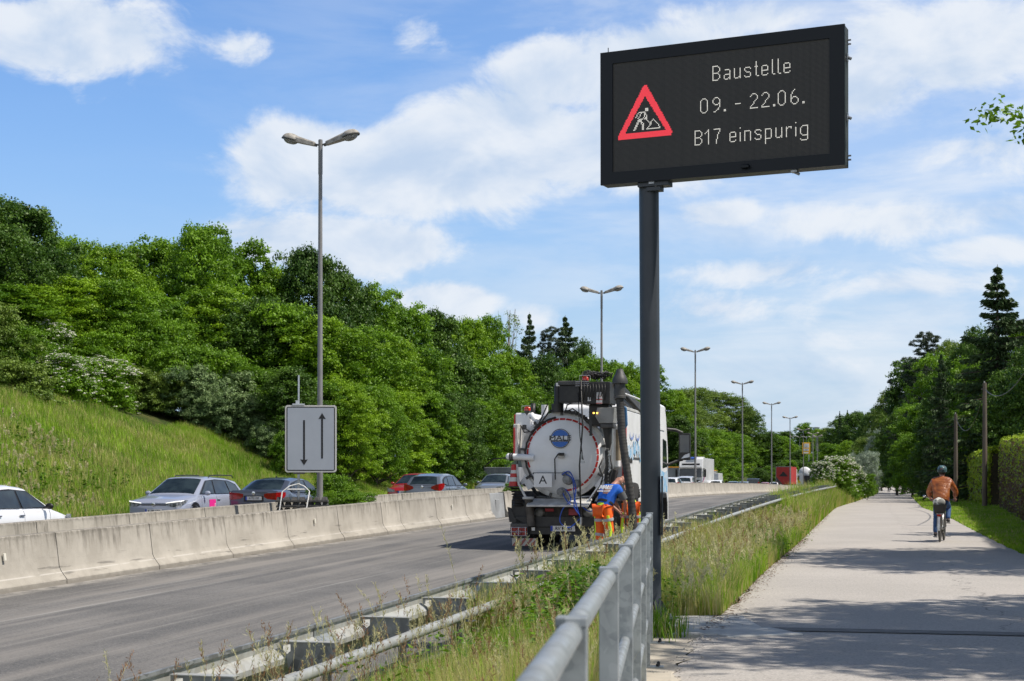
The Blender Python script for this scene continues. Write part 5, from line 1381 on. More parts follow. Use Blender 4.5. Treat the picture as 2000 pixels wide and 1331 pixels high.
def car(spec, loc, heading, label, plate=None, plate_rear=True, extra=None, name='car', group='cars queuing on the far carriageway', cat='car', facing=1):
    S = spec; L, W = S['L'], S['W'] / 2; P = S['paint']
    root = empty(name, loc, heading, label, cat, group)
    ends = [(0, .82), (.04, .90), (.12, .945), (.28, .975), (.6, 1.0)]
    def wf(y):
        d = L / 2 - abs(y); return W * float(np.interp(d, [e[0] for e in ends], [e[1] for e in ends]))
    ty = [p[0] for p in S['top']]; tz = [p[1] for p in S['top']]
    zt = lambda y: float(np.interp(y, ty, tz))
    ys = sorted(set([-L / 2, -L / 2 + .04, -L / 2 + .12, -L / 2 + .28, -L / 2 + .6, L / 2 - .6, L / 2 - .28, L / 2 - .12, L / 2 - .04, L / 2] + list(np.linspace(-L / 2 + .9, L / 2 - .9, 9)) + [p[0] for p in S['top'] if abs(p[0]) < L / 2]))
    rows = []
    for y in ys:
        w = wf(y); z1 = zt(y); z0 = .19 + (.06 if abs(y) > L / 2 - .1 else 0); e = L / 2 - abs(y)
        cr = .035 if y > 0 else .02
        half = [(0, z0), (w * .86, z0), (w * .97, z0 + .07), (w, z0 + .22), (w * 1.0, z0 + (z1 - z0) * .62), (w * .985, z1 - .10), (w * .955, z1 - .03), (w * .88, z1 + .0), (w * .5, z1 + cr * .8), (0, z1 + cr)]
        rows.append([(x, y, z) for x, z in half] + [(-x, y, z) for x, z in half[-2:0:-1]])
    m = MB(); m.strip(rows, close=True); n = len(rows[0]); m.f += [tuple(range(n)), tuple(range(len(rows) * n - 1, (len(rows) - 1) * n - 1, -1))]; m.mi += [0, 0]
    body = m.build('body', P, root, autosmooth=38)
    # greenhouse
    gh = S['glass']; gy = [p[0] for p in gh]; gzv = [p[1] for p in gh]; zbelt = S['belt']; wb = W * .93; wr = W * S.get('tumble', .74); zr = max(gzv)
    gzf = lambda y: float(np.interp(y, gy, gzv))
    def wz(y, z): return (wb - (wb - wr) * max(0, z - zbelt) / (zr - zbelt)) * (1 - .05 * abs(y / (L / 2)) ** 2)
    def ztop(y, f):
        z = gzf(y); return z + .025 * (1 - f * f) - .045 * abs(f) ** 7
    m = MB(); rows = []; yy = sorted(set(list(np.linspace(gy[0], gy[-1], 22)) + gy))
    for y in yy:
        w = wz(y, gzf(y)); row = [(wz(y, zbelt) , y, zbelt - .06)]
        fs_ = [1, .93, .8, .55, .25, 0, -.25, -.55, -.8, -.93, -1]
        row += [(w * f, y, max(zbelt - .05, ztop(y, f))) for f in fs_] + [(-wz(y, zbelt), y, zbelt - .06)]
        rows.append(row)
    m.strip(rows); m.build('cabin_shell', P, root, autosmooth=35)
    def screen(nm, ya, yb, ins0=.90, ins1=.88):
        m = MB(); rows = []
        for k in range(7):
            f = k / 6; y = ya + (yb - ya) * f; w = wz(y, gzf(y)) * (ins0 + (ins1 - ins0) * f)
            rows.append([(w * q, y, ztop(y, q * .9) + .008) for q in (-1, -.9, -.6, -.2, .2, .6, .9, 1)])
        m.strip(rows); return m.build(nm, M_GLASS, root, smooth=True)
    fr = S['front']; rr_ = S['rear']
    screen('windscreen', fr[0], fr[1]); screen('rear_window', rr_[0], rr_[1], .84, .82)
    for sd in (-1, 1):
        def sidepoly(nm, pts, mt, off):
            m = MB(); vs = [(sd * (wz(y, z) + off), y, z) for y, z in pts]
            # fan out from the middle so the pane follows the tumblehome
            m.add(vs, [tuple(range(len(vs)))]); return m.build(nm, mt, root, fixn=False)
        sidepoly('window_surround', S['dlo'], M_TRIM, .006)
        for w_ in S['panes']: sidepoly('side_window', w_, M_GLASS, .011)
        # wheels and arches
        for y in (S['ax'][0], S['ax'][1]):
            wh = empty('t'); D.objects.remove(wh)
            m = MB(); m.lathe([(.315, -.10), (.325, -.06), (.325, .06), (.315, .10), (.22, .105), (.22, -.105)][::-1], (0, 0, 0), axis='x', n=28)
            ty_ = m.build('wheel', M_TYRE, root, autosmooth=40); ty_.location = (sd * (W - .12), y, .325)
            m = MB(); x0 = .09 * sd
            m.lathe([(.001, x0 * .7), (.06, x0), (.20, x0 * .8), (.225, x0 * 1.12)], axis='x', n=20)
            for k in range(5): a = k * 1.2566; m.box((x0 * 1.02, math.cos(a) * .13, math.sin(a) * .13), (.02, .05, .17), rx=a - math.pi / 2)
            r_ = m.build('rim', M_RIM, autosmooth=40); r_.parent = ty_
            m = MB(); m.lathe([(.30, 0), (.385, 0), (.385, .008), (.30, .008)], axis='x', n=28); a_ = m.build('wheel_arch', M_TRIM, root); a_.location = (sd * (W - .004) - .004, y, .345)
        m = MB(); mx = sd * (W + .09); m.sphere((mx, S['mirror'], zbelt + .06), 1.0, 12, (.10, .055, .07)); m.box((sd * (W - .01), S['mirror'], zbelt + .015), (.12, .04, .03)); m.build('wing_mirror', S.get('mirror_mat', P), root, smooth=50)
        if facing > 0 or True:
            for y in S.get('handles', ()):
                m = MB(); m.box((sd * (W * 1.0 + .008), y, zbelt - .13), (.03, .19, .028)); m.build('door_handle', S.get('handle_mat', P), root, bevel=.008)
    for sd in (-1, 1):
        for y in S.get('gaps', (1.02, .02, -.98)):
            m = MB(); m.tube([(sd * (W + .001), y, .36), (sd * (W + .001), y - .02, .62), (sd * (W * .985 + .001), y - .03, zt(y) - .10), (sd * (W * .955 + .002), y - .035, zt(y) - .03)], .0045, 5); m.build('door_gap', M_TRIM, root)
    def wrap(nm, pts, mt, off=.008, end=1):
        """lamp that follows the body outline: pts = (x or side y, zlo, zhi); x<=.8W lies on the end face"""
        m = MB()
        for sd in (-1, 1):
            rows = []
            for kind, v, a, b in pts:
                if kind == 'x': p = (v * W, end * (L / 2 + off)); 
                else: y = end * (L / 2 - v); p = (wf(y) + off, y + end * off * .5)
                rows.append([(sd * p[0], p[1], a), (sd * p[0], p[1], b)])
            mm = MB(); mm.strip(rows); mm.build(nm, mt, root, fixn=False)
    if 'head' in S: wrap('headlight', S['head'], M_HEAD, end=1)
    if 'drl' in S: wrap('day_running_light', S['drl'], M_LAMPON, off=.012, end=1)
    if 'tail' in S: wrap('tail_light', S['tail'], M_TAIL, end=-1)
    def endbox(nm, x0, x1, z0, z1, mt, end, d=.012, bev=.004):
        m = MB(); m.bx(x0, x1, end * (L / 2 - .02), end * (L / 2 + d), z0, z1); return m.build(nm, mt, root, bevel=bev)
    for b in S.get('boxes', ()): endbox(*b)
    if S.get('badge'):
        z, end = S['badge']; m = MB(); m.lathe([(.058, 0), (.058, .012), (.045, .016), (.001, .016)], axis='y', n=20); o = m.build('badge', M_CHROME, root, smooth=40); o.location = (0, end * (L / 2 + .008), z); o.rotation_euler = (0, 0, 0 if end > 0 else math.pi)
    if plate:
        end = 1 if not plate_rear else -1; z = S['plate_z']
        o = endbox('number_plate', -.26, .26, z - .055, z + .055, M_PLATE, end, .022)
        m = MB(); m.bx(-.26 * 1 if end < 0 else .215, -.215 if end < 0 else .26, end * (L / 2 + .02), end * (L / 2 + .025), z - .055, z + .055); b = m.build('plate_band', M_BLUE); b.parent = o
        t = text_mesh('plate_text', plate, .098, M_BLACK, o, (.02 if end < 0 else -.02, end * (L / 2 + .0245), z), (math.radians(90), 0, 0 if end < 0 else math.pi), depth=.001, sx=.82, offset=.0015)
    for b in S.get('rails', ()):
        for sd in (-1, 1):
            m = MB(); m.tube([(sd * (wr - .06), b[0], zr - .03), (sd * (wr - .06), b[0] + .08, zr + .045), (sd * (wr - .06), (b[0] + b[1]) / 2, zr + .055), (sd * (wr - .06), b[1] - .08, zr + .035), (sd * (wr - .06), b[1], zr - .03)], .017, 8); m.build('roof_rail', M_TRIM, root, smooth=50)
    if extra: extra(root, S, wz, wf)
    return root

def lane_pt(Y, off): return (float(XB(Y)) + off, Y, float(ZB(Y)) + FARZ)
def head_away(Y): return -math.atan(float(XB(Y + 3) - XB(Y - 3)) / 6)
ESTATE = dict(L=4.6, W=1.80, belt=.93, tumble=.70, top=[(-2.3, .86), (-2.1, .93), (.85, .93), (1.2, .94), (2.05, .80), (2.3, .68)],
    glass=[(-2.22, .93), (-1.72, 1.38), (-1.2, 1.45), (-.2, 1.485), (.35, 1.45), (1.28, .93)], front=(1.20, .42), rear=(-2.16, -1.78),
    dlo=[(1.0, .965), (.38, 1.37), (-.3, 1.41), (-1.2, 1.375), (-1.66, 1.26), (-1.86, 1.03), (-1.2, .98)],
    panes=[[(.86, .985), (.34, 1.35), (-.02, 1.375), (.06, .975)], [(-.04, .975), (-.10, 1.38), (-.9, 1.37), (-1.02, .98)], [(-1.10, .985), (-.99, 1.36), (-1.20, 1.35), (-1.60, 1.24), (-1.78, 1.03)]],
    ax=(1.42, -1.26), mirror=.82, handles=(-.12, -1.12), head=[('x', .44, .66, .70), ('x', .62, .60, .735), ('x', .81, .585, .765), ('s', .08, .60, .78), ('s', .28, .70, .79), ('s', .42, .775, .79)],
    drl=[('x', .44, .695, .715), ('x', .81, .735, .765), ('s', .08, .75, .775), ('s', .22, .775, .787)],
    tail=[('x', .45, .80, .90), ('x', .81, .78, .92), ('s', .1, .78, .92), ('s', .3, .84, .9)], plate_z=.47, badge=(.665, 1),
    boxes=[('grille', -.40 * 1, .40, .635, .665, None, 1), ('lower_grille', -.80, .80, .24, .42, None, 1), ('grille_chrome', -.42, .42, .668, .676, 'c', 1)], rails=((-1.75, -.05),))
def fix(S, P):
    S = dict(S); S['paint'] = P
    S['boxes'] = [tuple(M_TRIM if v is None else (M_CHROME if v == 'c' else v) for v in b) for b in S.get('boxes', ())]; return S
SALOON = dict(L=4.5, W=1.82, belt=.93, tumble=.68, top=[(-2.25, .98), (-2.2, 1.04), (-1.55, 1.06), (-1.3, .95), (.85, .93), (1.2, .94), (2.05, .78), (2.25, .66)],
    glass=[(-1.68, 1.03), (-1.0, 1.36), (-.4, 1.42), (.15, 1.415), (.45, 1.37), (1.25, .93)], front=(1.17, .5), rear=(-1.64, -1.03),
    dlo=[(1.0, .965), (.4, 1.32), (0, 1.365), (-.5, 1.36), (-.95, 1.28), (-1.28, 1.06), (-1.2, .99)],
    panes=[[(.86, .985), (.36, 1.31), (.02, 1.34), (.04, .975)], [(-.06, .975), (-.08, 1.345), (-.5, 1.335), (-.85, 1.25), (-.98, .99)], [(-1.04, 1.0), (-.93, 1.24), (-1.20, 1.07)]],
    ax=(1.38, -1.38), mirror=.80, handles=(-.15, -1.02), head=[('x', .5, .58, .70), ('x', .81, .57, .74), ('s', .1, .6, .76), ('s', .4, .7, .76)],
    tail=[('x', .38, .84, .93), ('x', .5, .78, .955), ('x', .81, .755, .975), ('s', .06, .76, .985), ('s', .2, .79, .99), ('s', .36, .88, .985)], plate_z=.80, badge=(.955, -1),
    boxes=[('plate_recess', -.33, .33, .70, .885, None, -1, .006), ('bumper_line', -.72, .72, .62, .632, None, -1)], tumble_=1)
HATCH = dict(L=4.02, W=1.76, belt=.96, tumble=.70, top=[(-2.01, .92), (-1.9, .97), (.7, .95), (1.1, .96), (1.8, .80), (2.01, .66)],
    glass=[(-1.92, .97), (-1.58, 1.36), (-1.1, 1.455), (-.2, 1.485), (.3, 1.44), (1.22, .95)], front=(1.14, .38), rear=(-1.88, -1.60),
    dlo=[(.98, .985), (.34, 1.36), (-.3, 1.405), (-1.0, 1.37), (-1.4, 1.24), (-1.52, 1.06), (-1.1, .99)],
    panes=[[(.84, 1.0), (.30, 1.345), (-.06, 1.37), (0, .99)], [(-.1, .99), (-.13, 1.375), (-.8, 1.35), (-.92, .995)], [(-1.0, 1.0), (-.9, 1.34), (-1.32, 1.22), (-1.44, 1.07)]],
    ax=(1.25, -1.25), mirror=.80, handles=(-.12, -.98), head=[('x', .48, .64, .74), ('x', .81, .62, .80), ('s', .1, .64, .83), ('s', .38, .76, .83)],
    tail=[('x', .44, .86, .94), ('x', .60, .80, 1.0), ('x', .81, .76, 1.05), ('s', .06, .78, 1.07), ('s', .16, .84, 1.08), ('s', .3, .94, 1.06)], plate_z=.62, badge=(.93, -1),
    boxes=[('bumper_line', -.66, .66, .60, .612, None, -1), ('lower_grille', -.6, .6, .26, .42, None, 1), ('grille', -.34, .34, .60, .66, None, 1)])
SUV = dict(HATCH, L=4.5, W=1.86, belt=1.08, tumble=.74, top=[(-2.25, 1.02), (-2.15, 1.09), (.7, 1.07), (1.1, 1.08), (2.0, .95), (2.25, .80)],
    glass=[(-2.16, 1.09), (-1.85, 1.50), (-1.3, 1.60), (-.2, 1.64), (.4, 1.58), (1.25, 1.07)], front=(1.18, .48), rear=(-2.12, -1.87),
    dlo=[(1.0, 1.10), (.4, 1.49), (-.3, 1.54), (-1.3, 1.51), (-1.75, 1.38), (-1.85, 1.18), (-1.1, 1.11)],
    panes=[[(.86, 1.12), (.36, 1.475), (-.06, 1.51), (0, 1.11)], [(-.1, 1.11), (-.13, 1.51), (-.95, 1.49), (-1.0, 1.115)], [(-1.1, 1.12), (-1.05, 1.48), (-1.66, 1.36), (-1.76, 1.19)]], ax=(1.4, -1.4), plate_z=.78,
    tail=[('x', .44, .92, 1.0), ('x', .60, .90, 1.05), ('x', .81, .88, 1.08), ('s', .1, .9, 1.08), ('s', .3, 1.0, 1.07)], rails=((-1.7, .1),))
P_SILV = paint('paint_silver_blue', (.33, .36, .45)); P_GREY = paint('paint_dark_grey', (.085, .10, .135), .35, .3); P_SILG = paint('paint_mid_grey', (.15, .175, .21), .35, .3)
P_WHITE = paint('paint_white', (.80, .81, .83)); P_RED = paint('paint_red', (.32, .015, .012)); P_STEEL = paint('paint_steel_blue', (.20, .225, .26), .2)
P_NAVY = paint('paint_navy', (.012, .018, .035)); P_SUV = paint('paint_pearl', (.58, .60, .64))
M_PINK = mat('pink_sticker', (.85, .03, .30), .5); M_WTXT = mat('white_print', (.8, .8, .8), .5)
def golf_extra(root, S, wz, wf):
    W = S['W'] / 2
    m = MB(); m.prism([(.72 - .62, .34), (.72 - .15, .34), (.72 - .15, .80), (.72 - .62, .80)], (W * 1.0 + .003, 0, 0), (W * 1.0 + .007, 0, 0), u=(0, 1, 0)) ; 
    m2 = MB(); m2.prism([(.10, .34), (.52, .34), (.52, .80), (.10, .80)], (-W - .007, 0, 0), (-W - .003, 0, 0), u=(0, 1, 0)); o = m2.build('door_sticker', M_PINK, root)
    # stickers on the driver's side (facing the median); two tiny white prints
    t = MB(); t.box((-W - .0085, .31, .57), (.003, .22, .028)); t.box((-W - .0085, .155, .58), (.003, .03, .16)); t.box((-W - .0085, .155, .66), (.003, .055, .03)); b = t.build('sticker_print', M_WTXT); b.parent = o
    text_mesh('badge_letter', 'W', .075, M_TRIM, root, (0, S['L'] / 2 + .0255, .655), (math.radians(90), 0, math.pi), depth=.001); text_mesh('badge_letter', 'V', .05, M_TRIM, root, (0, S['L'] / 2 + .0255, .69), (math.radians(90), 0, math.pi), depth=.001)
# cars seen near the left side of the photograph
hA = math.atan(.277)
car(fix(ESTATE, P_SILV), (-9.88, 47.2, gz(-9.88, 47.2)), math.pi - hA, 'silver-grey estate car facing us with a pink sticker on its door', plate='A  HR 2400', plate_rear=False, extra=golf_extra, facing=1)
car(fix(dict(SALOON, mirror_mat=P_GREY), P_GREY), (-7.26, 48.9, gz(-7.26, 48.9)), -hA, 'dark grey saloon seen from behind with red tail lights and plate A YG 197', plate='A YG 197', extra=lambda root, S, wz, wf: MB().prism([(-.06, 0), (.06, 0), (-.05, .05)], (-.01, -.55, 1.44), (.01, -.55, 1.44), u=(0, 1, 0)).build('roof_aerial', M_TRIM, root))
W_ = fix(dict(HATCH, mirror_mat=M_TRIM, handle_mat=M_CHROME), P_WHITE)
car(W_, (-11.45, 33.7, gz(-11.45, 33.7)), -hA, 'white hatchback cut by the left edge, driving away behind the walls')
car(fix(HATCH, P_SILG), (-3.15, 65.0, gz(-3.15, 65)), -hA, 'blue-grey hatchback seen from behind, overlapping the red car', plate='A OM 53')
car(fix(HATCH, P_RED), (-4.42, 72.1, gz(-4.42, 72.1)), math.pi - hA, 'red car facing us, half hidden behind the blue-grey hatchback', plate='A RK 81', plate_rear=False)
car(fix(HATCH, P_STEEL), (-.75, 86.1, gz(-.75, 86.1)), math.pi - hA, 'pale steel-blue hatchback facing us just left of the suction truck', plate='A LM 27', plate_rear=False)
def solve_lane(px, off):
    Y = 100.0
    while Y < 330:
        if (px - CX) / FPX * Y <= float(XB(Y)) + off: return Y
        Y += .5
    return 330
Q = [(1311, -7.0, HATCH, P_WHITE, 'white car at the right edge of the sign post, in the queue', 1), (1340, -7.0, SUV, P_SUV, 'pearl-white SUV in front of the white lorry', 1),
     (1400, -7.2, HATCH, P_WHITE, 'white car right of the white lorry, its back half above the wall', 1), (1432, -7.0, SALOON, P_NAVY, 'low dark blue car of which only the roof shows', 1),
     (1453, -7.0, HATCH, P_STEEL, 'grey-blue car left of the dark van in the queue', 1), (1494, -7.0, HATCH, P_RED, 'dark red car right of the dark van in the queue', 1), (1512, -7.0, SALOON, P_WHITE, 'white saloon in front of the red trailer', 1)]
for px, off, S_, P_, lb, d in Q:
    Y = solve_lane(px, off); c = lane_pt(Y, off); car(fix(S_, P_), c, head_away(Y), lb)
# van: tall box shape
VAN = dict(SUV, L=4.9, W=1.95, belt=1.25, tumble=.86, top=[(-2.45, 1.2), (-2.4, 1.26), (1.2, 1.24), (1.5, 1.2), (2.2, 1.0), (2.45, .8)],
    glass=[(-2.42, 1.26), (-2.3, 1.85), (-2.0, 1.94), (-.2, 1.96), (.8, 1.9), (1.6, 1.22)], front=(1.52, .9), rear=(-2.41, -2.31),
    dlo=[(1.3, 1.28), (.8, 1.78), (-.3, 1.84), (-2.1, 1.82), (-2.15, 1.3)], panes=[[(1.15, 1.3), (.75, 1.76), (.2, 1.79), (.2, 1.3)], [(.1, 1.3), (.1, 1.79), (-2.0, 1.78), (-2.05, 1.32)]], plate_z=.9,
    tail=[('x', .70, .9, 1.5), ('x', .81, .9, 1.5), ('s', .05, .9, 1.5)], rails=())
Y = solve_lane(1473, -7.0); car(fix(VAN, P_NAVY), lane_pt(Y, -7.0), head_away(Y), 'dark blue van standing out above the queue', name='van', cat='van')

# ---- lorries
M_LORRYW = mat('lorry_white', (.78, .79, .80), .35, c2=(.66, .67, .68), scale=1.4, coat=.3)
M_GREYC = mat('curtain_grey', (.30, .31, .33), .6, c2=(.20, .21, .22), scale=2, stretch=(1, 1, .2))
M_ORANGE = mat('orange_paint', (.75, .33, .03), .5); M_REDC = mat('curtain_red', (.52, .035, .03), .55, c2=(.40, .025, .02), scale=1.5, stretch=(1, 1, .3))
M_STRB = mat('stripe_blue', (.03, .09, .38), .5); M_STRR = mat('stripe_red', (.6, .03, .05), .5)
def lorry_wheels(root, ys, x=1.05, r=.5):
    for y in ys:
        for sd in (-1, 1):
            m = MB(); m.lathe([(.28, -.15), (r * .95, -.15), (r, -.1), (r, .1), (r * .95, .15), (.28, .15)], axis='x', n=26); w = m.build('wheel', M_TYRE, root, autosmooth=40); w.location = (sd * x, y, r)
            m = MB(); m.lathe([(.001, sd * .10), (.12, sd * .12), (.13, sd * .03), (.25, sd * .05), (.28, sd * .14)], axis='x', n=20); q = m.build('rim', M_RIM, autosmooth=40); q.parent = w
def cab(root, y0, H=3.9, P=None, visor=None, w=1.24, night=True):
    """tractor cab with its front at y0+1.15, facing +y"""
    P = P or M_LORRYW
    side = [(-1.15, .75), (-1.15, H - .12), (-1.0, H), (.15, H), (.55, H - .25), (.95, 2.55), (1.12, 1.9), (1.15, 1.0), (1.15, .45), (.3, .45), (.25, 1.0), (-.75, 1.0), (-.8, .75)]
    m = MB(); m.prism([(a, b) for a, b in side], (-w, y0, 0), (w, y0, 0), u=(0, 1, 0)); c = m.build('cab', P, root, bevel=.05)
    m = MB(); rows = []
    for f in (0, .33, .66, 1): y = y0 + 1.14 - .20 * f + .03; z = 1.72 + .95 * f; rows.append([(x * w, y + .02 * (1 - abs(x) ** 3), z) for x in (-.93, -.6, 0, .6, .93)])
    m.strip(rows); m.build('windscreen', M_GLASS, root, smooth=True)
    m = MB(); m.bx(-w * .95, w * .95, y0 + 1.0, y0 + 1.25, 2.72, 2.86); m.build('sun_visor', P, root, bevel=.03)
    m = MB(); m.bx(-w * .75, w * .75, y0 + .62, y0 + .80, 2.98, 3.16); m.build('light_bar', M_TRIM, root, bevel=.01)
    m = MB(); m.bx(-w * .8, w * .8, y0 + 1.13, y0 + 1.17, .95, 1.45); m.build('grille', M_TRIM, root, bevel=.01)
    for sd in (-1, 1):
        m = MB(); m.add([(sd * (w + .006), y0 + a, b) for a, b in [(.85, 1.75), (.72, 2.60), (.05, 2.60), (.0, 1.75)]], [(0, 1, 2, 3)]); m.build('side_window', M_GLASS, root, fixn=False)
        m = MB(); m.bx(sd * (w - .4), sd * (w - .05), y0 + 1.14, y0 + 1.18, .62, .80); m.build('headlight', M_HEAD, root, bevel=.01)
        m = MB(); m.bx(sd * (w + .14), sd * (w + .36), y0 + .92, y0 + 1.06, 1.75, 2.55); m.tube([(sd * w, y0 + .9, 2.65), (sd * (w + .25), y0 + 1.0, 2.6)], .03, 6); m.build('wing_mirror', M_TRIM, root, bevel=.03)
    return c
def box_body(root, nm, y0, y1, z0, z1, mt, w=1.26, bevel=.03):
    m = MB(); m.bx(-w, w, y0, y1, z0, z1); return m.build(nm, mt, root, bevel=bevel)
# white lorry facing us
Y = 160.0; X = .118 * Y; r = empty('lorry', (X, Y + 1.2, float(ZB(Y)) + FARZ), math.pi + head_away(Y), 'white lorry facing us with red and blue side stripes, behind the pearl-white SUV', 'lorry', 'lorries on the far carriageway')
cab(r, 0, 3.85); box_body(r, 'load_box', -9.5, -1.35, 1.05, 3.75, M_LORRYW); m = MB(); m.bx(-.45, .45, -9.3, 1.0, .55, .95); m.build('chassis', M_TRIM, r); lorry_wheels(r, (.15, -6.2, -7.5))
for nm, mt, dz in (('blue_stripe', M_STRB, 0), ('red_stripe', M_STRR, -.16)):
    for sd in (-1, 1):
        m = MB(); m.add([(sd * 1.262, 1.0, 1.25 + dz), (sd * 1.262, 1.0, 1.38 + dz), (sd * 1.262, -1.0, 2.2 + dz), (sd * 1.262, -1.0, 2.05 + dz)], [(0, 1, 2, 3)]); m.build(nm, mt, r, fixn=False)
m = MB(); m.box((-.1, .52, 3.72), (.9, .3, .12), rx=-.5); m.build('roof_stripe', M_STRB, r)
# curtain trailers with orange top rail, parked beyond the queue
for (X, Y, L_, lb) in [(float(XB(192)) - 15, 192.0, 13.6, 'grey curtain-sided trailer with orange top edge left of the white lorry'), (float(XB(219)) - 15, 219.0, 16.0, 'grey curtain-sided trailer with orange top edge right of the white lorry')]:
    hh = head_away(Y); r = empty('trailer', (X, Y, float(ZB(Y)) + FARZ), hh, lb, 'trailer', 'trailers standing beyond the queue')
    box_body(r, 'curtain_body', -L_ / 2, L_ / 2, .95, 3.10, M_GREYC); box_body(r, 'top_rail', -L_ / 2, L_ / 2, 3.103, 3.25, M_ORANGE, w=1.28)
    m = MB(); m.bx(-.4, .4, -L_ / 2 + .3, L_ / 2 - .3, .6, .95); m.build('chassis', M_TRIM, r); lorry_wheels(r, (-L_ / 2 + 1.4, -L_ / 2 + 2.7, L_ / 2 - 2))
    for k in range(6): y = -L_ / 2 + (k + .5) * L_ / 6; m = MB(); m.bx(1.262, 1.275, y - .05, y + .05, .97, 3.08); m.build('post', M_ALU, r)
# white box van beyond
Y = 178.0; X = (1392 - CX) / FPX * Y; r = empty('box_van', (X, Y, float(ZB(Y)) + FARZ), head_away(Y), 'white box van with a red and blue band right of the white lorry', 'van')
box_body(r, 'load_box', -3, 1.2, .8, 2.35, M_LORRYW, w=1.0); box_body(r, 'red_band', -3.01, 1.19, 1.25, 1.5, M_STRR, w=1.004, bevel=0); box_body(r, 'blue_band', -3.01, 1.19, 1.02, 1.25, M_STRB, w=1.004, bevel=0)
m = MB(); m.prism([(1.25, .4), (1.25, 2.1), (1.9, 2.1), (2.5, 1.4), (3.1, 1.2), (3.2, .4)], (-.95, 0, 0), (.95, 0, 0), u=(0, 1, 0)); m.build('cab', M_LORRYW, r, bevel=.05); lorry_wheels(r, (-2, 2.4), .85, .36)
# red trailer (rear towards us)
Y = 258.0; X = (1530 - CX) / FPX * Y; hr = head_away(Y); r = empty('red_trailer', (X, Y, float(ZB(Y)) + FARZ), hr - .02, 'red curtain-sided trailer with a dark triangle on its back', 'trailer', 'lorries on the far carriageway')
box_body(r, 'curtain_body', 0, 13.0, 1.0, 4.0, M_REDC); box_body(r, 'bumper', -.05, .2, .45, .75, M_TRIM); m = MB(); m.bx(-.4, .4, .3, 14, .6, 1.0); m.build('chassis', M_TRIM, r); lorry_wheels(r, (2.0, 3.3, 4.6))
m = MB(); m.prism([(-.75, 2.35), (.75, 2.35), (.5, 2.65), (0, 3.2), (-.5, 2.65)], (0, -.012, 0), (0, -.004, 0)); m.prism([(-.35, 2.45), (.35, 2.45), (0, 2.8)], (0, -.016, 0), (0, -.012, 0)); m.build('triangle_mark', M_TRIM, r)
m = MB(); m.prism([(-1.25, 1.0), (-1.25, 2.4), (-.1, 1.0)], (0, -.010, 0), (0, -.004, 0)); m.build('dark_corner', mat('grey_print', (.08, .07, .07), .6), r)
m = MB(); m.bx(-1.27, -1.19, -.03, .02, 1.0, 4.02); m.bx(1.19, 1.27, -.03, .02, 1.0, 4.02); m.bx(-1.19, 1.19, -.03, .02, 3.94, 4.02); m.build('rear_frame', M_GREYC, r, bevel=.005)
cab(r, 14.5, 3.7, M_LORRYW)
# second, paler lorry with white tank behind it
Y = 292.0; X = (1572 - CX) / FPX * Y; r = empty('tank_lorry', (X, Y, float(ZB(Y)) + FARZ), head_away(Y), 'distant lorry with a white tank and dark rear, right of the red trailer', 'lorry', 'lorries on the far carriageway')
m = MB(); m.lathe([(.001, 0), (.9, .1), (1.15, .35), (1.2, .6), (1.2, 6), (1.15, 6.3), (.001, 6.5)], (0, 0, 2.75), axis='y', n=24); m.build('tank', M_LORRYW, r, smooth=50)
box_body(r, 'rear_equipment', -.5, .1, .6, 2.3, M_TRIM, w=1.2); m = MB(); m.bx(-.5, .5, -.2, 8.5, .6, 1.4); m.build('chassis', M_TRIM, r); lorry_wheels(r, (1.2, 2.5, 7.4)); cab(r, 7.6, 3.4)
Y = 280.0; X = (1559 - CX) / FPX * Y; r = empty('site_van', (X, Y, float(ZB(Y)) + FARZ), head_away(Y), 'white works van with a yellow warning triangle on its back', 'van')
box_body(r, 'load_box', -2.2, .8, .5, 2.7, M_LORRYW, w=.95); m = MB(); m.prism([(-.55, 1.0), (.55, 1.0), (0, 2.2)], (0, -2.225, 0), (0, -2.205, 0)); m.build('warning_triangle', mat('yellow_board', (.80, .62, .02), .5), r)
m = MB(); m.prism([(.85, .4), (.85, 2.2), (1.4, 2.1), (2.1, 1.4), (2.6, 1.1), (2.6, .4)], (-.93, 0, 0), (.93, 0, 0), u=(0, 1, 0)); m.build('cab', M_LORRYW, r, bevel=.05); lorry_wheels(r, (-1.5, 1.8), .82, .36)
# grey lorry glimpsed left of the suction truck
Y = 104.0; X = (996 - CX) / FPX * Y; r = empty('flatbed_lorry', (X, Y, gz(X, Y)), head_away(Y), 'blue-grey lorry bed with dark frame half hidden left of the suction truck', 'lorry', 'lorries on the far carriageway')
box_body(r, 'load_crate', -2.5, 3.0, 1.0, 2.0, M_GREYC, w=1.2); m = MB()
m.tube([(-1.15, -2.55, 1.0), (-1.15, -2.55, 2.05), (-.5, -2.55, 2.55), (1.15, -2.55, 2.7), (1.15, -2.55, 1.0)], .05, 6); m.tube([(-1.15, -2.55, 1.5), (1.15, -2.55, 1.6)], .04, 6); m.build('rear_frame', M_TRIM, r)
m = MB(); m.bx(-.45, .45, -2.4, 6, .6, 1.0); m.build('chassis', M_TRIM, r); lorry_wheels(r, (-1.4, 4.6)); cab(r, 4.6, 2.8, M_STEELP if 'M_STEELP' in globals() else P_STEEL)

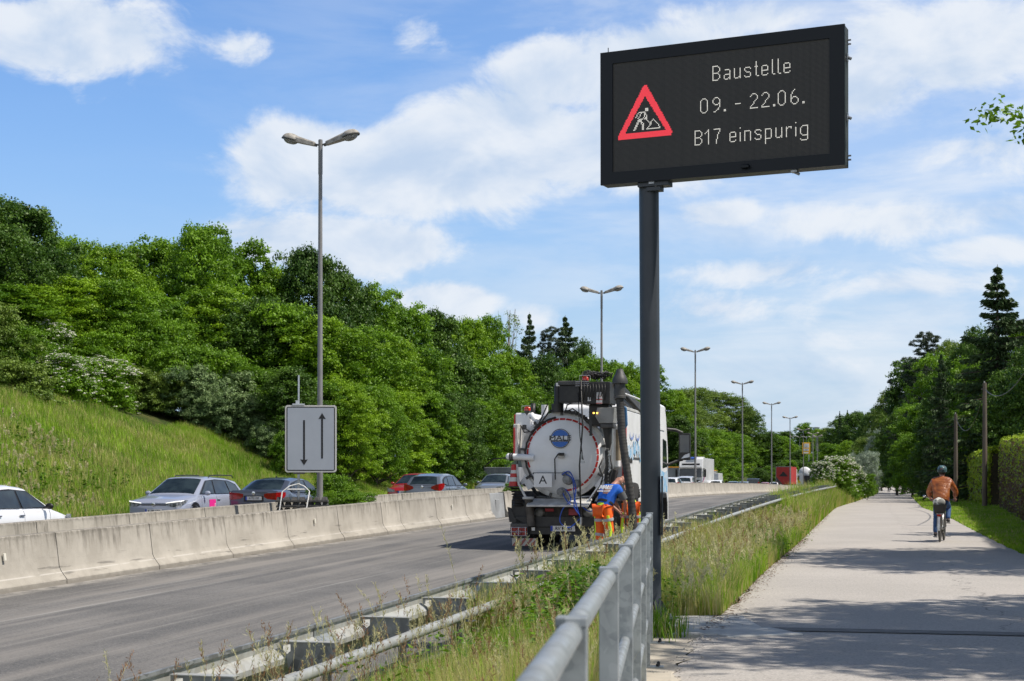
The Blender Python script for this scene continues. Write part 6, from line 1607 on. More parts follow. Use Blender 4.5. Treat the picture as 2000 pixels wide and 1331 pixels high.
# yellow direction sign on two posts
Y = 330.0; X = (1574.5 - CX) / FPX * Y; zc = EYE + (HY - 876) * Y / FPX; zg = gz(X, Y)
r = empty('direction_sign', (X, Y, zg), -.1, 'yellow direction sign with white panels among the distant lamps', 'road sign'); zc -= zg
m = MB(); m.bx(-.85, .85, 0, .08, zc - 1.25, zc + 1.25); p = m.build('sign_board', mat('sign_yellow', (.78, .42, .01), .5), r, bevel=.04)
for (a, b, c, d) in ((-.40, .62, .15, 1.0), (-.62, .58, -.55, -.10), (-.55, .5, -1.1, -.8)):
    m = MB(); m.bx(a, b, -.02, -.002, zc + c, zc + d); o = m.build('white_panel', M_PLATE); o.parent = p
for k, (u, v, w_) in enumerate([(-.1, .75, .6), (-.05, .5, .7), (-.05, .3, .5), (-.02, -.25, .8), (-.1, -.42, .6)]):
    m = MB(); m.bx(u + .05 - w_ / 2 + .05, u + .05 + w_ / 2, -.03, -.021, zc + v - .04, zc + v + .04); o = m.build('print_line', mat('print_grey', (.25, .25, .3), .6)); o.parent = p
for x in (-.6, .6): m = MB(); m.cyl((x, .12, -.3), (x, .12, zc + 1.2), .06, n=8); m.build('post', M_ALU, r, smooth=40)
# tower block far off, only its top above the trees
Y = 1150.0; X = (1594 - CX) / FPX * Y; zt_ = EYE + (HY - 834.5) * Y / FPX; zg = 8.0; r = empty('tower_block', (X, Y, zg), .1, 'top of a distant blue-grey tower block between far trees', 'building')
h = zt_ - zg; m = MB(); m.bx(-1.9, 1.9, -2, 2, 0, h - .6); m.build('tower_body', mat('tower_facade', (.30, .36, .46), .7), r)
for k in range(3):
    z0_ = h - 2.0 - k * 2.6; m = MB(); m.bx(-1.95, 1.95, -2.04, -2.0, z0_ - .6, z0_ + .3); m.build('window_band', M_GLASS, r)
m = MB(); m.bx(-2.1, 2.1, -2.2, 2.2, h - .6, h - .2); m.bx(-.8, .9, -1, 1, h - .2, h); m.build('roof', M_GREYC, r)
# ---------------------------------------------------------------- suction truck
M_TW = mat('truck_white', (.88, .89, .90), .38, c2=(.80, .805, .81), scale=1.6, coat=.08, spec=.3)
M_TWD = mat('truck_white_dusty', (.68, .68, .66), .5, c2=(.42, .41, .39), scale=3)
M_TBLK = mat('truck_black', (.018, .018, .019), .5, c2=(.035, .034, .032), scale=5)
M_TGREY = mat('truck_dark_grey', (.045, .047, .05), .55, c2=(.08, .078, .074), scale=4)
M_DIRT = mat('dusty_chassis', (.05, .046, .042), .85, c2=(.11, .10, .09), scale=6)
M_HOSE = mat('hose_black', (.025, .024, .023), .6, c2=(.06, .056, .05), scale=7)
M_REFR = mat('reflex_red', (.50, .025, .02), .4); M_REFW = mat('reflex_white', (.6, .6, .58), .4)
M_LOGO = mat('logo_blue', (.02, .13, .48), .4); M_AMBER = mat('amber_lamp', (.8, .3, .02), .3, emit=(1, .55, .1), estr=3.5)
M_BHOSE = mat('blue_hose', (.02, .08, .42), .4); M_SKY1 = mat('print_light_blue', (.25, .52, .78), .45, c2=(.62, .70, .78), scale=4, detail=8, contrast=(.42, .58)); M_SKY2 = mat('print_blue', (.10, .20, .58), .45, c2=(.45, .52, .75), scale=14, contrast=(.4, .6))
M_BLUEBAG = mat('blue_cloth', (.05, .16, .33), .8)
T_Y0 = 32.3; T_X0 = 1.077
tz = gz(T_X0, T_Y0); TA = math.atan(.228)
truck = empty('suction_truck', (T_X0, T_Y0, tz - .02), -TA, 'white suction truck with a round tank, black crane and hoses seen from behind', 'truck')
def tp(name, mb, mt, parent=truck, **k): return mb.build(name, mt, parent, **k)
# chassis and rear underrun
m = MB(); m.bx(-.42, .42, .1, 8.9, .72, .98); tp('chassis_frame', m, M_DIRT)
m = MB(); m.bx(-1.12, 1.12, .02, .16, .34, .50); m.bx(-.95, -.80, .1, .4, .4, .8); m.bx(.80, .95, .1, .4, .4, .8); tp('rear_bumper', m, M_TBLK, bevel=.01)
m = MB(); m.bx(-1.02, 1.12, -.02, .06, .50, .72); tp('light_beam', m, M_TBLK, bevel=.01)
# mass of dark gear under the tank
m = MB(); m.bx(-1.0, 1.0, .35, 2.4, .62, .98); m.bx(-.72, .62, .18, .6, .70, .92); m.cyl((-.9, .5, .75), (.9, .5, .75), .16, n=12); tp('rear_gear', m, M_DIRT)
for sd in (-1, 1):
    o_ = tp('rear_mudguard', MB().prism([(-.62, .25), (-.62, 1.05), (-.3, 1.25), (.9, 1.25), (1.1, 1.0), (1.0, .95), (.85, 1.12), (-.28, 1.12), (-.5, .95), (-.5, .25)], (sd * .72, 1.0, 0), (sd * 1.2, 1.0, 0), u=(0, 1, 0)), M_TBLK)
def twheel(x, y, r=.5, dual=True):
    m = MB(); w_ = .28 if dual else .15
    m.lathe([(.28, -w_), (r * .95, -w_), (r, -w_ + .05), (r, w_ - .05), (r * .95, w_), (.28, w_)], axis='x', n=32)
    t = tp('wheel', m, M_TYRE, autosmooth=40); t.location = (x, y, r + .02)
    sd = 1 if x > 0 else -1; m = MB(); m.lathe([(.001, sd * w_ * .5), (.10, sd * w_ * .55), (.12, sd * (w_ - .1)), (.24, sd * (w_ - .08)), (.28, sd * w_)], axis='x', n=24)
    for k in range(8): a = k * .785; m.cyl((sd * (w_ - .1), math.cos(a) * .17, math.sin(a) * .17), (sd * (w_ - .05), math.cos(a) * .17, math.sin(a) * .17), .018, n=6)
    r_ = m.build('rim', M_TWD if not dual else M_TGREY, t, autosmooth=40); return t
for y in (1.35, 2.65): twheel(-.92, y); twheel(.92, y)
for x in (-1.02, 1.02): twheel(x, 6.95, dual=False)
# tank
TZ, TR, TX = 2.02, .89, -.02
m = MB(); m.lathe([(TR, .14), (TR, 4.7), (TR * .9, 4.9), (TR * .5, 5.05), (.001, 5.1)], (TX, 0, TZ), axis='y', n=56); tp('tank_body', m, M_TW, autosmooth=40)
m = MB(); prof = [(.001, -.10)] + [(TR * .94 * math.sin(a), -.10 + .24 * (1 - math.cos(a)) ** 1.05) for a in np.linspace(.12, 1.45, 12)] + [(TR * .955, .125), (TR * .955, .15)]
m.lathe(prof, (TX, 0, TZ), axis='y', n=64); lid = tp('tank_door', m, M_TW, autosmooth=50)
m = MB(); m.lathe([(TR * .955, .115), (TR * 1.03, .115), (TR * 1.04, .13), (TR * 1.04, .19), (TR * 1.03, .205), (TR * .955, .205)], (TX, 0, TZ), axis='y', n=64); tp('door_flange', m, M_TWD, autosmooth=30)
def lid_y(r):   # surface of the domed door at radius r
    rs = [p[0] for p in prof]; ys_ = [p[1] for p in prof]; return float(np.interp(r, rs, ys_))
# dashed red reflective ring
m = MB(); n = 34
for k in range(n):
    a0 = 2 * math.pi * (k + .07) / n; a1 = 2 * math.pi * (k + .93) / n
    if 3.50 < a0 < 4.55: continue
    rows = []
    for q in range(4):
        a = a0 + (a1 - a0) * q / 3
        rows.append([(TX + math.cos(a) * r, lid_y(r) - .006, TZ + math.sin(a) * r) for r in (.735, .775)])
    m.strip(rows)
ring = m.build('reflective_ring', M_REFR, fixn=False); ring.parent = lid
# clamps round the door
for k in range(9):
    a = 2 * math.pi * (k + .3) / 9; m = MB(); m.box((TX + math.cos(a) * TR * 1.0, .13, TZ + math.sin(a) * TR), (.10, .14, .05), ry=-a); o = m.build('door_clamp', M_TGREY, lid, bevel=.008)
# door frame hose/cable rim at the left, dark
m = MB(); pts = [(TX + math.cos(a) * .80 * (1 if i % 2 else 1.02), -.03 + .06, TZ + math.sin(a) * .80) for i, a in enumerate(np.linspace(1.75, 4.0, 22))]; m.tube(pts, .022, 8); tp('cable_loom', m, M_TBLK, smooth=True)
# round logo with lettering
lx, lz = -.045, 2.36
m = MB(); m.lathe([(.001, 0), (.205, 0), (.205, .006), (.001, .006)], axis='y', n=40); lg = m.build('logo_disc', M_WTXT, lid); lg.location = (lx, lid_y(.36) - .024, lz); lg.rotation_euler = (-.13, 0, 0)
def half_disc(r, z0, z1, n=14):
    pts = []
    for k in range(n + 1):
        z = z0 + (z1 - z0) * k / n; pts.append((math.sqrt(max(0, r * r - z * z)), z))
    return pts + [(-x, z) for x, z in reversed(pts)]
for (z0, z1) in ((.055, .184), (-.184, -.07)):
    m = MB(); m.prism(half_disc(.185, z0, z1), (0, -.008, 0), (0, -.002, 0)); q = m.build('logo_segment', M_LOGO, lg)
m = MB(); m.lathe([(.193, -.009), (.205, -.009), (.205, -.002), (.193, -.002), (.193, -.009)], axis='y', n=40, caps=False); m.build('logo_rim', M_BLACK, lg)
text_mesh('logo_text', 'MALE', .150, M_BLACK, lg, (0, -.012, .006), (math.radians(90), 0, 0), depth=.002, sx=1.32, offset=.0)
text_mesh('logo_text', 'KANALTECHNIK', .042, M_BLACK, lg, (0, -.012, -.053), (math.radians(90), 0, 0), depth=.002, sx=1.15, offset=.002)
# plate with the letter A
m = MB(); m.box((-.40, -.17, 1.485), (.39, .012, .29)); ap = m.build('plate', M_WTXT, truck, bevel=.003); text_mesh('plate_letter', 'A', .25, M_BLACK, ap, (-.40, -.178, 1.485), (math.radians(90), 0, 0), depth=.001, sx=1.05)
m = MB(); m.tube([(-.62, -.15, 1.64), (.20, -.15, 1.64)], .008, 6); m.cyl((-.60, -.17, 1.63), (-.60, -.08, 1.63), .022, n=10); tp('plate_rail', m, M_TBLK)
# central lock lever
m = MB(); m.tube([(-.14, -.15, 1.50), (-.15, -.16, 1.93), (-.08, -.17, 2.03), (-.02, -.17, 2.03)], .014, 8); m.cyl((-.06, -.20, 2.03), (.06, -.20, 2.03), .030, n=12); tp('lock_lever', m, M_TBLK, smooth=50)
m = MB(); m.box((-.02, -.10, 2.0), (.14, .12, .10)); tp('lock_housing', m, M_TWD, bevel=.01)
# valves, couplings and blue hoses
for (x, z, r, l) in [(.12, 1.50, .10, .30), (.30, 1.42, .08, .22), (-.02, 1.24, .085, .30), (.04, 1.62, .05, .2)]:
    m = MB(); m.lathe([(r * .7, -.0), (r * .75, -l * .5), (r, -l * .55), (r, -l * .75), (r * .8, -l * .8), (r * .75, -l), (.001, -l)], (x, .02, z), axis='y', n=20); m.lathe([(r * 1.15, -l * .1), (r * 1.15, -l * .2), (.01, -l * .22)], (x, .02, z), axis='y', n=20); tp('valve', m, mat('valve_grey', (.30, .31, .31), .45, c2=(.14, .14, .135), scale=9), autosmooth=35)
for i, pts in enumerate([[(.10, -.25, 1.62), (.26, -.32, 1.50), (.30, -.34, 1.15), (.38, -.34, .85), (.42, -.30, .70)], [(.02, -.25, 1.60), (.20, -.34, 1.66), (.33, -.34, 1.35), (.30, -.36, .95), (.45, -.33, .72)],
                         [(.42, -.30, .70), (.20, -.36, .50), (.0, -.34, .62), (.05, -.32, .88), (.22, -.30, 1.08), (.10, -.25, 1.30)], [(.44, -.3, .95), (.62, -.32, .84), (.84, -.30, .93), (.95, -.25, .96)], [(.0, -.22, 1.3), (.14, -.3, 1.05), (.36, -.32, .86)]]):
    P3 = [Vector(p) for p in pts]; q = []
    for a in range(len(P3) - 1):
        p0, p1, p2, p3 = P3[max(a - 1, 0)], P3[a], P3[a + 1], P3[min(a + 2, len(P3) - 1)]
        for k in range(6):
            t_ = k / 6; q.append(.5 * ((2 * p1) + (-p0 + p2) * t_ + (2 * p0 - 5 * p1 + 4 * p2 - p3) * t_ ** 2 + (-p0 + 3 * p1 - 3 * p2 + p3) * t_ ** 3))
    q.append(P3[-1]); m = MB(); m.tube(q, .0125, 7); tp('blue_hose', m, M_BHOSE, smooth=True)
m = MB(); m.tube([(.43, -.32, .92), (.44, -.33, .62), (.42, -.33, .52)], [.02, .028, .035], 8); tp('hose_nozzle', m, M_STEEL, smooth=50)
# catch tray (apron) below the door
m = MB(); m.prism([(-.35, .93), (-.35, .97), (.1, 1.10), (.1, 1.06)], (-.72, 0, 0), (.60, 0, 0), u=(0, 1, 0)); tp('catch_tray', m, M_TWD, bevel=.005)
m = MB(); m.prism([(-.88, 1.55), (-.55, 1.02), (.55, 1.02), (.88, 1.55), (.62, 1.15), (.0, 1.08), (-.62, 1.15)], (0, .18, 0), (0, .6, 0)); tp('tank_saddle', m, M_TBLK)
for sd in (-1, 1): m = MB(); m.prism([(sd * .84, 1.62), (sd * .99, 1.38), (sd * .86, 1.42), (sd * .78, 1.28), (sd * .64, 1.36)], (0, .10, 0), (0, .16, 0)); tp('tank_foot', m, M_TW)
# strut and pipes left
m = MB(); m.tube([(-1.0, .0, 1.82), (-.93, -.12, 1.40), (-.76, -.20, 1.12)], .025, 8); tp('lift_strut', m, M_TWD, smooth=50)
m = MB(); m.lathe([(.085, .0), (.085, .55), (.10, .57), (.10, .62), (.075, .62), (.07, .1)], (0, 0, 0), n=20, R=Matrix.Rotation(-.10, 3, 'Y')); o = tp('suction_pipe', m, mat('pipe_bronze', (.10, .09, .078), .6, c2=(.05, .045, .04), scale=7), autosmooth=40); o.location = (-.66, -.12, .52)
m = MB(); m.lathe([(.100, 0), (.125, .01), (.125, .05), (.10, .06)], (-.725, -.12, 1.08), n=20); tp('pipe_ring', m, M_TWD, autosmooth=40)
# ribbed hose coil, corner sheet left
m = MB(); 
for k in range(9): m.lathe([(.09, 0), (.125, .02), (.09, .045)], (-1.04 + k * .008, .05, 1.40 - k * .058), n=18, sx=1.0)
tp('ribbed_hose', m, M_HOSE, autosmooth=50)
m = MB(); m.prism([(-1.20, .92), (-1.16, .60), (-.85, .58), (-1.05, .70), (-1.12, .90)], (0, -.02, 0), (0, .02, 0)); m.bx(-1.05, -.72, 0.05, .5, .60, 1.0); tp('splash_guard', m, M_TBLK)
# rear lamp clusters with wire guard, stripes, plate, reflectors
for sd in (-1,):
    m = MB(); m.bx(-1.12, -.74, -.10, .02, .27, .57); lc = tp('lamp_box', m, M_TGREY, bevel=.008)
    for (a, b) in ((-1.10, -.99), (-.98, -.87), (-.86, -.76)):
        m = MB(); m.bx(a, b, -.12, -.10, .31, .50); m.build('tail_light', M_TAIL, lc, bevel=.004)
    m = MB()
    for z in (.32, .40, .49): m.tube([(-1.11, -.15, z), (-.75, -.15, z)], .007, 6)
    for x in (-1.08, -.93, -.78): m.tube([(x, -.15, .31), (x, -.15, .50)], .007, 6)
    m.tube([(-1.0, -.15, .40), (-.93, -.16, .45), (-.86, -.15, .40), (-.93, -.16, .35), (-1.0, -.15, .40)], .006, 5); m.build('wire_guard', M_ALU, lc)
m = MB(); m.bx(.72, 1.10, -.10, .02, .27, .57); lc2 = tp('lamp_box', m, M_TGREY, bevel=.008); m = MB(); m.bx(.76, 1.06, -.12, -.10, .31, .50); m.build('tail_light', M_TAIL, lc2)
for (x0, x1) in ((-1.09, -.57), (.57, 1.09)):
    m = MB(); m.bx(x0, x1, -.06, -.045, .10, .26); sb = tp('warning_board', m, mat('board_faded_white', (.50, .48, .44), .5))
    for k in range(4):
        a = x0 + k * .135; m = MB(); m.prism([(max(x0, a), .10), (a + .065, .10), (min(a + .065 + .13, x1), .26), (min(a + .13, x1), .26)], (0, -.066, 0), (0, -.061, 0)); m.build('red_stripe', mat('board_faded_red', (.34, .11, .09), .5), sb)
m = MB(); m.box((0.0, -.05, .47), (.52, .012, .115)); npl = tp('number_plate', m, M_PLATE, bevel=.002)
m = MB(); m.box((-.237, -.058, .47), (.045, .004, .11)); m.build('plate_band', M_BLUE, npl); text_mesh('plate_text', 'RV M  83', .10, M_BLACK, npl, (.02, -.0575, .47), (math.radians(90), 0, 0), depth=.001, sx=.95, offset=.002)
m = MB(); m.box((-.63, -.06, .46), (.07, .01, .07)); tp('white_tag', m, M_WTXT)
m = MB(); m.box((-.29, -.02, .86), (.19, .02, .07), rx=.4); tp('red_reflector', m, mat('dull_red_plastic', (.32, .03, .04), .45), bevel=.01)
m = MB(); m.box((.22, -.02, .82), (.20, .02, .14)); tp('red_reflector', m, MATS['dull_red_plastic'], bevel=.01)
for x in (-.52, .53): m = MB(); m.lathe([(.001, -.06), (.07, -.05), (.11, .0), (.11, .12)], (x, .02, .80), axis='y', n=18); tp('air_tank', m, mat('tank_silver_dirty', (.22, .22, .21), .5, c2=(.10, .10, .09), scale=6), smooth=50)
# white cabinets either side of the tank
m = MB(); m.bx(-1.14, -.78, .45, 5.2, 1.95, 2.93); tp('left_cabinet', m, M_TW, bevel=.03)
m = MB(); m.bx(-1.09, -.99, .05, .46, 1.90, 2.68); tp('left_lamp_column', m, M_TWD, bevel=.02)
m = MB(); m.bx(-1.08, -1.05, .02, .046, 2.05, 2.60); m.bx(-1.16, -1.14, .44, .5, 2.3, 2.9); tp('side_marker', m, M_REFR)
m = MB(); m.box((-.90, .30, 2.62), (.08, .08, .10)); tp('work_lamp', m, M_TGREY, bevel=.01)
for (x, y, z) in ((-.88, .5, 2.98), (.52, -.25, 3.56)):
    m = MB(); m.lathe([(.05, -.11), (.06, -.02), (.07, -.02), (.07, 0)], (x, y, z), n=16); bs = tp('beacon_foot', m, M_TGREY); m = MB(); m.lathe([(.062, 0), (.062, .06), (.04, .08), (.001, .082)], (x, y, z), n=16, sx=1.25); m.build('beacon', mat('beacon_red', (.62, .05, .02), .25, coat=.5), bs, smooth=50)
    m = MB(); m.tube([(x - .11, y - .06, z), (x - .11, y - .06, z + .1), (x + .11, y - .06, z + .1), (x + .11, y - .06, z)], .006, 6); m.build('beacon_guard', M_ALU, bs)
m = MB(); m.tube([(-.42, .3, 2.58), (-.56, .2, 2.68), (-.70, .25, 2.82), (-.74, .3, 2.9)], .055, 10); tp('white_pipe', m, M_TW, smooth=True)
m = MB(); m.tube([(-.74, .3, 2.80), (-.72, .32, 2.95), (-.72, .36, 3.12)], .05, 10); tp('black_stub_pipe', m, M_TBLK, smooth=True)
m = MB(); m.cyl((-.50, .5, 2.75), (-.50, .5, 3.10), .075, n=14); tp('white_vent', m, M_TW, smooth=50)
m = MB(); m.cyl((-1.16, -.05, 1.99), (-.62, -.05, 1.96), .065, n=16); m.sphere((-1.16, -.05, 1.99), .068, 12); tp('side_pipe', m, M_TW, smooth=50)
m = MB(); m.lathe([(.082, -.015), (.082, .015)], (-1.08, -.05, 1.98), axis='x', n=16); m.lathe([(.085, -.06), (.085, -.03)], (-1.08, -.05, 1.98), axis='x', n=16); tp('pipe_clamp', m, M_TBLK)
for i, pts in enumerate([[(-.74, .2, 2.55), (-.45, -.02, 2.72), (-.3, .0, 2.94), (-.1, .1, 2.98)], [(-.9, .1, 2.62), (-.7, .0, 2.5), (-.55, -.02, 2.62), (-.42, .0, 2.9), (-.35, .1, 3.1)], [(-.95, .15, 2.65), (-.85, .05, 2.5), (-.66, .0, 2.52)], [(.66, .0, 2.9), (.75, -.1, 2.62), (.9, -.1, 2.58), (1.02, 0, 2.64)], [(.05, -.05, 2.92), (.1, -.08, 3.06), (.25, -.1, 3.12), (.4, -.12, 3.2)], [(.1, .05, 2.95), (.2, -.02, 2.99), (.38, .0, 2.86), (.5, .02, 2.7)]]):
    m = MB(); m.tube(pts, .014 if i else .02, 7); tp('black_cable', m, M_TBLK, smooth=True)
m = MB()
for k in range(14): m.box((.02 + k * .035, .12 - .02 * (k % 3), 2.93 - .0009 * k * k), (.03, .10, .05 + .02 * (k % 2)), rz=k)
tp('valve_block', m, M_TGREY)
# right: panels, ladder rails, hose rack
m = MB(); m.bx(.72, 1.14, .30, .9, 1.75, 2.66); tp('right_cabinet', m, M_TW, bevel=.03)
for x in (.97, 1.05): m = MB(); m.cyl((x, -.02, 1.72), (x, -.02, 2.62), .018, n=8); tp('cabinet_rail', m, M_ALU)
m = MB(); m.cyl((1.14, .18, 1.9), (1.14, .18, 2.55), .055, n=12); tp('canvas_roll', m, mat('canvas_beige', (.36, .29, .20), .9, c2=(.24, .19, .13), scale=5))
m = MB(); m.cyl((.52, -.14, 1.0), (1.02, -.05, 1.72), .022, n=8); m.cyl((.52, -.14, .9), (.52, -.14, 1.0), .03, n=8); tp('door_strut', m, M_ALU)
m = MB(); m.prism([(.85, 1.25), (1.0, 1.75), (1.12, 1.70), (1.02, 1.20)], (0, .05, 0), (0, .35, 0)); tp('hinge_arm', m, M_TBLK, bevel=.01)
# flank (right side) of the truck
SW = 1.235
m = MB(); m.bx(.9, SW, .55, 6.05, 1.28, 2.98); fl = tp('side_panel', m, M_TW, bevel=.015)
m = MB(); m.bx(SW + .001, SW + .012, .56, .66, .95, 2.62); m.bx(1.17, 1.245, .53, .548, .95, 2.62); m.build('red_edge_marking', M_REFR, fl)
m = MB(); m.bx(1.05, SW - .01, .56, 6.0, 1.0, 1.265); tp('side_skirt', m, M_TW, bevel=.01)
m = MB(); m.bx(SW - .005, SW + .012, .56, 6.0, 1.95, 1.99); m.build('panel_joint', M_TGREY, fl)
def side_print(nm, pts, mt, off):
    m = MB(); m.add([(SW + off, y, z) for y, z in pts], [tuple(range(len(pts)))]); m.build(nm, mt, fl, fixn=False)
for k in range(5):
    y = 1.2 + k * .85; pts = [(y + math.cos(a) * .42 * (1 + .10 * math.sin(9 * a + k)), 2.06 + .10 * (k % 2) + math.sin(a) * .16 * (1 + .35 * math.sin(7 * a + 2 * k)) + .10 * max(0, math.sin(3 * a))) for a in np.linspace(0, 6.15, 40)]; side_print('splash_print', pts, M_SKY1, .0155)
for k in range(4):
    c = 1.4 + k * .9
    arc = [(c + math.cos(a) * .30, 2.52 + math.sin(a) * .16) for a in np.linspace(math.pi, 2 * math.pi, 12)] + [(c + math.cos(a) * .25, 2.52 + math.sin(a) * .10) for a in np.linspace(2 * math.pi, math.pi, 12)]; side_print('swirl_print', arc, M_SKY2, .0165)
for z in (1.35, 1.85):
    for k in range(4): m = MB(); m.bx(SW + .001, SW + .02, .95 + k * .16, .97 + k * .16, z, z + .09); m.build('handle_slot', M_TGREY, fl)
m = MB(); m.bx(.85, SW + .01, .55, 6.1, 2.985, 3.05); tp('roof_edge', m, M_TWD, bevel=.01)
m = MB(); m.tube([(1.15, .6, 3.05), (1.15, .62, 3.35), (1.15, 5.8, 3.35), (1.15, 5.8, 3.05)], .02, 8); tp('roof_rail', m, M_TW)
m = MB(); m.tube([(1.20, .7, 3.28), (1.22, 3.0, 3.02), (1.2, 5.5, 3.1)], .05, 8); tp('stowed_pipe', m, M_TBLK, smooth=True)
m = MB(); m.prism([(0, 0), (.10, -.05), (.12, -.42), (.05, -.55), (-.05, -.50), (-.04, -.1)], (1.17, .48, 3.08), (1.17, .56, 3.08)); tp('blue_rag', m, M_BLUEBAG, bevel=.02)
# crane on top: slewing box, column, boom folded forward
m = MB(); m.bx(-.02, .42, -.35, .55, 3.10, 3.46); tp('crane_drum_box', m, M_TBLK, bevel=.02)
m = MB(); m.bx(-.04, .44, -.38, .58, 3.46, 3.55); tp('drum_cover', m, M_TGREY, bevel=.015)
m = MB(); m.lathe([(.085, 0), (.10, .05), (.085, .12), (.085, .42), (.07, .48)], (-.13, .1, 3.05), n=16); m.cyl((-.14, .1, 2.92), (-.14, .1, 3.10), .13, n=14); tp('slew_motor', m, M_TBLK, autosmooth=40)
m = MB(); m.box((-.12, .02, 3.50), (.06, .08, .07)); tp('white_box', m, M_TW)
m = MB(); m.bx(.44, 1.06, -.42, .35, 3.06, 3.52); tp('crane_head', m, M_TBLK, bevel=.02)
m = MB(); m.bx(.78, .90, -.436, -.424, 3.06, 3.30); pl = tp('warning_label', m, M_WTXT); m = MB(); m.bx(.78, .90, -.442, -.437, 3.14, 3.16); m.bx(.78, .90, -.442, -.437, 3.065, 3.08); m.bx(.80, .88, -.442, -.437, 3.21, 3.215); m.build('label_stripe', M_REFR, pl)
m = MB(); m.bx(.60, .66, -.436, -.424, 3.12, 3.20); tp('small_label', m, M_WTXT)
g_ = random.Random(12)
for k in range(26):   # looped hydraulic hoses on top
    cx_, cy_, cz_ = .72 + g_.uniform(-.16, .22), -.1 + g_.uniform(-.2, .2), 3.56; R_ = g_.uniform(.07, .17); a0 = g_.uniform(0, 6.28); tl_ = g_.uniform(-.6, .6)
    pts = [(cx_ + math.cos(a0 + a) * R_ * (1 + .25 * math.sin(2 * a + k)), cy_ + math.sin(a0 + a) * R_ * .7, cz_ + .12 * math.sin(a * .9 + tl_) ** 2 + .05 * math.sin(a * 2 + k) + .10 * abs(math.cos(a + tl_))) for a in np.linspace(0, 4.4, 13)]
    m = MB(); m.tube(pts, g_.uniform(.010, .016), 6); tp('hydraulic_hose', m, M_TBLK if k % 3 else M_TGREY, smooth=True)
for k in range(9):
    x = .46 + k * .062; z0 = 3.48 + g_.uniform(-.02, .02); m = MB(); m.tube([(x, -.44, z0), (x + .02, -.47, z0 - .12), (x - .01, -.46, z0 - .24 - g_.uniform(0, .15))], .011, 6); tp('hydraulic_hose', m, M_TBLK, smooth=True)
for z in (3.44, 3.48, 3.52): m = MB(); m.tube([(.34, -.42, z), (.62, -.42, z)], .006, 5); tp('control_rod', m, M_ALU)
m = MB(); m.tube([(.46, -.46, 3.55), (.50, -.48, 2.6), (.44, -.50, 1.8), (.46, -.46, .72)], .017, 8); tp('hanging_cable', m, M_TBLK, smooth=True)
m = MB(); m.tube([(.40, -.44, 3.3), (.44, -.46, 2.4), (.50, -.42, 1.9)], .010, 6); tp('hanging_cable', m, M_TBLK, smooth=True)
m = MB(); m.cyl((.47, -.48, 2.03), (.47, -.48, 1.92), .03, n=8); m.box((.50, -.48, 1.86), (.08, .05, .04)); tp('cable_fitting', m, M_STEEL)
m = MB(); m.bx(.58, 1.0, -.2, .3, 2.62, 3.06); tp('column_joint', m, M_TBLK, bevel=.02)
m = MB(); m.prism([(.80, 2.98), (1.16, 2.98), (1.14, 2.66), (.84, 2.66), (.76, 2.80)], (0, -.45, 0), (0, -.05, 0)); tp('grey_housing', m, mat('housing_grey', (.30, .30, .29), .5, c2=(.22, .22, .21), scale=4), bevel=.01)
m = MB(); m.bx(.86, 1.14, -.44, -.1, 2.56, 2.655); tp('housing_foot', m, M_TGREY, bevel=.02)
for x in (.73, .80): m = MB(); m.box((x, -.46, 2.87), (.035, .03, .03)); tp('amber_lamp', m, M_AMBER, bevel=.008)
m = MB(); m.bx(.64, .69, -.46, -.42, 2.40, 2.85); tp('bracket_bar', m, M_TBLK)
m = MB(); m.tube([(.98, -.25, 2.58), (1.0, -.25, 2.25), (1.0, -.26, 2.1)], [.10, .07, .035], 10); m.tube([(.96, -.27, 2.1), (.98, -.3, 1.8), (.95, -.28, 1.5), (.98, -.3, 1.25)], .035, 8); tp('hook_block', m, M_TBLK, smooth=40)
for k in range(14): z = 2.12 - k * .07; m = MB(); m.lathe([(.018, -.012), (.034, 0), (.018, .012)], (.99 + .015 * (k % 2), -.30, z), n=8, axis='x' if k % 2 else 'y'); tp('chain_link', m, M_TGREY)
for i, pts in enumerate([[(.9, -.3, 1.95), (.82, -.34, 1.75), (.9, -.35, 1.55), (.84, -.33, 1.35)], [(1.05, -.3, 2.0), (1.1, -.34, 1.7), (1.04, -.35, 1.5), (1.1, -.32, 1.2)]]): m = MB(); m.tube(pts, .018, 7); tp('black_cable', m, M_TBLK, smooth=True)
m = MB(); m.prism([(-.12, -.12), (.12, -.16), (.12, .14), (-.10, .12)], (1.0, .3, 3.32), (.75, 7.2, 3.16)); tp('crane_boom', m, M_TGREY, bevel=.02)
m = MB(); m.prism([(-.06, -.05), (.06, -.05), (.06, .05), (-.06, .05)], (1.12, .1, 3.5), (1.0, 2.4, 3.42)); tp('boom_cylinder', m, M_TBLK, bevel=.015)
# big suction hose hanging from the crane tip: collar on top, ribbed hose down to the ground
m = MB(); m.lathe([(.06, .30), (.10, .18), (.115, .17), (.16, .06), (.16, .0), (.11, -.01), (.11, -.25), (.125, -.26), (.125, -.30), (.10, -.30)], (1.30, -.62, 3.46), n=20); tp('hose_collar', m, M_TGREY, autosmooth=40)
pts = [(1.30, -.62, 3.20), (1.315, -.64, 2.9), (1.345, -.68, 2.5), (1.40, -.72, 2.1), (1.48, -.78, 1.6), (1.56, -.83, 1.1), (1.61, -.86, .6), (1.62, -.86, .34)]
full = []; rs = []
for a in range(len(pts) - 1):
    for k in range(26):
        f = k / 26; p = Vector(pts[a]).lerp(Vector(pts[a + 1]), f); full.append(p); rs.append(.080 if (len(full) % 4) < 2 else .0835)
m = MB(); m.tube(full, rs, 18); tp('suction_hose', m, M_HOSE, smooth=True)
m = MB(); m.cyl((1.62, -.86, .36), (1.62, -.86, .02), .105, n=18); m.lathe([(.105, 0), (.12, 0), (.12, .04), (.105, .04)], (1.62, -.86, .30), n=18); tp('hose_end', m, M_HOSE, autosmooth=40)
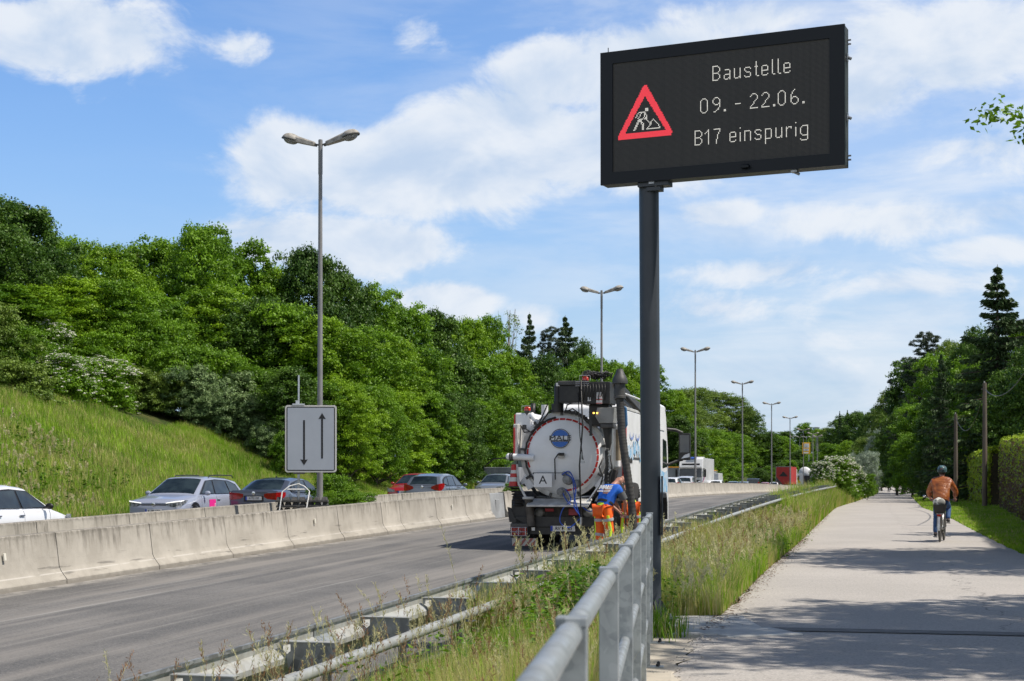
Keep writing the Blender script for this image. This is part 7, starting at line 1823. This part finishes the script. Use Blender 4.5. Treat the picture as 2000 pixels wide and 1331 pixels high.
# cab
cabr = empty('cab_group'); D.objects.remove(cabr)
CY = 7.0
side = [(-.95, 1.0), (-.95, 3.32), (-.8, 3.42), (.35, 3.40), (.62, 3.15), (.98, 2.35), (1.10, 1.75), (1.12, .9), (1.12, .42), (.55, .42), (.5, .95), (.3, 1.15), (-.45, 1.15), (-.65, .95), (-.7, .5), (-.95, .5)]
m = MB(); m.prism(side, (-1.22, CY, 0), (1.22, CY, 0), u=(0, 1, 0)); cb_ = tp('cab', m, M_TW, bevel=.05)
m = MB(); m.add([(1.226, CY + a, b) for a, b in [(.80, 1.85), (.62, 2.50), (-.10, 2.55), (-.12, 1.80)]], [(0, 1, 2, 3)]); m.build('side_window', M_GLASS, cb_, fixn=False)
m = MB(); m.add([(1.228, CY + a, b) for a, b in [(.9, 1.2), (.8, 1.75), (.2, 1.7), (-.5, 1.75), (-.8, 2.5), (-.9, 1.2)]], [(0, 1, 2, 3, 4, 5)]); m.build('blue_print', M_SKY1, cb_, fixn=False)
m = MB(); rows = []
for f in (0, .33, .66, 1): y = CY + 1.10 - .40 * f ** 1.3 + .04; z = 1.78 + .85 * f; rows.append([(x * 1.2, y + .03 * (1 - abs(x) ** 3), z) for x in (-.93, -.6, 0, .6, .93)])
m.strip(rows); m.build('windscreen', M_GLASS, cb_, smooth=True)
m = MB(); m.prism([(-.7, 2.75), (-.6, 3.35), (.3, 3.35), (.2, 2.75)], (1.222, CY, 0), (1.24, CY, 0), u=(0, 1, 0)); m.build('cab_fairing', M_TW, cb_, bevel=.008)
m = MB(); m.tube([(1.2, CY + .85, 2.82), (1.42, CY + .98, 2.80), (1.60, CY + 1.02, 2.72)], .045, 8); m.bx(1.50, 1.80, CY + .98, CY + 1.10, 2.02, 2.72); m.tube([(1.22, CY + .85, 1.90), (1.45, CY + 1.0, 2.00), (1.6, CY + 1.04, 2.04)], .04, 8); mr = m.build('wing_mirror', M_TBLK, cb_, bevel=.03)
m = MB(); m.add([(1.53, CY + .972, 2.22), (1.77, CY + .972, 2.22), (1.77, CY + .972, 2.67), (1.53, CY + .972, 2.67)], [(0, 1, 2, 3)]); m.build('mirror_glass', mat('mirror_glass', (.10, .11, .12), .08), mr, fixn=False)
m = MB(); m.add([(1.56, CY + .975, 2.06), (1.78, CY + .975, 2.10), (1.78, CY + .968, 2.20), (1.66, CY + .968, 2.16)], [(0, 1, 2, 3)]); m.build('mirror_lower_pane', mat('mirror_bright', (.75, .8, .88), .2, metal=.3), mr, fixn=False)
m = MB(); m.prism([(-.62, .55), (-.6, .95), (-.4, 1.18), (.35, 1.18), (.58, .95), (.6, .5), (.5, .5), (.45, .9), (.28, 1.06), (-.33, 1.06), (-.5, .88), (-.52, .55)], (.85, 6.95, 0), (1.27, 6.95, 0), u=(0, 1, 0)); tp('front_mudguard', m, M_TBLK, bevel=.01)
m = MB(); m.bx(.95, 1.22, 3.9, 5.9, .55, 1.0); tp('fuel_tank', m, mat('fuel_tank_alu', (.45, .46, .46), .4, metal=.6), bevel=.05)
# traffic cones stacked on the truck's rear left corner
cn = empty('traffic_cones', (0, 0, 0), 0, 'red and white striped traffic cones stacked on the rear left corner of the suction truck', 'traffic cone')
cn.matrix_world = truck.matrix_world
cn.location = Vector((T_X0, T_Y0, tz - .02)) + Matrix.Rotation(-TA, 3, 'Z') @ Vector((-1.06, -.02, 1.36)); cn.rotation_euler = (0, 0, -TA)
for k, (z0, z1, mt) in enumerate([(.0, .10, M_REFR), (.10, .19, M_REFW), (.19, .27, M_REFR), (.27, .34, M_REFW), (.34, .46, M_REFR)]):
    r = lambda z: .115 - .14 * z
    m = MB(); m.lathe([(r(z0), z0), (r(z1), z1)] + ([(.001, z1)] if k == 4 else []), n=20, sx=.95); m.build('red_band' if k % 2 == 0 else 'white_band', mt, cn, smooth=50)
m = MB(); m.box((0, 0, -.012), (.26, .26, .024)); m.build('cone_base', M_TBLK, cn, bevel=.006)
# ---------------------------------------------------------------- people
M_SKIN = mat('skin', (.50, .26, .19), .5, c2=(.42, .20, .14), scale=12)
def skin_mesh(name, nodes, edges, mt, parent=None, sub=2, root=0, flat=None, voxel=0):
    """nodes: {key: (pos, radius or (rx, ry))}"""
    keys = list(nodes); idx = {k: i for i, k in enumerate(keys)}
    me = D.meshes.new(name); me.from_pydata([tuple(nodes[k][0]) for k in keys], [(idx[a], idx[b]) for a, b in edges], [])
    o = D.objects.new(name, me); COL.objects.link(o)
    md = o.modifiers.new('skin', 'SKIN'); md.use_smooth_shade = True
    if not me.skin_vertices: 
        try: me.skin_vertices.new()
        except Exception: pass
    for i, k in enumerate(keys):
        r = nodes[k][1]; r = (r, r) if not isinstance(r, tuple) else r
        me.skin_vertices[0].data[i].radius = r; me.skin_vertices[0].data[i].use_root = (i == root)
    if sub: s = o.modifiers.new('sub', 'SUBSURF'); s.levels = sub; s.render_levels = sub
    if voxel: rm = o.modifiers.new('join', 'REMESH'); rm.mode = 'VOXEL'; rm.voxel_size = voxel; rm.use_smooth_shade = True
    dg = bpy.context.evaluated_depsgraph_get(); dg.update()
    m2 = D.meshes.new_from_object(o.evaluated_get(dg)); COL.objects.unlink(o); D.objects.remove(o)
    m2.materials.clear(); m2.materials.append(mt); m2.polygons.foreach_set('use_smooth', [True] * len(m2.polygons))
    r = D.objects.new(name, m2); link(r, parent); return r
def V3(*a): return Vector(a)
def hand(nodes, edges, wrist, direc, palm_n, tag_, curl=.7, s=1.0):
    """adds palm, four fingers and a thumb to a skeleton"""
    d = Vector(direc).normalized(); n = Vector(palm_n).normalized(); sd = d.cross(n).normalized(); w = Vector(wrist)
    P = w + d * .055 * s; nodes[tag_ + 'palm'] = (P, (.030 * s, .018 * s)); edges.append((tag_ + 'wrist', tag_ + 'palm'))
    K = w + d * .085 * s; nodes[tag_ + 'kn'] = (K, (.034 * s, .015 * s)); edges.append((tag_ + 'palm', tag_ + 'kn'))
    for i, (off, ln) in enumerate(((-.030, .062), (-.010, .074), (.010, .070), (.029, .056))):
        a = K + sd * off * s + d * .012 * s; b = a + (d * math.cos(curl) + n * math.sin(curl)) * ln * .5 * s; c = b + (d * math.cos(curl * 2.1) + n * math.sin(curl * 2.1)) * ln * .5 * s
        for nm, p, r in ((f'f{i}a', a, .0095), (f'f{i}b', b, .0088), (f'f{i}c', c, .0078)): nodes[tag_ + nm] = (p, r * s)
        edges += [(tag_ + 'kn', tag_ + f'f{i}a'), (tag_ + f'f{i}a', tag_ + f'f{i}b'), (tag_ + f'f{i}b', tag_ + f'f{i}c')]
    a = w + d * .030 * s - sd * .030 * s; b = a + (d * .7 - sd * .45 + n * .5).normalized() * .035 * s; c = b + (d * .8 + n * .6).normalized() * .028 * s
    for nm, p, r in (('ta', a, .012), ('tb', b, .0105), ('tc', c, .009)): nodes[tag_ + nm] = (p, r * s)
    edges += [(tag_ + 'palm', tag_ + 'ta'), (tag_ + 'ta', tag_ + 'tb'), (tag_ + 'tb', tag_ + 'tc')]
def head_mesh(name_parent, c, fwd, up, mt, s=1.0):
    """builds extra head features: eyes, brows and mouth set into the body's face"""
    f = Vector(fwd).normalized(); u = Vector(up).normalized(); r = f.cross(u).normalized(); c = Vector(c)
    R = Matrix((r, f, u)).transposed()
    for sd in (-1, 1):
        m = MB(); m.sphere(c + r * sd * .032 * s + f * .084 * s + u * .008 * s, .011 * s, 8); m.build('eye', mat('eye_white', (.6, .58, .55), .2), name_parent, smooth=True)
    m = MB(); p = c + f * .088 * s - u * .058 * s; m.box(p, (.045 * s, .01 * s, .008 * s)); m.build('mouth', mat('lip', (.32, .12, .10), .5), name_parent)
def person(nm, loc, rz, J, label, skin=M_SKIN, group=None, cat='person'):
    """J: joints in local metres (x right, y forward, z up)"""
    root = empty('person', loc, rz, label, cat, group)
    N, E = {}, []
    def nd(k, p, r): N[k] = (Vector(p), r)
    pel, wai, che, nek, hd = [Vector(J[k]) for k in ('pelvis', 'waist', 'chest', 'neck', 'head')]
    nd('pelvis', pel, (.135, .10)); nd('waist', wai, (.125, .095)); nd('chest', che, (.155, .11)); nd('neck', nek, .056)
    hu = (hd - nek).normalized() if 'head_up' not in J else Vector(J['head_up']).normalized(); hf = Vector(J['face']).normalized()
    nd('jaw', hd - hu * .055 + hf * .012, (.062, .068)); nd('head', hd + hu * .02, (.078, .092)); nd('crown', hd + hu * .085, (.060, .07))
    E += [('pelvis', 'waist'), ('waist', 'chest'), ('chest', 'neck'), ('neck', 'jaw'), ('jaw', 'head'), ('head', 'crown')]
    nd('nose', hd + hf * .108 - hu * .012, .012); E.append(('head', 'nose'))
    hr = hf.cross(hu).normalized()
    for s_, k in ((-1, 'L'), (1, 'R')):
        nd('ear' + k, hd + hr * s_ * .088, .018); E.append(('head', 'ear' + k))
        sh, el, wr = Vector(J['shoulder' + k]), Vector(J['elbow' + k]), Vector(J['wrist' + k])
        nd('sh' + k, sh, .062); nd('ua' + k, sh.lerp(el, .5), .050); nd('el' + k, el, .041); nd('fa' + k, el.lerp(wr, .35), .041); nd(k + 'wrist', wr, .026)
        E += [('chest', 'sh' + k), ('sh' + k, 'ua' + k), ('ua' + k, 'el' + k), ('el' + k, 'fa' + k), ('fa' + k, k + 'wrist')]
        hand(N, E, wr, J.get('hand' + k, (wr - el)), J.get('palm' + k, (0, 0, -1)), k, curl=J.get('curl', .7))
        hp, kn, an, toe = Vector(J['hip' + k]), Vector(J['knee' + k]), Vector(J['ankle' + k]), Vector(J['toe' + k])
        nd('hp' + k, hp, .090); nd('th' + k, hp.lerp(kn, .5), .075); nd('kn' + k, kn, .056); nd('ca' + k, kn.lerp(an, .3), .056); nd('an' + k, an, .038)
        E += [('pelvis', 'hp' + k), ('hp' + k, 'th' + k), ('th' + k, 'kn' + k), ('kn' + k, 'ca' + k), ('ca' + k, 'an' + k)]
        nd('ft' + k, an.lerp(toe, .45) + Vector((0, 0, -.02)), .036); nd('to' + k, toe, .028); E += [('an' + k, 'ft' + k), ('ft' + k, 'to' + k)]
    body = skin_mesh('body', N, E, skin, root, voxel=.0062 if loc[1] < 100 else .011)
    head_mesh(body, hd, hf, hu, skin)
    return root, body, N
def cloth(name, N, keys, edges, grow, mt, parent, extra=None, sub=2, root=0):
    M_ = {}
    for k in keys:
        p, r = N[k]; r = r if isinstance(r, tuple) else (r, r); gr = grow[k] if isinstance(grow, dict) and k in grow else (grow if not isinstance(grow, dict) else grow['*'])
        M_[k] = (p, (r[0] + gr, r[1] + gr))
    if extra:
        for k, v in extra.items(): M_[k] = v
    return skin_mesh(name, M_, edges, mt, parent, sub, root)
def cut_ends(*a): pass
M_SHIRT = mat('shirt_blue', (.010, .11, .55), .75, c2=(.015, .15, .66), scale=4, bump=.5, bscale=9)
M_SLEEVE = mat('sleeve_grey', (.10, .105, .11), .8)
M_HIVIS = mat('hivis_orange', (.95, .16, .012), .7, c2=(.85, .11, .01), scale=5, bump=.5, bscale=10)
M_HIYEL = mat('hivis_yellow', (.62, .85, .04), .7); M_REFTAPE = mat('reflective_tape', (.42, .42, .43), .45)
M_BSHIRT = mat('shirt_black', (.014, .014, .015), .8); M_BOOT = mat('work_boot', (.04, .032, .025), .8)
M_JEANS = mat('jeans_blue', (.035, .085, .21), .85, c2=(.06, .13, .30), scale=8, bump=.4, bscale=12)
M_LEATHER = mat('brown_leather', (.42, .14, .04), .36, c2=(.27, .075, .022), scale=5, bump=1.0, bscale=9, spec=.6, stretch=(1, 1, 2.2))
M_HAIR = mat('dark_hair', (.02, .015, .012), .7)
LEG = lambda k: [('pelvis', 'hp' + k), ('hp' + k, 'th' + k), ('th' + k, 'kn' + k), ('kn' + k, 'ca' + k), ('ca' + k, 'an' + k)]
ARM = lambda k: [('chest', 'sh' + k), ('sh' + k, 'ua' + k)]
def worker(loc, rz, label, shirt, sleeve, bend=1.0, group='road workers beside the suction truck', text=True, hair=False):
    J = dict(pelvis=(0, -.02, .94), waist=(0, .04, 1.06), chest=(0, .16, 1.27), neck=(0, .30, 1.44), head=(0, .42, 1.50), face=(0, .70, -.72), head_up=(0, .72, .70),
             shoulderL=(-.19, .22, 1.36), elbowL=(-.24, .34, 1.08), wristL=(-.08, .50, .90), shoulderR=(.19, .22, 1.36), elbowR=(.26, .34, 1.08), wristR=(.09, .50, .90), palmL=(.6, 0, -.6), palmR=(-.6, 0, -.6), handL=(.3, .5, -.7), handR=(-.3, .5, -.7), curl=.9,
             hipL=(-.10, -.02, .93), kneeL=(-.13, .03, .52), ankleL=(-.14, -.04, .10), toeL=(-.16, .14, .035), hipR=(.10, -.02, .93), kneeR=(.13, .05, .52), ankleR=(.15, -.02, .10), toeR=(.18, .16, .035))
    root, body, N = person('person', loc, rz, J, label, group=group)
    N2 = dict(N); 
    Tr = ['pelvis'] + [a + k for k in 'LR' for a in ('hp', 'th', 'kn', 'ca', 'an')]
    N2['pelvis'] = (N['pelvis'][0], (.145, .115))
    tr = cloth('trousers', N2, Tr, LEG('L') + LEG('R'), {'*': .020, 'pelvis': .008, 'kn' + 'L': .028, 'knR': .028, 'anL': .035, 'anR': .035, 'caL': .03, 'caR': .03}, M_HIVIS, root)
    # reflective bands follow the trouser legs
    for k in 'LR':
        kn, an, hp = N['kn' + k][0], N['an' + k][0], N['hp' + k][0]
        for (f, mt, r, nm) in ((.18, M_REFTAPE, .091, 'reflective_band'), (.50, M_REFTAPE, .094, 'reflective_band'), (-.55, M_REFTAPE, .105, 'reflective_band')):
            p = kn.lerp(an, f) if f > 0 else kn.lerp(hp, -f)
            d = (an - kn).normalized() if f > 0 else (hp - kn).normalized()
            m = MB(); R = d.to_track_quat('Z', 'Y').to_matrix(); m.lathe([(r, -.028), (r + .004, 0), (r, .028)], p, n=20, R=R); m.build(nm, mt, tr, smooth=50)
        for (p0, p1, s_) in ((kn.lerp(hp, .75), kn.lerp(hp, -.2 if False else .0), 1), (kn, kn.lerp(an, .9), 1)):
            sx = .052 if k == 'R' else -.052
            m = MB(); m.tube([p0 + Vector((sx, -.05, 0)), p1 + Vector((sx, -.040, 0))], .037, 8, flat=.9); m.build('yellow_panel', M_HIYEL, tr, smooth=50)
    m = MB(); d = (N['waist'][0] - N['pelvis'][0]).normalized(); R = d.to_track_quat('Z', 'Y').to_matrix(); m.lathe([(.165, -.02), (.162, .03), (.158, .045)], N['pelvis'][0] + d * .055, n=24, sx=1.0, sy=.80, R=R); m.build('yellow_waistband', M_HIYEL, tr, smooth=50)
    sh = cloth('shirt', N2, ['waist', 'chest', 'shL', 'uaL', 'shR', 'uaR'], [('hem', 'waist'), ('waist', 'chest'), ('chest', 'col')] + ARM('L') + ARM('R'), {'*': .022, 'waist': .040, 'chest': .022, 'uaL': .032, 'uaR': .032}, shirt, root,
               extra={'hem': (N['pelvis'][0].lerp(N['waist'][0], .35), (.165, .125)), 'col': (N['neck'][0].lerp(N['chest'][0], .25), .065)}, root=0)
    for k in 'LR':
        a, b = N['sh' + k][0], N['el' + k][0]; m = MB(); m.tube([a.lerp(b, .30), a.lerp(b, .55), a.lerp(b, .80)], [.078, .080, .078], 14, caps=False); m.build('sleeve', sleeve, sh, smooth=True)
    m = MB(); d = (N['chest'][0] - N['waist'][0]).normalized(); R = d.to_track_quat('Z', 'Y').to_matrix(); m.lathe([(.180, -.022), (.184, 0), (.180, .022)], N['waist'][0] + d * .01, n=24, sy=.80, R=R); m.build('tool_belt', M_BSHIRT, sh, smooth=50)
    for k in 'LR':
        an, to = N['an' + k][0], N['to' + k][0]
        skin_mesh('boot', {'a': (an + Vector((0, 0, .10)), .055), 'b': (an, .055), 'h': (an + Vector((0, -.04, -.045)), .045), 'c': (an.lerp(to, .5) + Vector((0, 0, -.02)), .050), 'd': (to + Vector((0, .02, .005)), .042)}, [('a', 'b'), ('b', 'h'), ('b', 'c'), ('c', 'd')], M_BOOT, root, 2)
    if text:
        dv = (N['neck'][0] - N['waist'][0]).normalized(); an_ = math.atan2(dv.y, dv.z)
        p = N['chest'][0].lerp(N['neck'][0], .25) + Vector((0, -.138, .06))
        t1 = text_mesh('shirt_lettering', 'MALE', .125, M_WTXT, sh, p, (math.radians(90) - an_, 0, 0), depth=.004, sx=1.1, offset=.007)
        text_mesh('shirt_lettering', 'KANALTECHNIK', .042, M_WTXT, sh, p + Vector((0, -.055, -.075)), (math.radians(90) - an_, 0, 0), depth=.004, sx=1.1, offset=.001)
    return root, N
wz1 = lambda x, y: gz(x, y)
w1x, w1y = 1.79, 30.0
worker((w1x, w1y, wz1(w1x, w1y)), math.radians(-48), 'person in blue shirt and orange hi-vis trousers bending forward, holding a tool behind the truck', M_SHIRT, M_SLEEVE)
w2x, w2y = 2.43, 31.5
worker((w2x, w2y, wz1(w2x, w2y)), math.radians(15), 'person in black shirt and orange hi-vis trousers bending, mostly hidden behind the thick hose', M_BSHIRT, M_BSHIRT, text=False)
tl = MB(); tl.tube([(0, 0, -.42), (.02, .0, -.2), (0, 0, .08)], .016, 8); tl.tube([(0, 0, -.2), (.10, .05, -.34), (.16, .02, -.6)], .012, 8); tl.box((0, 0, .1), (.05, .05, .10)); o = tl.build('hand_tool', M_TBLK, smooth=40)
Rw = Matrix.Rotation(math.radians(-48), 3, 'Z'); o.location = Vector((w1x, w1y, wz1(w1x, w1y))) + Rw @ Vector((0, .60, .84)); tag(o, 'black hand tool held by the worker in the blue shirt', 'tool')

# ---- bicycles and riders
def bicycle(loc, rz, label, group='bicycles on the cycle path', steer=0.0):
    r = empty('bicycle', loc, rz, label, 'bicycle', group); WR = .345
    for y, nm in ((-.52, 'rear_wheel'), (.56, 'front_wheel')):
        m = MB(); m.lathe([(WR - .035, -.012), (WR - .015, -.020), (WR, -.012), (WR + .003, 0), (WR, .012), (WR - .015, .020), (WR - .035, .012)], axis='x', n=40); w = m.build('wheel', M_TYRE, r, autosmooth=60); w.location = (0, y, WR)
        m = MB(); m.lathe([(WR - .050, -.011), (WR - .036, -.012), (WR - .036, .012), (WR - .050, .011)], axis='x', n=40); m.cyl((-.04, 0, 0), (.04, 0, 0), .022, n=10)
        for k in range(16): a = k * math.pi / 8; m.cyl((.02 * (1 if k % 2 else -1), 0, 0), (0, math.cos(a) * (WR - .045), math.sin(a) * (WR - .045)), .0018, n=4, caps=False)
        m.build('rim', M_RIM, w, smooth=40)
    fr = mat('bike_frame_silver', (.55, .56, .57), .3, metal=.5)
    m = MB(); bb = (0, -.02, .30); st = (0, -.18, .88); hdt = (0, .34, .88); hdb = (0, .38, .74)
    m.tube([bb, st], .018, 10); m.tube([bb, (0, .12, .38), hdb], .022, 10); m.tube([hdt, hdb], .02, 10)
    for s_ in (-.055, .055): m.tube([bb, (s_, -.3, .31), (s_, -.52, .345)], .010, 8); m.tube([(0, -.15, .80), (s_, -.35, .60), (s_, -.52, .345)], .009, 8); m.tube([(s_, .42, .70), (s_, .50, .50), (s_, .56, .345)], .014, 8)
    m.tube([(-.055, .42, .70), (.055, .42, .70)], .014, 8); m.build('frame', fr, r, smooth=50)
    m = MB(); m.tube([(0, .33, .86), (0, .30, 1.02)], .016, 8); m.tube([(-.31, .12, 1.03), (-.24, .24, 1.04), (-.06, .32, 1.03), (.06, .32, 1.03), (.24, .24, 1.04), (.31, .12, 1.03)], .013, 8); hb = m.build('handlebar', M_TRIM, r, smooth=50)
    m = MB(); m.tube([(-.26, .22, 1.04), (-.34, .20, 1.08), (-.40, .2, 1.11)], .006, 6); m.sphere((-.44, .2, 1.125), .045, 10, (1, .5, .7)); m.build('mirror', M_CHROME, hb, smooth=50)
    m = MB(); m.tube([(0, -.18, .88), (0, -.2, .95)], .014, 8); m.sphere((0, -.24, .965), 1, 12, (.09, .14, .035)); m.build('saddle', M_TRIM, r, smooth=50)
    m = MB(); m.tube([(-.06, -.26, .66), (-.06, -.74, .70), (.06, -.74, .70), (.06, -.26, .66)], .007, 6); m.tube([(-.06, -.52, .68), (-.07, -.52, .36)], .006, 6); m.tube([(.06, -.52, .68), (.07, -.52, .36)], .006, 6); m.build('rear_rack', fr, r, smooth=50)
    m = MB(); m.box((0, -.765, .66), (.10, .02, .045)); m.build('rear_light', M_TAIL, r, bevel=.006)
    for y, a0, a1 in ((-.52, .35, 2.9), (.56, .5, 2.4)):
        m = MB(); m.strip([[(x, y - math.cos(a) * (WR + .03) if y < 0 else y - math.cos(a) * (WR + .03), WR + math.sin(a) * (WR + .03)) for x in (-.028, -.018, .018, .028)] for a in np.linspace(a0 - .5 if y < 0 else a0, a1, 14)]); m.build('mudguard', fr, r, smooth=50, fixn=False)
    m = MB(); m.lathe([(.001, .03), (.085, .03), (.085, .045), (.001, .045)], bb, axis='x', n=20); m.tube([(.06, -.02, .30), (.085, -.02, .13), (.13, -.02, .13)], .011, 8); m.tube([(-.06, -.02, .30), (-.085, -.02, .47), (-.13, -.02, .47)], .011, 8)
    m.box((.17, -.02, .13), (.09, .08, .02)); m.box((-.17, -.02, .47), (.09, .08, .02)); m.build('crank', M_STEEL, r, smooth=40)
    m = MB(); m.box((0, -.05, .30), (.09, .20, .14)); m.build('motor_housing', M_TBLK, r, bevel=.03)
    m = MB(); m.tube([(-.07, -.5, .33), (-.09, -.42, .34)], .01, 6); m.build('derailleur', M_TRIM, r)
    return r
def rider(loc, rz, label, top, legs, helmet=True, group='people on the cycle path', helm_mat=None):
    # right pedal down (x>0), left pedal up; seen from behind right foot ends on the left when rz~0 -> swap
    J = dict(pelvis=(0, -.22, 1.05), waist=(0, -.17, 1.20), chest=(0, -.06, 1.42), neck=(0, .02, 1.60), head=(0, .06, 1.73), face=(0, 1, -.08), head_up=(0, .08, 1),
             shoulderL=(-.20, -.04, 1.50), elbowL=(-.33, .10, 1.24), wristL=(-.295, .17, 1.07), shoulderR=(.20, -.04, 1.50), elbowR=(.33, .10, 1.24), wristR=(.295, .17, 1.07), handL=(.1, .8, -.1), handR=(-.1, .8, -.1), palmL=(0, 0, -1), palmR=(0, 0, -1), curl=1.0,
             hipL=(-.10, -.18, 1.0), kneeL=(-.14, -.02, .60), ankleL=(-.15, -.10, .20), toeL=(-.16, .06, .17), hipR=(.10, -.18, 1.0), kneeR=(.15, .20, .86), ankleR=(.15, -.04, .55), toeR=(.16, .12, .52))
    root, body, N = person('person', loc, rz, J, label, group=group)
    Tr = ['pelvis'] + [a + k for k in 'LR' for a in ('hp', 'th', 'kn', 'ca', 'an')]
    cloth('trousers', N, Tr, LEG('L') + LEG('R'), {'*': .012, 'pelvis': .012, 'anL': .022, 'anR': .022}, legs, root)
    N2 = dict(N)
    cloth('jacket', N2, ['waist', 'chest', 'shL', 'uaL', 'elL', 'faL', 'shR', 'uaR', 'elR', 'faR'], [('hem', 'waist'), ('waist', 'chest'), ('chest', 'col')] + ARM('L') + ARM('R') + [('uaL', 'elL'), ('elL', 'faL'), ('faL', 'cuL'), ('uaR', 'elR'), ('elR', 'faR'), ('faR', 'cuR')], {'*': .034, 'waist': .095, 'chest': .075, 'elL': .03, 'elR': .03}, top, root,
          extra={'hem': (Vector((0, -.25, 1.00)), (.225, .17)), 'col': (N['neck'][0] - Vector((0, 0, .0)), .080), 'cuL': (N['faL'][0].lerp(N['Lwrist'][0], .75), .046), 'cuR': (N['faR'][0].lerp(N['Rwrist'][0], .75), .046)})
    for k in 'LR':
        an, to = N['an' + k][0], N['to' + k][0]
        skin_mesh('shoe', {'b': (an + Vector((0, 0, .01)), .046), 'h': (an + Vector((0, -.045, -.04)), .040), 'c': (an.lerp(to, .5) + Vector((0, 0, -.025)), .044), 'd': (to + Vector((0, .03, -.01)), .036)}, [('b', 'h'), ('b', 'c'), ('c', 'd')], mat('shoe_dark', (.03, .03, .032), .6), root, 2)
        m = MB(); p = an.lerp(to, .55) + Vector((0, 0, -.072)); m.box(p, (.095, .27, .022), rx=math.atan2(to.z - an.z, .16) * .5); m.build('shoe_sole', M_REFTAPE, root, bevel=.008)
    if helmet:
        c = N['head'][0] + Vector((0, 0, .035)); m = MB(); m.lathe([(.118, -.055), (.128, -.01), (.120, .05), (.092, .092), (.05, .115), (.001, .12)], c, n=24, sx=.92, sy=1.15); h_ = m.build('helmet', helm_mat or mat('helmet_teal', (.10, .20, .22), .35, c2=(.03, .05, .06), scale=9), root, smooth=60)
        m = MB(); m.box(c + Vector((0, -.14, .03)), (.05, .012, .018)); m.build('helmet_light', M_TAIL, h_)
        m = MB(); m.box(c + Vector((0, -.135, -.005)), (.11, .02, .02)); m.build('helmet_strap', M_TRIM, h_)
        for x in (-.05, 0, .05):
            m = MB(); m.tube([c + Vector((x, -.10, .075)), c + Vector((x, 0, .118 - abs(x) * .2)), c + Vector((x, .1, .08))], .012, 6); m.build('helmet_vent', M_TRIM, h_, smooth=True)
    m = MB(); m.sphere(N['head'][0] + Vector((0, -.035, -.01)), 1, 12, (.083, .075, .085)); m.build('hair', M_HAIR, root, smooth=True)
    return root
cy = 38.5; cx_ = (1838 - CX) / FPX * cy + .02
cr = -math.radians(20.5)
bicycle((cx_, cy, .006), cr, 'silver bicycle with rear rack ridden away from us on the cycle path')
rd = rider((cx_, cy, .006), cr, 'person in brown leather jacket, jeans and teal helmet cycling away', M_LEATHER, M_JEANS)
# basket with a pale bag behind the saddle
Rb = Matrix.Rotation(cr, 3, 'Z')
def at_bike(v): return Vector((cx_, cy, .006)) + Rb @ Vector(v)
bk = MB(); rows = []
for z, a, b in ((.70, .11, .15), (.80, .13, .17), (.92, .15, .19)): rows.append([(x * a, y * b, z) for x, y in ((-1, -1), (-.5, -1.05), (.5, -1.05), (1, -1), (1.03, 0), (1, 1), (0, 1.03), (-1, 1), (-1.03, 0))])
bk.strip(rows, close=True); bk.f.append(tuple(range(9))); bk.mi.append(0)
o = bk.build('bike_basket', M_TRIM, fixn=False); o.location = at_bike((0, -.52, 0)); o.rotation_euler = (0, 0, cr); o.modifiers.new('s', 'SOLIDIFY').thickness = .008
tag(o, 'dark basket on the rear rack of the nearer bicycle', 'basket')
g9 = np.random.default_rng(3)
bg = MB(); bg.sphere((0, 0, 0), 1, 16, (.155, .17, .13)); o = bg.build('cloth_bag', mat('bag_grey_white', (.62, .62, .58), .8, c2=(.20, .20, .19), scale=5, detail=2, contrast=(.47, .53)), smooth=True, sub=1)
for v in o.data.vertices:
    v.co *= 1 + .12 * math.sin(v.co.x * 37 + v.co.z * 23) * math.cos(v.co.y * 29)
o.location = at_bike((-.02, -.52, .97)); o.rotation_euler = (.1, .12, cr); tag(o, 'grey and white cloth bag lying in the bicycle basket', 'bag')
# second cyclist far down the path, walker beyond
Y2 = 236.0; X2 = (1736.5 - CX) / FPX * Y2; z2 = gz(X2, Y2)
bicycle((X2, Y2, z2), -.22, 'distant bicycle in the shade of the path tunnel')
rider((X2, Y2, z2), -.22, 'distant person in dark clothes cycling in the shade of the path tunnel', mat('grey_blue_top', (.08, .10, .15), .8), M_BSHIRT, helmet=False)
Y3 = 395.0; X3 = (1721 - CX) / FPX * Y3; z3 = gz(X3, Y3)
J = dict(pelvis=(0, 0, .95), waist=(0, 0, 1.08), chest=(0, 0, 1.32), neck=(0, 0, 1.50), head=(0, .02, 1.64), face=(0, 1, 0), head_up=(0, 0, 1), shoulderL=(-.19, 0, 1.42), elbowL=(-.26, -.02, 1.14), wristL=(-.26, .08, .90), shoulderR=(.19, 0, 1.42), elbowR=(.26, -.02, 1.14), wristR=(.26, .08, .90), palmL=(1, 0, 0), palmR=(-1, 0, 0), curl=.4,
         hipL=(-.1, 0, .9), kneeL=(-.11, .08, .5), ankleL=(-.11, .12, .09), toeL=(-.11, .28, .04), hipR=(.1, 0, .9), kneeR=(.11, .02, .5), ankleR=(.11, -.18, .12), toeR=(.11, -.02, .04))
root, body, N = person('person', (X3, Y3, z3), -.22, J, 'tiny distant person in a pale top walking at the far end of the path')
cloth('trousers', N, ['pelvis'] + [a + k for k in 'LR' for a in ('hp', 'th', 'kn', 'ca', 'an')], LEG('L') + LEG('R'), .014, M_JEANS, root)
cloth('shirt', N, ['waist', 'chest', 'shL', 'uaL', 'shR', 'uaR'], [('waist', 'chest')] + ARM('L') + ARM('R'), .022, mat('pale_top', (.65, .70, .78), .7), root)
